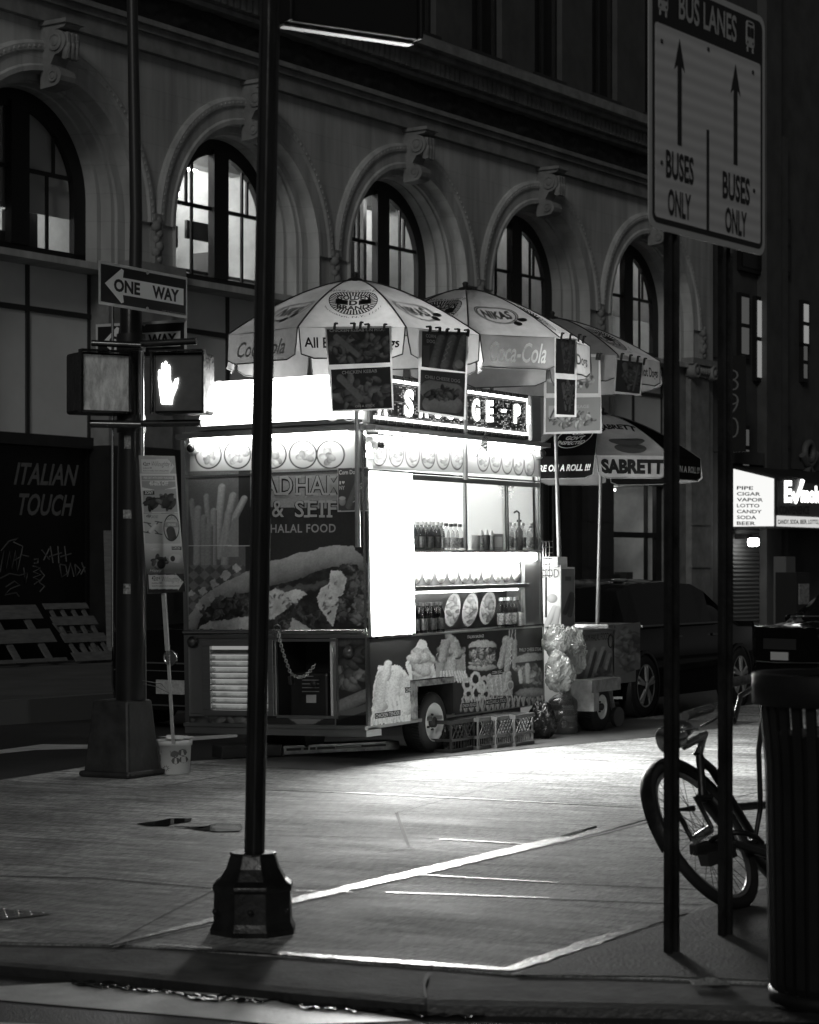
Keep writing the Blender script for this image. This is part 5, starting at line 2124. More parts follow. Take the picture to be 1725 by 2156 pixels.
# service side: lit column, display tiers, lower printed panel
q = MB(CT.M)
uE = su(863)
q.box(.02, -.03, .935, uE, -.002, 2.17)
q.build('lit_panel_case', M_cart, cart)
q = MB(CT.M)
q.box(.03, -.042, .95, uE - .012, -.0305, 2.155)
ep = q.build('lit_panel', E_PANEL, cart)
q = MB(CT.M)
for i in range(4):
    c = .12 + i * .14
    q.tube([(c + .05 * math.cos(a_ * .2618 + 3.14), -.044, 1.02 + .06 * math.sin(a_ * .2618 + 3.14)) for a_ in range(13)], .003, 4)
q.build('plate_ring', E_RING, ep)
q = MB(CT.M)
q.box(uE, -.02, 1.56, CL - .02, .33, 1.58)
q.box(uE, -.03, 1.265, su(1108), .12, 1.3)
q.box(uE, -.01, .92, CL - .02, .32, .934)
q.build('display_shelf', M_steel, cart, bevel=.003)
q = MB(CT.M)
q.box(uE + .02, -.018, 1.5, CL - .12, .0, 1.556)
q.build('shelf_light', E_SHELF, cart)
q = MB(CT.M)
q.box(uE + .02, .0, 1.245, su(1090), .02, 1.26)
q.build('ledge_light', emit('ledge_light', 9), cart)
q = MB(CT.M)
q.box(uE, .05, 1.301, su(1108), .065, 1.5)
dp_ = q.build('plate_panel', mat('plate_panel_grey', .035, .6), cart)
q = MB(CT.M)
for x in (875, 901, 928, 953, 977, 1001, 1024, 1047, 1066, 1087):
    u = su(x, .05)
    q.lathe([(.001, .008), (.07, .008), (.075, .0)], 22, (u, .05, 1.395), (0, -1, 0), cap=False)
q.build('white_plate', mat('plate_white', .85, .4), dp_)
q = MB(CT.M)
q.box(uE + .01, .3, .935, CL - .04, .315, 1.26)
q.build('display_back', mat('display_grey', .12, .35), cart)
q = MB(CT.M)
for x in (980, 1063, 1068):
    u = su(x)
    q.box(u, -.012, 1.58, u + .025, .012, 2.16)
q.box(uE, -.012, 2.12, CL - .02, .012, 2.16)
q.build('window_frame', M_steel, cart)
q = MB(CT.M)
q.box(su(985), .0, 1.58, su(1062), .003, 2.12)
q.box(su(1072), .0, 1.58, CL - .03, .003, 2.12)
gl = q.build('window_glass', M_glass, cart)
q = MB()
SG = lambda x, y: S(x, y, -.002)
textq(q, 'ADHAM', SG, (1049, 1029), (1082, 1031), 11, bold=.02)
textq(q, '& SEIF', SG, (1052, 1048), (1082, 1050), 16, bold=.02)
q.build('window_lettering', fabric('frosted_lettering', .85, .5), gl)
q = MB(CT.M)
ub, ue = su(867, .02), su(944, .02)
out = [(0.0, .285), (ub, .285), (ub, .53), (ue, .53), (ue, .285), (CL, .285), (CL, .92), (0, .92)]
q.prism(out, lambda u, z: (u, .02, z), lambda u, z: (u, -.002, z))
q.build('lower_side_panel', M_blk2, cart)
q = MB(CT.M)
q.box(ub - .1, -.012, .53, ue + .01, -.003, .575)
q.box(ub - .1, -.012, .285, ub, -.003, .53)
q.build('wheel_arch_trim', mat('arch_trim_metal', .35, .35, .6, .8, 14), cart)
q = MB(CT.M)
q.box(ub - .02, .02, .53, ue + .02, .3, .55)
q.box(ub - .02, .02, .28, ub, .3, .53)
q.box(ue, .02, .28, ue + .02, .3, .53)
q.build('wheel_well', M_dark, cart)

c4 = lambda x, y: (745 + .2683 * x, 1276 + .2683 * y)
p = Print(lambda x, y: S(x, y, -.0045), 780, 1340, 1147, 1530, 380, 110, .014, ((780, 1347), (1146, 1313), (1146, 1481), (780, 1529)))
def P4(pts, col, tex=0, ts=.25):
    p.poly([c4(*t) for t in pts], col, tex, ts)
def C4(x0, y0, x1, y1, r, col, sh=.55, tex=.35, ts=.5):
    p.cap(*c4(x0, y0), *c4(x1, y1), r * .268, r * .268, col, sh, tex, ts)
def B4(x, y, rx, ry, n, s_, lo, hi):
    p.bits(*c4(x, y), rx * .268, ry * .268, n, s_ * .268, lo, hi)
p.warp(2.2, .16)
P4([(185, 470), (330, 470), (470, 640), (470, 900), (135, 935), (150, 640)], .5, .2, .1)
for x in range(150, 470, 18):
    C4(x, 830 + (x % 5) * 8, x + 24 * math.sin(x), 940, 9, .5, .4)
C4(230, 560, 200, 780, 55, .42); C4(300, 560, 290, 740, 58, .5); C4(390, 600, 390, 800, 55, .45); C4(250, 460, 240, 560, 30, .5)
for x in (260, 290, 320, 345):
    C4(x, 720, x + 20, 830, 11, .6, .4)
P4([(480, 265), (520, 275), (600, 540), (590, 625), (430, 640), (370, 460)], .5, .25, .1)
B4(495, 470, 70, 120, 16, 46, .3, .5)
for cx_, cy_ in ((520, 410), (480, 500), (530, 590), (450, 420), (520, 520)):
    p.ell(*c4(cx_, cy_), 10, 11, .3, .42, .6, .3, .4)
P4([(640, 270), (740, 255), (820, 380), (830, 590), (600, 600), (590, 420)], .25, .3, .15)
B4(705, 400, 90, 130, 26, 40, .15, .36)
C4(670, 300, 650, 420, 34, .28); C4(740, 300, 760, 380, 36, .32); C4(720, 440, 725, 560, 32, .35)
for x in range(640, 830, 20):
    C4(x, 520, x + 30 * math.sin(x * .3), 600, 8, .5, .4)
p.ell(*c4(965, 320), 31, 13, .02, .4, .5, .2, .2)
p.rect(*c4(860, 330), *c4(1075, 470), .03)
B4(965, 400, 110, 60, 70, 15, .08, .5)
p.ell(*c4(960, 485), 31, 8, 0, .36, .5, .2, .2)
B4(960, 455, 100, 14, 30, 12, .1, .45)
C4(1190, 190, 1180, 260, 4, .4, .1); C4(1215, 190, 1200, 260, 4, .4, .1); C4(1238, 190, 1240, 260, 4, .4, .1)
C4(1160, 265, 1110, 470, 27, .36); C4(1195, 275, 1165, 500, 26, .38); C4(1235, 285, 1230, 480, 22, .34)
p.line([c4(1198 + 9 * (-1) ** i, 300 + i * 22) for i in range(8)], 1.6, .6)
for cx_, cy_, r in ((840, 620, 42), (905, 580, 48), (920, 690, 50), (975, 610, 40), (990, 700, 36), (850, 700, 40), (950, 640, 36)):
    p.ring(*c4(cx_, cy_), r * .268 * .75, r * .268, 5.5, .34 + .1 * (cx_ % 3) / 3)
for i in range(9):
    x = 1020 + i * 20
    C4(x, 560 + 30 * math.sin(i * 2), x + 16, 690, 22, .36 + .08 * (i % 2), .6)
C4(1180, 540, 1150, 660, 24, .42)
p.ell(*c4(1197, 628), 7.5, 10, 0, .48, .3)
p.ell(*c4(1197, 628), 5.5, 7.5, 0, .2, .3)
for x in range(800, 1500, 15):
    C4(x, 720 + 14 * math.sin(x), x + 30 * math.sin(x * .7), 830, 7, .3 + .2 * ((x // 15) % 3) / 3, .5)
p.ell(*c4(1375, 430), 43, 16, -.1, .32, .55, .25, .2)
p.poly([c4(1240, 450), c4(1500, 420), c4(1500, 650), c4(1240, 620)], .02)
B4(1370, 540, 120, 90, 90, 22, .03, .4)
p.cap(*c4(1345, 470), *c4(1350, 590), 6, 5, .5, .4)
p.cap(*c4(1280, 520), *c4(1290, 600), 5, 4, .5, .4)
p.ell(*c4(1390, 680), 40, 10, -.05, .24, .5, .3, .2)
p.c *= 1.75 * (.75 + .5 * p.noise(.6, 17, 2))
L_ = np.array(CT.I)
loc_u = p.P @ L_[0, :3] + L_[0, 3]
loc_w = p.P @ L_[2, :3] + L_[2, 3]
p.keep = ~((loc_u > ub - .1) & (loc_u < ue + .01) & (loc_w < .58))
p.build('side_print', M_print, cart)
SA, SB = (lambda x, y: S(x, y, -.006)), (lambda x, y: S(x, y, -.0075))
def L4(s_, x0, y0, x1, y1, h_):
    return (s_, c4(x0, y0), c4(x1, y1), h_ * .268, {'bold': .015})
tags_ = [L4('CHICKEN TENDER', 172, 880, 362, 852, 30), L4('CHICK', 408, 675, 468, 668, 28), L4('CHICKEN WINGS', 634, 605, 780, 588, 30), L4('ITALIAN SAUSAGE', 893, 256, 1022, 246, 24),
         L4('CORN DOG', 1087, 537, 1162, 528, 24), L4('ONION RINGS', 853, 798, 958, 786, 27), L4('MOZZARELLA STICKS', 1043, 772, 1195, 752, 27), L4('PHILLY CHEESE STEAK', 1300, 358, 1474, 352, 28)]
q = MB()
for s_, bl_, br_, h_, kw in tags_:
    q.cut()
    q.quad(SA(bl_[0] - 1.5, bl_[1] + 1.8), SA(br_[0] + 1.5, br_[1] + 1.8), SA(br_[0] + 1.5, br_[1] - h_ - 1.8), SA(bl_[0] - 1.5, bl_[1] - h_ - 1.8))
q.build('dish_name_strip', M_out, cart)
q = MB()
for s_, bl_, br_, h_, kw in tags_:
    textq(q, s_, SB, bl_, br_, h_, **kw)
q.build('dish_name_lettering', M_ink, cart)

# scrolling LED sign on the service side
q = MB(CT.M)
ua, ubx = su(790, -.03), su(1118, -.03)
q.box(ua, -.03, 2.521, ubx, .03, 2.9)
ls = q.build('led_sign', mat('led_board', .05, .2), cart)
q = MB(CT.M)
for z in (2.555, 2.57, 2.845, 2.86):
    q.box(ua + .02, -.036, z, ubx - .02, -.031, z + .006)
for i in range(22):
    z = 2.58 + i * .012
    q.box(ubx - .03, -.036, z, ubx - .02, -.031, z + .006)
q.build('led_border', E_DOTS, ls)
q = MB()
LP = lambda x, y: S(x, y, -.036)
xs = [(806, 'A'), (835, ' '), (862, 'S'), (893, 'A'), (923, 'U'), (950, 'S'), (977, 'A'), (1003, 'G'), (1032, 'E'), (1061, '-'), (1090, 'P'), (1113, 'I')]
for x, ch_ in xs:
    if ch_ == ' ':
        continue
    k = 1 - (x - 806) * .0012
    yb = 874 + (x - 806) * .062
    if ch_ == '-':
        textq(q, ch_, LP, (x - 5, yb - 22), (x + 5, yb - 22), 6)
    else:
        hw = 10 * k if ch_ != 'I' else 3
        textq(q, ch_, LP, (x - hw, yb), (x + hw, yb + .6), 62 * k, bold=.05)
q.build('led_lettering', E_DOTS, ls)
rr_ = random.Random(14)
for lev, nm in ((.35, 'dim'), (.1, 'faint')):
    q = MB(CT.M)
    for i in range(96):
        for j in range(20):
            if rr_.random() < .2 + .14 * math.sin(i * .41):
                u = ua + .04 + i * (ubx - ua - .1) / 96
                q.box(u, -.0325, 2.585 + j * .0125, u + .015, -.031, 2.593 + j * .0125)
    for z_ in (2.588, 2.7, 2.83):
        q.box(ua + .03, -.0315, z_, ubx - .04, -.031, z_ + .001)
    q.build('led_dot_lettering', emit(nm + '_leds', lev), ls)
q = MB(CT.M)
for i in range(26):
    q.box(ua + .02, -.0385, 2.583 + i * .01, ubx - .03, -.037, 2.5855 + i * .01)
q.build('led_mask', M_blk2, ls)
q = MB(CT.M)
for i in range(20):                 # lattice of unlit lamp caps
    for j in (2.536, 2.88):
        u = ua + .07 + i * (ubx - ua - .14) / 19
        q.cut()
        q.lathe([(.02, 0), (.018, .012), (.001, .014)], 8, (u, -.031, j), (0, -1, 0), cap=False)
q.build('lamp_cap', M_blk2, ls)
q = MB(CT.M)
q.box(.02, -.02, 2.521, .06, .02, 2.75)
q.cut()
q.box(su(1122), -.02, 2.521, su(1140), .02, 2.9)
q.cut()
q.box(.4, .3, 2.521, .44, .34, 2.8)
q.build('roof_post', M_cart, cart)

# dome cameras
for c, ax in ((S(789, 938, -.0), -fdir), (S(1131, 955, -.0), -fdir), (Fp(409, 944, -.0), -sdir)):
    q = MB()
    q.lathe([(.05, 0), (.05, .03), (.045, .04), (.036, .045)], 22, c, ax)
    dc = q.build('dome_camera', M_white, cart)
    q = MB()
    q.lathe([(.034, .045), (.031, .06), (.02, .075), (.001, .08)], 18, c, ax, cap=False)
    q.build('dome', mat('dome_dark', .02, .05), dc)

# wheel and running gear
def cart_wheel(c, ax, R, rr, wd, par, F_=None):
    q = MB()
    q.lathe([(rr, 0), (R * .86, -.004), (R * .97, .012), (R, .04), (R, wd - .04), (R * .97, wd - .012), (rr, wd)], 48, c, ax, cap=False)
    w_o = q.build('wheel', M_rubber, par)
    q = MB()
    for i in range(60):
        a = 2 * math.pi * i / 60
        Z = V(ax).normalized(); X = Z.cross(V((0, 0, 1))).normalized(); Y = Z.cross(X)
        r_ = X * math.cos(a) + Y * math.sin(a)
        q.bar(c + r_ * (R + .001) + Z * .02, c + (X * math.cos(a + .05) + Y * math.sin(a + .05)) * (R + .001) + Z * (wd * .45), .008, .005, up=r_)
    q.build('tread', M_blk2, w_o)
    q = MB()
    q.lathe([(rr, .002), (rr * .97, -.006), (rr * .92, .01), (rr * .88, .035), (rr * .5, .05), (rr * .32, .03), (.001, .03)], 36, c, ax, cap=False)
    q.build('rim', mat('wheel_white', .82, .4), w_o)
    q = MB()
    q.lathe([(rr * .28, .03), (rr * .28, -.005), (rr * .2, -.012), (.001, -.012)], 16, c, ax, cap=False)
    for i in range(5):
        a = i * 1.2566
        Z = V(ax).normalized(); X = Z.cross(V((0, 0, 1))).normalized(); Y = Z.cross(X)
        q.lathe([(.009, .02), (.009, 0), (.001, -.002)], 8, c + (X * math.cos(a) + Y * math.sin(a)) * rr * .4 + Z * .02, Z)
    q.build('hub', M_dgrey, w_o)
wc = S(915, 1528, .03)
wc.z = .24
cart_wheel(wc, fdir, .235, .152, .18, cart)
q = MB(CT.M)
u0 = CT.l(wc).x
q.box(u0 - .04, .1, .2, u0 + .04, CW - .1, .27)
q.box(.3, .3, .2, CL - .2, .36, .25)
q.box(.3, CW - .4, .2, CL - .2, CW - .34, .25)
q.lathe([(.235, 0), (.235, .18)], 30, (u0, CW - .22, .24), (0, 1, 0))
q.lathe([(.16, 0), (.16, .5)], 20, (.5, .75, .18), (0, 1, 0))
q.build('axle', M_blk2, cart)

# ---- things on and under the cart
q_root = thing('generator', 'black portable generator inside the open cabinet of the food cart', 'generator', Fp(655, 1500, .25))
q = MB(CT.M)
g0, g1 = fv(693, .25), fv(612, .25)
q.box(.2, g0, .3, .44, g1, .66)
q.build('casing', mat('generator_black', .02, .4), q_root, bevel=.02)
q = MB()
for i in range(5):
    a, b = Fp(637, 1424 + i * 8, .197), Fp(672 if i else 660, 1424 + i * 8, .197)
    q.bar(a, b, .006, .012, up=sdir)
q.build('panel_lines', mat('panel_print', .25, .6), q_root)
q = MB()
q.quad(Fp(645, 1480, .197), Fp(666, 1480, .197), Fp(666, 1463, .197), Fp(645, 1463, .197))
q.build('sticker', mat('sticker_silver', .5, .3), q_root)
q = MB()
q.lathe([(.028, 0), (.026, .02), (.001, .022)], 14, Fp(662, 1440, .2), -sdir, cap=False)
q.build('dial', M_dgrey, q_root)

ch_t = thing('chain', 'steel chain looped over the chrome rail on the front of the cart', 'chain', Fp(584, 1325, -.12))
q = MB()
path = []
for i in range(34):
    s_ = i / 33
    if s_ < .5:
        path.append(Fp(586 + 26 * (s_ * 2) ** 1.3, 1330 + 88 * s_ * 2, -.12 - .01 * math.sin(s_ * 9)))
    else:
        k = (s_ - .5) * 2
        path.append(Fp(612 + 52 * k, 1418 - 12 * math.sin(k * 3.14) * -1 - 20 * k * k, -.1 + .1 * k))
for i in range(len(path) - 1):
    a, b = path[i], path[i + 1]
    d = (b - a)
    m = (a + b) / 2
    t_ = d.normalized()
    s_ = t_.cross(V((0, 1, .3)) if i % 2 else V((1, .2, 0))).normalized()
    q.tube([m + t_ * d.length * .72 * math.cos(j * .785) + s_ * .011 * math.sin(j * .785) for j in range(8)], .0042, 6, closed=True)
for k_ in range(2):
    q.tube([Fp(584 + 9 * math.cos(j * .785), 1328 + 13 * math.sin(j * .785), -.12 + .03 * math.sin(j * .785)) for j in range(8)], .006, 6, closed=True)
q.build('links', mat('chain_steel', .4, .3, .9), ch_t)
q = MB()
q.bar(Fp(612, 1424, -.12), Fp(614, 1442, -.12), .045, .03)
q.build('padlock', M_blk2, ch_t, bevel=.004)

# long metal bar under the cart
ba, bb_ = gnd(462, 1601), gnd(840, 1583)
lbr = thing('loading_ramp', 'long low metal ramp with dark end block lying on the ground under the cart', 'ramp', ba)
d_ = (bb_ - ba).normalized()
LB = Fr(ba, d_)
ln = (bb_ - ba).length
q = MB(LB.M)
q.box(.02, 0, .01, ln * .34, .18, .105)
q.build('end_block', M_blk2, lbr, bevel=.01)
q = MB(LB.M)
q.box(ln * .345, .0, .07, ln, .2, .085)
q.box(ln * .345, -.01, .02, ln, .012, .07)
q.box(ln * .345, .19, .02, ln, .2, .07)
q.build('rail', mat('worn_aluminium', .3, .35, .8, .4, 12), lbr)
q = MB(LB.M)
for x0, x1 in ((.36, .44), (.455, .48), (.49, .52), (.53, .63)):
    q.box(ln * x0, -.014, .048, ln * x1, -.011, .068)
q.box(ln * .78, -.014, .05, ln * .92, -.011, .068)
q.build('dark_inset', M_blk2, lbr)
q = MB(LB.M)
q.box(ln * .64, -.015, .045, ln * .77, -.011, .069)
for i in range(5):
    q.box(ln * (.6 + .05 * i), -.013, .024, ln * (.6 + .05 * i) + .012, -.0105, .034)
q.build('reflector', mat('pale_reflector', .4, .4), lbr)

# corn dog poster over the corner of the front print
cd = thing('corn_dog_poster', 'small corn dog poster fixed at the top corner of the cart front', 'poster', Fp(742, 1078, -.012))
p = Print(lambda x, y: Fp(x, y, -.012), 0, 0, 0, 0, 70, 100, .07, ((711, 986), (775, 983), (776, 1076), (711, 1078)))
p.cap(760, 1000, 736, 1065, 7, 8, .16, .5, .2)
p.cap(768, 1010, 754, 1072, 7, 8, .2, .5, .2)
p.cap(776, 1030, 770, 1070, 6, 7, .18, .5, .2)
p.line([(762 - i * 2 + 4 * (-1) ** i, 1015 + i * 6) for i in range(8)], 1.8, .5)
p.ell(721, 1056, 7, 9, 0, .35, .3)
p.ell(721, 1049, 7, 4, 0, .5, .1)
for x0, y0, x1, y1 in ((711, 984, 776, 985.5), (711, 1075, 776, 1078), (711, 984, 712.5, 1078)):
    p.rect(x0, y0, x1, y1, .5)
p.build('sheet', M_paper, cd)
q = MB()
textq(q, 'Corn Dog', lambda x, y: Fp(x, y, -.014), (714, 1002), (752, 1001), 12, bold=.02)
textq(q, 'I', lambda x, y: Fp(x, y, -.014), (715, 1020), (718, 1020), 7)
textq(q, 'NY', lambda x, y: Fp(x, y, -.014), (715, 1031), (726, 1031), 8)
q.poly([Fp(723 + 3.2 * a, 1016 - 3.4 * b, -.014) for a, b in ((0, -1), (.7, -.2), (1, .4), (.75, .9), (.3, .95), (0, .5), (-.3, .95), (-.75, .9), (-1, .4), (-.7, -.2))])
q.build('lettering', M_ink, cd)

# bottles, cans and menu ovals in the display
def make_bottle(name, label, r, h_, body, capm, labm, group, cat='bottle'):
    t = thing(name, label, cat, ID, group)
    q = MB()
    q.lathe([(r * .88, 0), (r, .008), (r, h_ * .2), (r * .96, h_ * .24), (r, h_ * .28), (r, h_ * .56), (r * .97, h_ * .62), (r * .82, h_ * .72), (r * .5, h_ * .8), (r * .4, h_ * .84), (r * .4, h_ * .89)], 16)
    q.build('bottle', body, t)
    q = MB()
    q.lathe([(r * .52, h_ * .89), (r * .52, h_ * .99), (r * .46, h_ * 1.005)], 14)
    q.build('cap', capm, t)
    q = MB()
    q.lathe([(r * 1.02, h_ * .1), (r * 1.02, h_ * .48)], 14, cap=False)
    q.build('label', labm, t)
    return t
M_bdark = glass('dark_drink', .4, .1)
M_bclear = glass('clear_drink', .8, .08)
M_bmid = glass('mid_drink', .5, .1)
M_capw = mat('cap_white', .75, .4)
M_capd = mat('cap_dark', .06, .4)
M_lab1 = mat('label_dark', .06, .4, 0, .9, 40)
M_lab2 = mat('label_pale', .4, .4, 0, .9, 50)
GU, GL = 'bottles on the upper window shelf', 'bottles in the lower display'
protos = []
protos.append((make_bottle('drink_bottle', 'dark drink bottle with white cap next to the tall lit panel', .034, .225, M_bdark, M_capw, M_lab1, GU), [(871, .08), (880, .15), (888, .08), (897, .15), (905, .08), (913, .15), (921, .08), (929, .15)], 1.581))
protos.append((make_bottle('drink_bottle', 'clear drink bottle standing mid way along the upper shelf', .033, .215, M_bclear, M_capd, M_lab2, GU), [(940, .08), (950, .14), (959, .08), (969, .14)], 1.581))
protos.append((make_bottle('drink_bottle', 'pale drink bottle with white cap behind the window lettering', .035, .235, M_bclear, M_capw, M_lab2, GU), [(1074, .06), (1083, .14), (1101, .06), (1111, .14), (1118, .06)], 1.581))
protos.append((make_bottle('drink_bottle', 'dark vitamin drink bottle with white cap ending the upper shelf row', .036, .22, M_bdark, M_capw, M_lab1, GU), [(1126, .07), (1133, .05)], 1.581))
protos.append((make_bottle('drink_bottle', 'sports drink bottle with dark cap before the oval food cards', .037, .235, M_bmid, M_capd, M_lab1, GL), [(871, .06), (880, .14), (889, .06), (898, .14), (907, .06), (916, .14), (925, .06)], .935))
protos.append((make_bottle('water_bottle', 'small water bottle with white cap between oval cards and cans', .03, .25, M_bclear, M_capw, M_lab2, GL), [(1052, .08), (1060, .16), (1067, .08), (1074, .16), (1081, .08), (1088, .16)], .935))
for t, pos, z in protos:
    for i, (x, v) in enumerate(pos):
        M = Matrix.Translation(CT.p(su(x, v), v, z)) @ Matrix.Rotation(i * 1.3, 4, 'Z')
        if i == 0:
            t.matrix_world = M
            TM[t.name] = M
        else:
            dup(t, M)
sb_ = thing('sauce_bottle', 'dark pump bottle standing in front of the others on the upper shelf', 'bottle', CT.p(su(1094, .05), .05, 1.581))
q = MB()
o_ = CT.p(su(1094, .05), .05, 1.581)
q.lathe([(.03, 0), (.032, .01), (.032, .16), (.012, .2), (.012, .24), (.022, .24), (.022, .26), (.008, .262), (.008, .32)], 14, o_)
q.build('bottle', M_bdark, sb_)
q = MB()
q.tube([o_ + V((0, 0, .32)), o_ + V((-.02, -.01, .335)), o_ + V((-.045, -.02, .32))], .008, 8)
q.build('pump', M_blk2, sb_)
for i_, (x, v, hh, r_) in enumerate(((1003, .06, .12, .04), (1015, .1, .17, .026), (1026, .06, .17, .026), (1036, .1, .17, .026), (1049, .07, .14, .045))):
    o_ = CT.p(su(x, v), v, 1.581)
    if r_ < .03:
        t = thing('squeeze_bottle', ['', 'pale squeeze bottle next to the stacked cups on the upper shelf', 'dark squeeze bottle in the middle of three on the upper shelf', 'grey squeeze bottle next to the napkin holder on the upper shelf'][i_], 'bottle', o_, 'squeeze bottles on the upper shelf')
        q = MB()
        q.lathe([(r_, 0), (r_, hh * .7), (r_ * .8, hh * .75)], 14, o_)
        q.build('bottle', [None, M_lab2, M_capd, M_bmid][i_], t)
        q = MB()
        q.lathe([(r_ * .8, hh * .75), (r_ * .25, hh), (.001, hh * 1.01)], 12, o_, cap=False)
        q.build('nozzle', M_capw, t)
    elif i_ == 0:
        t = thing('paper_cup_stack', 'stack of white paper cups on the upper shelf beside the window frame', 'cups', o_)
        q = MB()
        for j in range(6):
            q.lathe([(r_ * .8, .018 * j), (r_, .018 * j + .03), (r_ * 1.03, .018 * j + .032)], 16, o_, cap=False)
        q.build('cups', M_capw, t)
        q = MB()
        q.lathe([(r_ * .7, .14), (.001, .141)], 16, o_)
        q.build('lid', M_lab2, t)
    else:
        t = thing('napkin_holder', 'steel napkin holder on the upper shelf', 'napkin holder', o_)
        q = MB()
        q.box(o_.x - r_, o_.y - .03, o_.z, o_.x + r_, o_.y + .03, o_.z + hh)
        q.build('case', M_steel, t, bevel=.006)
        q = MB()
        q.box(o_.x - r_ * .8, o_.y - .035, o_.z + hh * .2, o_.x + r_ * .8, o_.y - .0305, o_.z + hh * .8)
        q.build('napkins', M_capw, t)
def make_can(label, body):
    t = thing('drink_can', label, 'can', ID, 'cans in the lower display')
    q = MB()
    q.lathe([(.026, 0), (.033, .008), (.033, .112), (.027, .122)], 18)
    q.build('can', body, t)
    q = MB()
    q.lathe([(.0275, .1215), (.0275, .1235), (.024, .121), (.001, .121)], 18, cap=False)
    q.build('lid', M_steel, t)
    return t
cans = [(1094, .05, .935, 'pale soda can standing in front of the water bottles', mat('can_pale', .5, .3, .3, .5, 30)), (1110, .05, .935, 'black soda can in the bottom row of the can stack', mat('can_black', .03, .3, .3, .9, 30)),
        (1125, .05, .935, 'grey soda can under the silver one in the can stack', mat('can_grey', .2, .3, .3, .7, 30)), (1112, .05, 1.06, 'dark soda can with pale letters on top of the stack', mat('can_dark', .06, .3, .3, 1, 40)),
        (1127, .05, 1.06, 'silver soda can on top at the outer corner of the stack', mat('can_silver', .45, .3, .7, .6, 30))]
for x, v, z, lb_, m_ in cans:
    t = make_can(lb_, m_)
    M = Matrix.Translation(CT.p(su(x, v), v, z))
    t.matrix_world = M
    TM[t.name] = M
for i, (x, y, lb_) in enumerate(((953, 1284, 'oval food card with pale rim leaning beside the sports bottles'), (990, 1284, 'oval food card standing between two other oval cards'), (1027, 1280, 'oval food card leaning beside the small water bottles'))):
    t = thing('menu_oval', lb_, 'menu card', S(x, y + 30, .1), 'oval food pictures')
    p = Print(lambda a, b: S(a, b, .1 + .1 * (1335 - b) / 90), x - 22, y - 40, x + 22, y + 38, 44, 60, .5)
    p.bits(x, y, 13, 28, 26, 6, .2, .6)
    p.ring(x, y, 16, 34, 2.4, .6)
    r = ((p.X - x - (y - p.Y) * .15) / 16) ** 2 + ((p.Y - y) / 34) ** 2
    p.keep = r < 1.1
    p.build('card', M_paper, t)
    q = MB()
    q.poly([S(x + 5 + 9 * math.cos(k_ * .45), y - 37 - 5 * math.sin(k_ * .45), .21) for k_ in range(8)])
    q.build('title_tab', M_lab2, t)
fl = thing('flag', 'small striped flag on a thin stick fixed to the umbrella pole over the service window', 'flag', S(1008, 960, -.1))
q = MB()
q.tube([S(1004, 962, -.06), S(1026, 902, -.12)], .004, 6)
q.build('stick', M_wood, fl)
p = Print(lambda x, y: S(x, y, -.1), 0, 0, 0, 0, 40, 60, .4, ((1018, 918), (1028, 921), (1027, 952), (1010, 936)))
p.c = np.where(((p.Y * .7 + p.X * .3) // 2.5) % 2 == 0, .06, .55)
p.c = np.where((p.Y < 934) & (p.X > 1014), np.where(((p.X // 2) + (p.Y // 2)) % 2 == 0, .03, .35), p.c)
p.build('cloth', M_paper, fl)

# ------------------------------------------------------------ umbrellas
M_cream = fabric('umbrella_cream', .42, .36, .2)
M_creamg = fabric('umbrella_coloured_panel', .25, .36, .2)
M_creamd = fabric('umbrella_dark_cloth', .01, .1)
M_trim = mat('umbrella_trim', .02, .6)
M_uink = mat('umbrella_print_dark', .012, .8, spec=.1)
M_ugrey = mat('umbrella_print_grey', .1, .8, spec=.2)
M_upale = mat('umbrella_print_pale', .6, .6)
M_pole = mat('umbrella_pole_metal', .3, .42, .6, .2, 8)

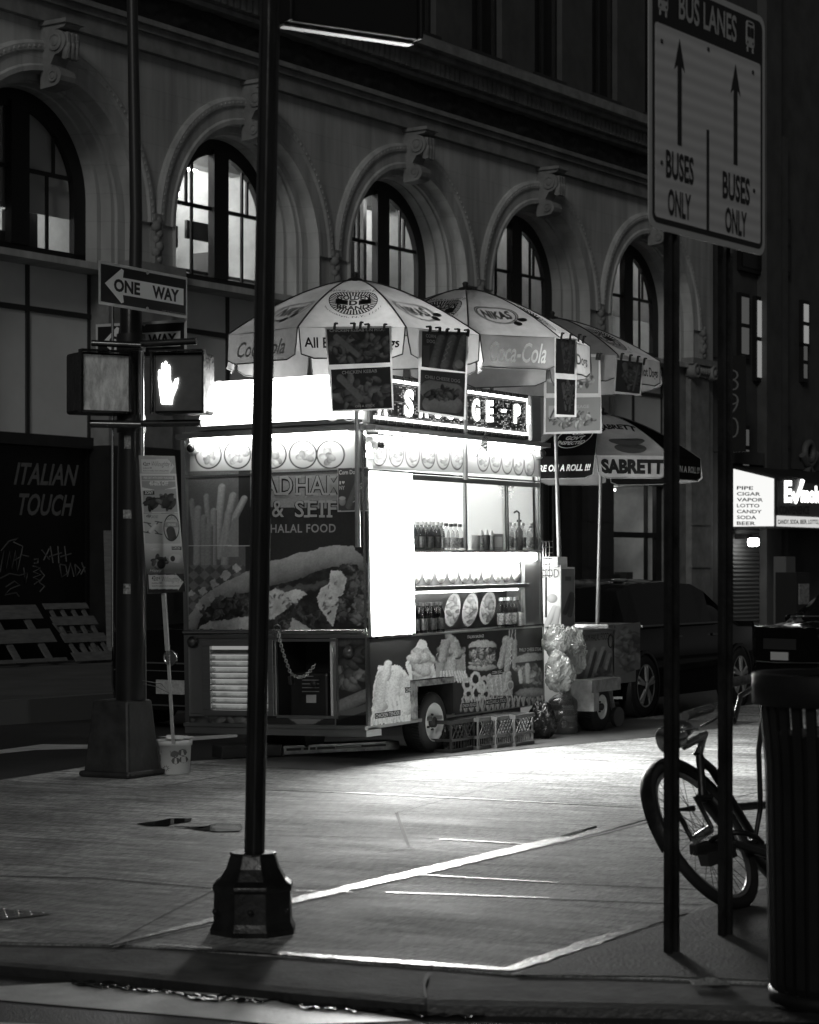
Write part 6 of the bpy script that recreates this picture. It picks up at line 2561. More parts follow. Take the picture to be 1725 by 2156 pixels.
class Umb:
    def __init__(s, name, label, apex, R, dz, vh, rot, foot, mats=None, group=None):
        s.a, s.R, s.dz, s.vh = V(apex), R, dz, vh
        s.ang = [math.radians(rot + 45 * k) for k in range(9)]
        s.t = thing(name, label, 'umbrella', Matrix.Translation(V(foot)), group)
        mats = mats or [0] * 8
        q, f = MB(), MB()
        for k in range(8):
            q.grid(lambda u, v: s.pt(k, u, .03 + .97 * v), 10, 10, mats[k])
            f.grid(lambda u, v: s.flap(k, u, v), 12, 6, mats[k])
        q.build('canopy', [M_cream, M_creamd, M_creamg], s.t)
        f.build('valance', [M_cream, M_creamd, M_creamg], s.t)
        q = MB()
        for k in range(8):
            q.tube([s.pt(k, 0, .03 + .97 * i / 10) + V((0, 0, .003)) for i in range(11)], .0055, 5)
            hem = [s.flap(k, 0, i / 4) for i in range(5)] + [s.flap(k, i / 8, 1) for i in range(1, 8)] + [s.flap(k, 1, 1 - i / 4) for i in range(5)]
            q.tube(hem, .005, 5)
        q.build('edge_trim', [M_trim] if 1 not in mats else [mat('grey_edge_trim', .2, .7)], s.t)
        q = MB()
        q.lathe([(.07, -.012), (.05, .012), (.02, .018), (.02, .035), (.026, .045), (.015, .06), (.001, .063)], 14, s.a)
        q.build('finial', M_trim, s.t)
        q = MB()
        d = V(foot) - s.a
        q.tube([s.a - V((0, 0, .01)), s.a + d * .5, V(foot)], [.016, .016, .021], 12)
        q.build('pole', M_pole, s.t)
        q = MB()
        hub = s.a + d.normalized() * .42
        for k in range(8):
            q.tube([s.pt(k, 0, .99) - V((0, 0, .012)), s.pt(k, 0, .5) - V((0, 0, .014)), s.pt(k, 0, .03) - V((0, 0, .014))], .005, 5)
            q.tube([hub, s.pt(k, 0, .52) - V((0, 0, .016))], .0045, 5)
        q.build('ribs', M_dgrey, s.t)
    def rib(s, k, qn):
        a = s.ang[k]
        return s.a + V((s.R * qn * math.sin(a), -s.R * qn * math.cos(a), -s.dz * qn ** 1.55))
    def pt(s, k, u, qn):
        p = s.rib(k, qn) * (1 - u) + s.rib(k + 1, qn) * u
        return p - V((0, 0, .035 * math.sin(math.pi * u) * math.sin(math.pi * min(qn, 1) * .9)))
    def flap(s, k, u, v):
        uu = .5 + (u - .5) * (.985 - .05 * v)
        p = s.rib(k, 1) * (1 - uu) + s.rib(k + 1, 1) * uu
        e = min(u, 1 - u) * 8
        vv = v * (1 - (.14 * (1 - min(e, 1)) ** 2 if v > .5 else 0))
        am = (s.ang[k] + s.ang[k + 1]) / 2
        o = V((math.sin(am), -math.cos(am), 0)) * (.012 * math.sin(u * 11 + k) * v + .015 * v)
        return p + o - V((0, 0, s.vh * vv))
    def on(s, k, x, r, e=.004):
        """point on panel k: x across (m), r from the apex (m)"""
        u = .5 + x / max(2 * r * math.sin(math.pi / 8), .02)
        am = (s.ang[k] + s.ang[k + 1]) / 2
        return s.pt(k, u, r / s.R) + V((math.sin(am) * .4, -math.cos(am) * .4, .9)) * e
    def onf(s, k, u, v, e=.004):
        am = (s.ang[k] + s.ang[k + 1]) / 2
        return s.flap(k, u, v) + V((math.sin(am), -math.cos(am), 0)) * e

def golden(q, um, k, rc=.56, sx=.17, sy=.22):
    R = um.R
    rc *= R
    f = lambda x, y, e=.004: um.on(k, x, rc - y, e)
    n = 44
    for i in range(n):
        a0, a1 = 2 * math.pi * i / n, 2 * math.pi * (i + .55) / n
        q.quad(f(sx * .72 * math.cos(a0), sy * .62 * math.sin(a0)), f(sx * .97 * math.cos(a0), sy * .97 * math.sin(a0)), f(sx * .97 * math.cos(a1), sy * .97 * math.sin(a1)), f(sx * .72 * math.cos(a1), sy * .62 * math.sin(a1)))
        a0, a1 = 2 * math.pi * i / n, 2 * math.pi * (i + 1) / n
        q.quad(f(sx * .96 * math.cos(a0), sy * .96 * math.sin(a0)), f(sx * math.cos(a0), sy * math.sin(a0)), f(sx * math.cos(a1), sy * math.sin(a1)), f(sx * .96 * math.cos(a1), sy * .96 * math.sin(a1)))
    for x0, x1 in ((-.72, -.22), (.22, .72)):
        q.quad(f(sx * x0, sy * -.2), f(sx * x1, sy * -.2), f(sx * x1, sy * .2), f(sx * x0, sy * .2))
    text(q, 'GOLDEN', lambda x, y: f(sx * (-.68 + 1.36 * x), sy * (.25 + .42 * y - .12 * (2 * x - 1) ** 2)), bold=.04)
    text(q, 'BRAND', lambda x, y: f(sx * (-.66 + 1.32 * x), sy * (-.62 + .36 * y + .1 * (2 * x - 1) ** 2)), bold=.04)
    text(q, 'D', lambda x, y: f(sx * (-.17 + .34 * x), sy * (-.22 + .44 * y)), bold=.05)
    text(q, 'MANUFACTURED BY', lambda x, y: f(sx * 1.12 * math.sin((x - .5) * 1.9) * (1 + .1 * y), sy * (1.02 * math.cos((x - .5) * 1.9) + .14 * y)), bold=.0)
    text(q, 'Brooklyn, N.Y. 11211', lambda x, y: f(sx * 1.3 * math.sin((x - .5) * 2.1), sy * (-1.3 * math.cos((x - .5) * 2.1) + .02 + .18 * y)), bold=.0)

def nikas(q, um, k, rc=.6, xo=.0):
    rc *= um.R
    q.cut()
    f = lambda x, y: um.on(k, x + xo, rc - y, .004)
    n = 40
    for i in range(n):
        a0, a1 = 2 * math.pi * i / n, 2 * math.pi * (i + 1) / n
        for k0, k1 in ((.9, .97), (1.0, 1.06)):
            q.quad(*[f(.17 * m * math.cos(a), .14 * m * math.sin(a)) for a, m in ((a0, k0), (a0, k1), (a1, k1), (a1, k0))])
    text(q, 'NIKAS', lambda x, y: f(-.125 + .25 * x, -.07 + .14 * y), bold=.05, shear=.15)
def blob(q, um, k, rc, xo):
    f = lambda x, y: um.on(k, x + xo, rc * um.R - y, .0045)
    q.cut()
    for cx, cy, rx, ry in ((-.035, -.02, .035, .035), (.025, .03, .04, .028)):
        q.poly([f(cx + rx * math.cos(i * .524), cy + ry * math.sin(i * .524)) for i in range(12)])

GU_ = 'cream umbrellas over the food cart'
a1_ = at(748, 590, 16.4)
u1 = Umb('cart_umbrella', 'cream umbrella with a round dark emblem facing front over the cart corner', a1_, .98, .44, .22, -22.5, V((at(754, 1000, 16.38).x, 16.38, 1.6)), [0, 2] * 4, group=GU_)
q = MB()
golden(q, u1, 0, .6, .175, .2)
text(q, 'All Beef Hot Dogs', lambda x, y: u1.onf(0, .04 + .92 * x, .78 - .45 * y), bold=.02)
q.build('dark_print', M_uink, u1.t)
q = MB()
nikas(q, u1, 1, .7, -.02)
nikas(q, u1, 7, .7, .02)
text(q, 'Coca-Cola', lambda x, y: u1.onf(7, .15 + .7 * x, .8 - .5 * y), bold=.01, shear=.4)
text(q, 'Sausages', lambda x, y: u1.onf(1, .15 + .7 * x, .75 - .4 * y), bold=.02)
q.build('grey_print', mat('umbrella_faded_print', .14, .8, spec=.2), u1.t)
q = MB()
blob(q, u1, 1, .78, .14)
blob(q, u1, 7, .82, .1)
q.build('black_print', M_trim, u1.t)
a2_ = at(980, 609, 17.86)
u2 = Umb('cart_umbrella', 'cream umbrella in the middle with faded grey panel and white script lettering', a2_, 1.0, .46, .25, 0, S(980, 1010, -.05), [2, 0] * 4, group=GU_)
q = MB()
golden(q, u2, 7, .6)
golden(q, u2, 1, .6)
q.build('dark_print', M_uink, u2.t)
q = MB()
nikas(q, u2, 0, .66, -.01)
text(q, 'Hot Dogs', lambda x, y: u2.onf(1, .1 + .8 * x, .8 - .45 * y), bold=.02)
q.build('grey_print', M_ugrey, u2.t)
q = MB()
text(q, 'Coca-Cola', lambda x, y: u2.onf(0, .2 + .66 * x, .82 - .62 * y), bold=.015, shear=.4)
q.build('pale_print', mat('umbrella_white_print', .85, .6), u2.t)
q = MB()
blob(q, u2, 0, .78, .15)
q.build('black_print', M_trim, u2.t)
a3_ = at(1163, 670, 19.6)
u3 = Umb('cart_umbrella', 'cream umbrella behind the others with a single sandwich picture on its rim', a3_, .95, .4, .22, -13, CT.p(3.62, .05, 1.45), [2, 0] * 4, group=GU_)
q = MB()
golden(q, u3, 1, .6)
text(q, 'All Beef Hot Dogs', lambda x, y: u3.onf(1, .06 + .88 * x, .8 - .5 * y), bold=.02)
q.build('dark_print', M_uink, u3.t)
sa_ = at(1268, 872, 20.5)
us = Umb('vendor_umbrella', 'low black and white hot dog umbrella over the second cart', sa_, .9, .42, .2, -8.5, at(1258, 1330, 20.45), [0, 1] * 4)
q = MB()
f = lambda x, y: us.on(0, x, .56 * us.R - y, .004)
text(q, 'SABRETT', lambda x, y: f(-.17 + .34 * x, .02 + .1 * y - .12 * (2 * x - 1) ** 2 + .06), bold=.05)
text(q, 'SABRETT', lambda x, y: us.onf(0, .05 + .88 * x, .82 - .66 * y), bold=.06)
q.build('dark_print', M_uink, us.t)
q = MB()
q.poly([f(.02 + .17 * math.cos(i * .4), -.16 + .06 * math.sin(i * .4)) for i in range(16)])
q.cut()
q.poly([f(.02 + .15 * math.cos(i * .4), -.27 + .08 * math.sin(i * .4)) for i in range(16)])
q.build('grey_print', M_ugrey, us.t)
q = MB()
f = lambda x, y: us.on(7, x, .66 * us.R - y, .004)
for i in range(32):
    a0, a1 = 2 * math.pi * i / 32, 2 * math.pi * (i + 1) / 32
    q.quad(*[f(.17 * m * math.cos(a), .17 * m * math.sin(a)) for a, m in ((a0, .94), (a0, 1), (a1, 1), (a1, .94))])
text(q, 'U.S.', lambda x, y: f(-.06 + .12 * x, .06 + .06 * y), bold=.04)
text(q, "GOV'T", lambda x, y: f(-.09 + .18 * x, -.03 + .07 * y), bold=.04)
text(q, 'INSPECTED', lambda x, y: f(-.135 + .27 * x, -.11 + .06 * y), bold=.04)
text(q, 'MORE ON A ROLL !!!', lambda x, y: us.onf(7, .02 + .93 * x, .68 - .3 * y), bold=.03, shear=.2)
text(q, 'ON A ROLL !!!', lambda x, y: us.onf(1, .2 + .76 * x, .68 - .3 * y), bold=.03, shear=.2)
q.build('pale_print', M_upale, us.t)

# ------------------------------------------------------------ food pictures in plastic sleeves
M_sleeve = fabric('sleeve_edge', .7, .5)
def kebab(p, x0, y0, x1, y1):
    cx, cy, rx, ry = (x0 + x1) / 2, (y0 + y1) / 2, (x1 - x0) / 2, (y1 - y0) / 2
    p.rect(x0, y0, x1, y1, .03)
    p.bits(cx, cy + ry * .15, rx * .95, ry * .7, 60, ry * .2, .05, .22)
    p.cap(x0 + rx * .3, y0 + ry * .5, cx, y1 - ry * .5, ry * .16, ry * .14, .17, .5, .2)
def corn(p, x0, y0, x1, y1):
    w_, h_ = x1 - x0, y1 - y0
    p.rect(x0, y0, x1, y1, .06)
    for a in (.32, .58, .85):
        p.cap(x0 + w_ * (a + .1), y0 + h_ * .2, x0 + w_ * (a - .06), y0 + h_ * .85, w_ * .1, w_ * .11, .17, .6, .3, .3)
    p.line([(x0 + w_ * (.62 - i * .02) + 3 * (-1) ** i, y0 + h_ * (.25 + .07 * i)) for i in range(8)], 1.5, .3)
    p.rect(x0 + w_ * .03, y0 + h_ * .35, x0 + w_ * .17, y0 + h_ * .85, .1)
    p.cap(x0 + w_ * .82, y0 + h_ * .8, x0 + w_ * .84, y0 + h_ * .82, w_ * .09, None, .25, .3)
def cheese(p, x0, y0, x1, y1):
    w_, h_ = x1 - x0, y1 - y0
    p.rect(x0, y0, x1, y1, .07)
    p.cap(x0 + w_ * .22, y0 + h_ * .42, x0 + w_ * .75, y0 + h_ * .5, h_ * .2, None, .22, .5, .2)
    p.cap(x0 + w_ * .22, y0 + h_ * .72, x0 + w_ * .78, y0 + h_ * .76, h_ * .16, None, .26, .5, .2)
    p.bits(x0 + w_ * .5, y0 + h_ * .52, w_ * .34, h_ * .12, 40, h_ * .06, .04, .2)
def gyro(p, x0, y0, x1, y1):
    w_, h_ = x1 - x0, y1 - y0
    p.rect(x0, y0, x1, y1, .03)
    p.cap(x0 + w_ * .35, y0 + h_ * .15, x0 + w_ * .5, y0 + h_ * .85, w_ * .1, w_ * .06, .16, .6, .2)
    p.bits(x0 + w_ * .62, y0 + h_ * .45, w_ * .22, h_ * .36, 40, w_ * .1, .05, .22)
    p.cap(x0 + w_ * .86, y0 + h_ * .2, x0 + w_ * .66, y0 + h_ * .9, w_ * .06, w_ * .04, .14, .6)
def salad(p, x0, y0, x1, y1):
    w_, h_ = x1 - x0, y1 - y0
    p.rect(x0, y0, x1, y1, .22)
    p.bits(x0 + w_ * .5, y0 + h_ * .62, w_ * .42, h_ * .2, 70, h_ * .07, .05, .5)
    p.rect(x0 + w_ * .06, y0 + h_ * .25, x0 + w_ * .2, y0 + h_ * .62, .33)
    p.line([(x0 + w_ * .09, y0 + h_ * .58), (x0 + w_ * .17, y0 + h_ * .32)], 4, .06)
def poster(name, label, pic_list, frame, texts, clips, outline, group='food pictures clipped under the umbrellas'):
    """frame: function (x, y, e) to a point, e towards the camera"""
    xc = sum(p_[0] for p_ in outline) / len(outline)
    yc = min(p_[1] for p_ in outline)
    t = thing(name, label, 'poster', frame(xc, yc, 0), group)
    q = MB()
    q.prism(outline, lambda x, y: frame(x, y, 0), lambda x, y: frame(x, y, .002))
    q.build('sleeve', M_sleeve, t)
    for fn, cor, nx, ny in pic_list:
        p = Print(lambda x, y: frame(x, y, .003), cor[0][0], cor[0][1], 0, 0, nx, ny, .05, cor)
        xs_, ys_ = [c[0] for c in cor], [c[1] for c in cor]
        fn(p, min(xs_) , min(ys_), max(xs_), max(ys_))
        p.build('picture', M_gloss, t)
    if texts:
        q = MB()
        for s_, bl_, br_, h_ in texts:
            textq(q, s_, lambda x, y: frame(x, y, .005), bl_, br_, h_, bold=.02)
        q.build('lettering', mat('poster_ink', .3, .4), t)
    q = MB()
    for x, y in clips:
        q.cut()
        a = frame(x, y + 6, .012)
        b = frame(x + 2, y - 8, .012)
        q.bar(a, b, .012, .018)
        q.bar(b, frame(x + 7 * (-1) ** int(x), y - 7, .03), .008, .012)
    if clips:
        q.build('clip', M_blk2, t)
    return t
M_gloss = printmat('glossy_photo', .12, .5, .12)
fA = lambda x, y, e: at(x, y, 15.44 - e)
poster('food_poster', 'two chicken kebab pictures hung in a plastic sleeve under the front umbrella', [(kebab, [(688, 693), (820, 690), (822, 763), (693, 768)], 90, 56), (kebab, [(697, 778), (822, 772), (826, 859), (701, 864)], 90, 60)], fA,
       [('CHICKEN KEBAB ON PITA', (694, 699), (808, 697), 6), ('CHICKEN KEBAB', (720, 788), (794, 784), 7), ('ON A STICK', (748, 858), (790, 856), 5)],
       [(704, 688), (745, 688), (758, 686), (775, 690), (808, 690)], [(684, 688), (824, 686), (829, 862), (699, 868)])
r0, r1 = u1.rib(1, 1), u1.rib(2, 1)
PB = Fr((r0.x, r0.y, 0), V((r1.x - r0.x, r1.y - r0.y, 0)))
fB = lambda x, y, e: PB.p(*PB.pix(x, y, 1, -.035 - e))
poster('food_poster', 'corn dog picture above a chili cheese dog picture under the front umbrella', [(corn, [(889, 697), (983, 700), (980, 783), (888, 772)], 80, 60), (cheese, [(886, 778), (980, 786), (977, 878), (884, 864)], 80, 64)], fB,
       [('CORN', (897, 710), (918, 712), 7), ('DOG', (899, 721), (916, 723), 7), ('CHILI CHEESE DOG', (895, 796), (969, 806), 7)], [(905, 695), (925, 697), (940, 700), (965, 700), (985, 702)], [(882, 695), (986, 699), (981, 884), (880, 868)])
r0, r1 = u2.rib(1, 1), u2.rib(2, 1)
PC = Fr((r0.x, r0.y, 0), V((r1.x - r0.x, r1.y - r0.y, 0)))
fC = lambda x, y, e: PC.p(*PC.pix(x, y, 1, -.04 - e))
poster('food_poster', 'narrow pair of dark sandwich pictures hung under the middle umbrella', [(gyro, [(1171, 712), (1212, 716), (1210, 788), (1170, 785)], 50, 60), (gyro, [(1172, 797), (1212, 800), (1210, 874), (1172, 872)], 50, 60)], fC, [],
       [(1182, 709), (1200, 712), (1218, 712), (1228, 716)], [(1168, 710), (1215, 713), (1214, 878), (1168, 878)])
r0, r1 = u3.rib(0, 1), u3.rib(1, 1)
PD = Fr((r0.x, r0.y, 0), V((r1.x - r0.x, r1.y - r0.y, 0)))
fD = lambda x, y, e: PD.p(*PD.pix(x, y, 1, -.04 - e))
poster('food_poster', 'wide sausage and soda pictures in a clear sleeve behind the narrow sandwich pictures', [(salad, [(1151, 748), (1261, 752), (1260, 828), (1151, 828)], 80, 50), (salad, [(1150, 838), (1265, 836), (1264, 906), (1149, 910)], 90, 56)], fD,
       [('SAUSAGE', (1196, 860), (1241, 859), 7)], [(1256, 752), (1262, 752)], [(1146, 742), (1264, 746), (1268, 912), (1145, 914)])
r0, r1 = u3.rib(1, 1), u3.rib(2, 1)
PE = Fr((r0.x, r0.y, 0), V((r1.x - r0.x, r1.y - r0.y, 0)))
fE = lambda x, y, e: PE.p(*PE.pix(x, y, 1, -.04 - e))
poster('food_poster', 'single sandwich picture clipped alone on the rim of the rearmost cream umbrella', [(gyro, [(1300, 757), (1353, 764), (1347, 829), (1296, 824)], 56, 60)], fE, [], [(1308, 752), (1326, 755), (1342, 758), (1356, 762)], [(1297, 754), (1356, 761), (1350, 833), (1293, 829)])

# ------------------------------------------------------------ second cart and the clutter round it
C2 = Fr(CT.p(3.7, -.1, 0) * V((1, 1, 0)) if False else V((CT.p(3.7, -.1, 0).x, CT.p(3.7, -.1, 0).y, 0)), V((.467, .884, 0)))
cart2 = thing('hot_dog_cart', 'small low hot dog cart with worn food prints behind the lit cart', 'food cart', C2)
def S2p(x, y, v=0.0):
    return C2.p(*C2.pix(x, y, 1, v))
def u2x(x, v=0.0):
    return C2.pix(x, 1300, 1, v).x
L2 = u2x(1290)
q = MB(C2.M)
q.box(0, 0, .28, L2, .8, .88)
q.box(L2 + .02, .05, .38, u2x(1350), .75, .93)
q.build('body', M_cart, cart2, bevel=.006)
q = MB(C2.M)
q.box(-.02, -.02, .881, L2 + .03, .82, .9)
q.build('counter', M_steel, cart2)
p = Print(lambda x, y: S2p(x, y, -.004), 0, 0, 0, 0, 110, 100, .2, ((1214, 1342), (1290, 1332), (1291, 1478), (1214, 1495)))
p.c *= (.7 + .6 * p.noise(.08, 3))
for x0, y0, x1, y1 in ((1250, 1368, 1232, 1440), (1270, 1366, 1250, 1430), (1284, 1380, 1270, 1440)):
    p.cap(x0, y0, x1, y1, 5, 7, .38, .5, .3)
    p.cap(x0 + 4, y0 + 6, x1 + 5, y1, 3, 4, .06, .5, .3)
p.bits(1270, 1440, 20, 30, 40, 7, .08, .34)
p.build('side_print', M_print, cart2)
p = Print(lambda x, y: S2p(x, y, -.004), 0, 0, 0, 0, 50, 80, .17, ((1293, 1316), (1348, 1310), (1349, 1408), (1293, 1425)))
p.bits(1322, 1370, 26, 44, 70, 8, .06, .3)
p.build('end_print', M_print, cart2)
q = MB()
textq(q, 'ADAM HALAL FOOD', lambda x, y: S2p(x, y, -.007), (1225, 1352), (1282, 1346), 14, bold=.0)
q.tube([S2p(1288 + 5 * math.cos(i * .7854) - 2, 1350 + 14 * math.sin(i * .7854), -.008) for i in range(8)], .006, 5, closed=True)
q.build('side_lettering', M_out, cart2)
wc2 = S2p(1268, 1487, -.12)
wc2.z = .215
q = MB(C2.M)
l2 = C2.l(wc2)
q.box(l2.x - .42, -.2, .36, l2.x + .24, -.002, .47)
q.box(l2.x - .42, -.22, .2, l2.x - .3, -.002, .36)
q.build('fender', mat('scuffed_fender', .25, .5, 0, .5, 8), cart2)
cart_wheel(wc2 - V((.884, -.467, 0)) * .0, V((-.884, .467, 0)), .215, .11, .17, cart2)
q = MB()
cc = S2p(1300, 1487, -.02)
cc.z = .09
q.lathe([(.09, -.02), (.09, .02)], 20, cc, V((-.8, .6, 0)))
cs = q.build('caster', mat('caster_wheel', .12, .4), cart2)
q = MB()
q.bar(cc + V((-.02, .01, 0)), cc + V((-.05, .05, .17)), .04, .02)
q.bar(cc + V((-.1, .05, .17)), cc + V((.05, .05, .17)), .06, .02)
q.build('fork', M_steel, cs)
q = MB(C2.M)
q.box(.05, .05, .16, L2 - .05, .75, .279)
q.build('undercarriage', M_blk2, cart2)

bx = C2.p(0, 0, 0)
BX = Fr((CT.p(3.22, .02, 0).x, CT.p(3.22, .02, 0).y, 0), V((.467, .884, 0)))
def BXs(x, y, v=0.0):
    return BX.p(*BX.pix(x, y, 1, v))
def BXf(x, y, u=0.0):
    return BX.p(*BX.pix(x, y, 0, u))
ct = thing('menu_cabinet', 'tall pale cabinet with large food letters between the two carts', 'cabinet', BX)
x_c = 1181
uc = BX.pix(x_c, 1250, 1, 0).x
ue2 = BX.pix(1211, 1250, 1, 0).x
ztop = BX.pix(x_c, 1194, 1, 0).z
zbot = BX.pix(x_c, 1318, 1, 0).z
vw = .42
q = MB(BX.M)
q.box(uc, 0, zbot, ue2, vw, ztop)
q.box(uc + .02, .02, .0, ue2 - .02, vw - .02, zbot - .001)
q.box(uc - .02, .02, ztop, ue2 - .12, vw * .5, ztop + .09)
q.build('body', M_white, ct, bevel=.004)
ff = lambda x, y: BXf(x, y, uc - .004)
p = Print(ff, 1140, 1190, 1181, 1320, 50, 120, .55)
p.ell(1163, 1260, 11, 10, 0, .3, .5)
p.cap(1168, 1280, 1152, 1318, 6, 7, .4, .5)
p.cap(1176, 1282, 1170, 1312, 6, 7, .42, .5)
p.build('front_print', M_print, ct)
q = MB()
textq(q, 'FOOD', lambda x, y: BXf(x, y, uc - .007), (1130, 1218), (1177, 1216), 18, bold=-.01)
q.build('front_lettering', M_ugrey, ct)
p = Print(lambda x, y: BXs(x, y, -.004), 1183, 1198, 1210, 1318, 40, 110, .2)
p.cap(1203, 1250, 1190, 1290, 4, 5, .06, .5, .3)
p.cap(1208, 1252, 1200, 1295, 4, 5, .08, .5, .3)
p.rect(1190, 1214, 1203, 1223, .08)
p.build('side_print', M_print, ct)

def lumpy(name, label, cat, c, r, m, seed, sc3=(1, 1, 1), amp=.3, fr=3.0, crease=.09):
    """a bag: a soft bulging shape broken into sharp creases"""
    from mathutils import noise
    q = MB()
    n, k = 64, 44
    vs, fs = [], []
    for i in range(k + 1):
        a = math.pi * i / k
        for j in range(n):
            b = 2 * math.pi * j / n
            d = V((math.sin(a) * math.cos(b), math.sin(a) * math.sin(b), -math.cos(a)))
            big = noise.noise(d * fr + V((seed, 0, 0)))
            rid = 1 - 2 * abs(noise.noise(d * fr * 2.6 + V((0, seed, big)))) 
            fin = 1 - 2 * abs(noise.noise(d * fr * 6 + V((seed, seed, 0))))
            s_ = 1 + amp * big + crease * rid + crease * .5 * fin
            if d.z > .6:
                s_ *= 1 + .5 * (d.z - .6)
            vs.append(V(c) + V((d.x * sc3[0], d.y * sc3[1], d.z * sc3[2])) * r * s_)
    for i in range(k):
        for j in range(n):
            j2 = (j + 1) % n
            fs.append((i * n + j, i * n + j2, (i + 1) * n + j2, (i + 1) * n + j))
    q.add(vs, fs, 0, False)
    return tag(q.build(name, m), label, cat)
M_bag = fabric('clear_bag_plastic', .7, .4)
mb_ = bpy.data.materials.new('shiny_bag')
mb_.use_nodes = True
pn = mb_.node_tree.nodes['Principled BSDF']
pn.inputs['Base Color'].default_value = (.3, .31, .3, 1)
pn.inputs['Roughness'].default_value = .18
pn.inputs['Transmission Weight'].default_value = .45
b0 = S2p(1198, 1375, -.02)
lumpy('plastic_bag', 'large shiny plastic bag of rolls heaped between the two carts', 'bag', b0, .14, mb_, 3.1, (1.05, .7, 1.2), .25, 1.8)
b1 = S2p(1172, 1352, -.02)
lumpy('plastic_bag', 'bright plastic bag resting just below the menu cabinet', 'bag', b1, .1, mb_, 7.7, (1.1, .7, 1.2), .25, 1.8)
b2 = S2p(1178, 1418, -.08)
lumpy('plastic_bag', 'pale plastic bag behind the water jug', 'bag', b2, .12, mb_, 1.4, (1, .7, 1.2), .25, 1.8)
b3 = S2p(1240, 1338, .2)
lumpy('cloth_bundle', 'pale crumpled bundle on the counter of the small cart', 'bundle', b3, .08, M_bag, 5.5, (2, 1, .7), .5)
bb0 = gnd(1143, 1556)
lumpy('rubbish_bag', 'black rubbish bag beside the milk crates under the cart', 'bag', bb0 + V((0, .05, .13)), .14, mat('black_bag', .012, .2), 9.2, (.85, .9, 1.05), .3, 2.0, .04)

jg = gnd(1186, 1545)
jug = thing('water_jug', 'large water cooler jug standing at the corner of the lit cart', 'jug', jg)
jm = mat('jug_plastic', .14, .08, spec=.7)
pnj = jm.node_tree.nodes['Principled BSDF']
pnj.inputs['Transmission Weight'].default_value = .55
q = MB()
q.lathe([(.12, 0), (.13, .015), (.13, .1), (.124, .112), (.13, .125), (.13, .2), (.123, .21), (.13, .225), (.13, .28), (.12, .3), (.08, .335), (.035, .35), (.03, .37), (.03, .41)], 30, jg)
q.build('bottle', jm, jug)
q = MB()
q.lathe([(.034, .4), (.034, .44), (.028, .445)], 16, jg)
q.build('cap', M_blk2, jug)
q = MB()
jf = cyl(jg, .13, .13, 0, .3, .002)
q.tube([jf(1187 + 8 * math.cos(i * .524), 1524 + 10 * math.sin(i * .524)) for i in range(12)], .004, 4, closed=True)
textq(q, 'WATER', jf, (1180, 1528), (1194, 1528), 6)
q.build('label', M_ugrey, jug)

def crate(label, x0, x1, m, filled=True):
    g0 = gnd((x0 + x1) / 2, 1577 - (x0 - 1009) * .1)
    FRc = Fr(g0, V((.467, .884, 0)))
    hw = (FRc.pix(x1, 1575, 1, 0).x - FRc.pix(x0, 1575, 1, 0).x) / 2
    dp, h_ = .3, .255
    t = thing('milk_crate', label, 'crate', FRc, 'crates under the cart')
    q = MB(FRc.M)
    for z0, z1 in ((0, .03), (.09, .11), (h_ - .03, h_)):
        q.box(-hw, 0, z0, hw, .008, z1)
        q.box(-hw, .008, z0, -hw + .008, dp, z1)
        q.box(hw - .008, .008, z0, hw, dp, z1)
        q.box(-hw + .008, dp - .008, z0, hw - .008, dp, z1)
    for xx in (-hw, hw - .02):
        q.box(xx, .0085, .03, xx + .02, .02, h_ - .03)
    q.box(-hw + .008, .008, .005, hw - .008, dp - .008, .012)
    q.build('frame', m, t)
    q = MB(FRc.M)
    n = 5
    for i in range(-n, n + 1):
        for sg in (-1, 1):
            xa, xb = i * hw / 3.2, i * hw / 3.2 + sg * .11
            if -hw < min(xa, xb) and max(xa, xb) < hw:
                q.bar((xa, .005, .11), (xb, .005, h_ - .03), .006, .008, up=V((0, 1, 0)))
    for i in range(9):
        x = -hw + 2 * hw * (i + .5) / 9
        q.box(x - .003, .002, .03, x + .003, .007, .09)
    q.build('lattice', m, t)
    if filled:
        q = MB(FRc.M)
        for i in range(3):
            q.lathe([(.03, .013), (.03, .16), (.012, .2), (.012, .225)], 10, (-hw * .6 + i * hw * .6, .1, 0))
        q.build('stored_bottles', M_bclear if filled == 1 else M_bdark, t)
    return t
crate('dark milk crate of bottles just behind the cart wheel', 952, 1003, M_blk2, 2)
crate('grey milk crate first in the row of three under the cart', 1009, 1045, mat('crate_grey', .1, .5, 0, .2, 9), 2)
crate('pale milk crate in the middle of the row under the cart', 1047, 1085, mat('crate_pale', .14, .5, 0, .2, 9), 0)
crate('pale milk crate of shiny bottles beside the black rubbish bag', 1086, 1126, mat('crate_pale_grey', .12, .5, 0, .2, 9), 1)
wc_ = thing('wire_basket', 'dark wire basket hung at the back corner of the lit cart', 'basket', S2p(1150, 1180, .05))
q = MB()
for i in range(7):
    z = 1140 + i * 12
    q.tube([S2p(1143, z, .05), S2p(1158, z, .05), S2p(1163, z, .2)], .004, 5)
for x in (1144, 1150, 1157):
    q.tube([S2p(x, 1138, .05), S2p(x, 1215, .05)], .004, 5)
q.tube([S2p(1150, 1215, .05), S2p(1150, 1300, .05)], .01, 6)
q.build('wires', M_dgrey, wc_)

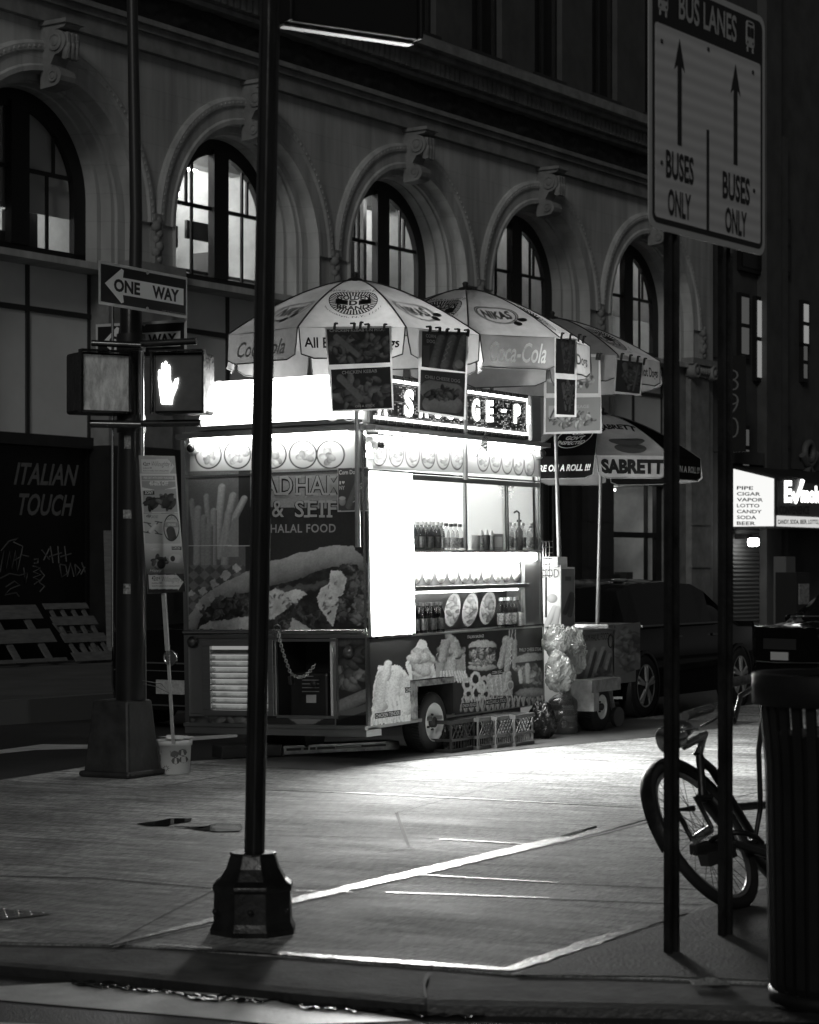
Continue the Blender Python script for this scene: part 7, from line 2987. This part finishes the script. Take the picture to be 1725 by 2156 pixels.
# ------------------------------------------------------------ cars
M_car = mat('black_car_paint', .005, .06, .0, .2, 3, spec=.35)
M_carg = mat('car_glass', .008, .05)
M_alloy = mat('alloy', .5, .35, .25)
def car(label, pos, fwd, L, W, prof, belt, wheels, wr, kind):
    CFr = Fr(pos, V((fwd.x, fwd.y, 0)))          # local x forward
    t = thing('parked_car', label, 'car', CFr, 'cars on the side street')
    # prof: (x, z_hood_or_roof, glass?) along the centre line, belt: shoulder height
    q, g = MB(CFr.M), MB(CFr.M)
    sec = []
    for x, zt, tap in prof:
        hw = W / 2 * tap
        zb = belt(x)
        ztop = max(zt, zb + .01)
        inw = hw - max(0, (ztop - zb)) * .38
        sec.append([(x, -hw * .94, .2), (x, -hw, .45), (x, -hw * .985, zb - .08), (x, -hw * .95, zb), (x, -inw, ztop - .03 if ztop - zb > .1 else zb + .008), (x, -inw * .6, ztop), (x, 0, ztop + .012),
                    (x, inw * .6, ztop), (x, inw, ztop - .03 if ztop - zb > .1 else zb + .008), (x, hw * .95, zb), (x, hw * .985, zb - .08), (x, hw, .45), (x, hw * .94, .2)])
    k = len(sec[0])
    for a, b in zip(sec[:-1], sec[1:]):
        for i in range(k - 1):
            tall = (a[4][2] - a[3][2] > .12) and (b[4][2] - b[3][2] > .12)
            slope = (a[4][2] - a[3][2] > .12) != (b[4][2] - b[3][2] > .12)
            isg = (i in (3, 8) and tall) or (i in (4, 5, 6, 7) and slope)
            (g if isg else q).add([a[i], a[i + 1], b[i + 1], b[i]], [(0, 3, 2, 1)], 0, not isg)
    for s_, rev in ((sec[0], False), (sec[-1], True)):
        q.add(s_, [tuple(range(k)) if not rev else tuple(range(k))[::-1]], 0, False)
    bo = q.build('body', M_car, t)
    md = bo.modifiers.new('weld', 'WELD')
    md.merge_threshold = .002
    g.build('windows', M_carg, t)
    for wx in wheels:
        for sg in (-1, 1):
            c = V((wx, sg * (W / 2 - .19), wr))
            q = MB(CFr.M)
            q.lathe([(wr * .66, 0), (wr * .9, -.01), (wr, .03), (wr, .17), (wr * .9, .2)], 36, c + V((0, sg * .2, 0)), (0, -sg, 0))
            w_o = q.build('wheel', M_rubber, t)
            q = MB(CFr.M)
            q.lathe([(wr * .68, -.005), (wr * .64, -.008), (wr * .6, .03), (wr * .6, .06), (.001, .06)], 36, c + V((0, sg * .2, 0)), (0, -sg, 0), cap=False)
            for i in range(5):
                for da in (-.13, .13):
                    a = i * 1.2566 + .3
                    q.bar(c + V((.05 * math.cos(a), sg * .215, .05 * math.sin(a))), c + V((wr * .63 * math.cos(a + da), sg * .205, wr * .63 * math.sin(a + da))), .03, .025, up=V((0, 1, 0)))
            q.lathe([(.05, -.01), (.04, -.02), (.001, -.02)], 14, c + V((0, sg * .21, 0)), (0, -sg, 0))
            q.build('rim', M_alloy, w_o)
            q = MB(CFr.M)
            q.lathe([(wr * 1.02, 0), (wr * 1.12, .0), (wr * 1.12, .012), (wr * 1.02, .012)], 30, c + V((0, sg * .192, 0)), (0, sg, 0), cap=False)
            q.build('wheel_arch', M_blk2, t)
    return t, CFr
def suv_belt(x):
    return .98 + .04 * math.sin((x + 2.3) / 4.6 * 3.14)
suv = [(-2.3, .95, .8), (-2.25, 1.05, .9), (-2.1, 1.1, .95), (-1.75, 1.42, .97), (-1.4, 1.49, .99), (-.5, 1.52, 1), (.3, 1.49, 1), (.62, 1.4, 1), (1.25, 1.04, 1), (1.9, .96, .97), (2.2, .84, .9), (2.3, .7, .78)]
sd_ = V((.5, .866, 0))
rear = at(1358, 1500, 24.6)
rear.z = rz(24.6)
pos = rear + sd_ * 1.4 - V((.866, -.5, 0)) * .92
t, K = car('dark crossover car parked behind the small cart with alloy wheels', pos, sd_, 4.6, 1.84, suv, suv_belt, (-1.4, 1.4), .35, 'suv')
q = MB(K.M)
for x in (-.6, .55):
    q.cut()
    q.box(x, -.945, .86, x + .2, -.925, .885)
q.build('door_handle', M_chrome, t)
q = MB(K.M)
for sg in (-1, 1):
    q.cut()
    q.ball((2.12, sg * .68, .72), .11, 12, 8, (1, .9, .8))
q.build('headlight', mat('headlamp_glass', .5, .08, .6), t)
q = MB(K.M)
q.box(-1.5, -.935, 1.0, 1.1, -.918, 1.02)
q.build('window_trim', M_chrome, t)

pos2 = at(1648, 1400, 33.5) + V((.72, .69, 0)) * 2.25
pos2.z = rz(35.2)
sed = [(-2.3, .9, .8), (-2.2, 1.0, .92), (-1.6, 1.05, .97), (-1.0, 1.36, .98), (-.3, 1.44, 1), (.3, 1.42, 1), (1.05, 1.02, 1), (1.8, .93, .96), (2.2, .82, .88), (2.3, .7, .76)]
fw2 = V((-.72, -.69, 0))
t, K = car('black saloon car with a round headlamp pair facing the litter basket', pos2, fw2, 4.6, 1.82, sed, lambda x: .9 + .03 * math.sin((x + 2.3) / 4.6 * 3.14), (-1.4, 1.4), .33, 'sedan')
q = MB(K.M)
for sg in (-1, 1):
    for k_ in (.5, .72):
        q.cut()
        q.lathe([(.1, 0), (.085, .05), (.001, .07)], 16, (2.2 - (k_ - .5) * .3, sg * k_, .68), (1, 0, 0), cap=False)
q.build('headlight', mat('round_headlamp', .7, .12, .5), t)
q = MB(K.M)
q.box(2.31, -.16, .42, 2.325, .16, .54)
q.build('number_plate', mat('plate_grey', .7, .5), t)
q = MB(K.M)
q.box(2.302, -.3, .58, 2.32, .3, .74)
q.build('grille', M_dgrey, t)
q = MB(K.M)
q.tube([(2.2, -.8, .86), (2.28, -.4, .9), (2.3, 0, .91), (2.28, .4, .9), (2.2, .8, .86)], .014, 6)
q.cut()
q.tube([(1.06, -.72, 1.045), (1.14, 0, 1.06), (1.06, .72, 1.045)], .014, 6)
q.cut()
q.tube([(.28, -.6, 1.43), (.3, 0, 1.46), (.28, .6, 1.43)], .016, 6)
q.cut()
q.tube([(2.31, -.8, .4), (2.36, 0, .38), (2.31, .8, .4)], .014, 6)
q.build('highlight_trim', M_chrome, t)  # bright lines put in as highlights on hood, windscreen, roof and bumper edges
q = MB(K.M)
for sg in (-1, 1):
    q.cut()
    q.ball((.75, sg * .98, 1.0), .09, 10, 8, (.7, 1, .8))
q.build('wing_mirror', M_car, t)

pos3 = at(360, 1500, 22.2)
pos3.z = rz(22.2)
fw3 = -V((.5, .866, 0))
t, K = car('black car half hidden between the signal pole and the lit cart', pos3 - fw3 * 2.3, fw3, 4.6, 1.82, suv, suv_belt, (-1.4, 1.4), .34, 'suv')
q = MB(K.M)
q.box(2.302, -.17, .36, 2.32, .17, .5)
q.build('number_plate', mat('plate_pale', .4, .5, 0, .3, 30), t)
q = MB(K.M)
q.lathe([(.085, 0), (.085, .02), (.07, .025), (.06, .015)], 20, (2.3, 0, .72), (1, 0, 0))
q.box(2.3, -.55, .66, 2.315, .55, .675)
q.box(2.3, -.7, .585, 2.315, .7, .595)
q.box(2.3, -.8, .24, 2.315, .8, .255)
q.build('grille_trim', M_chrome, t)
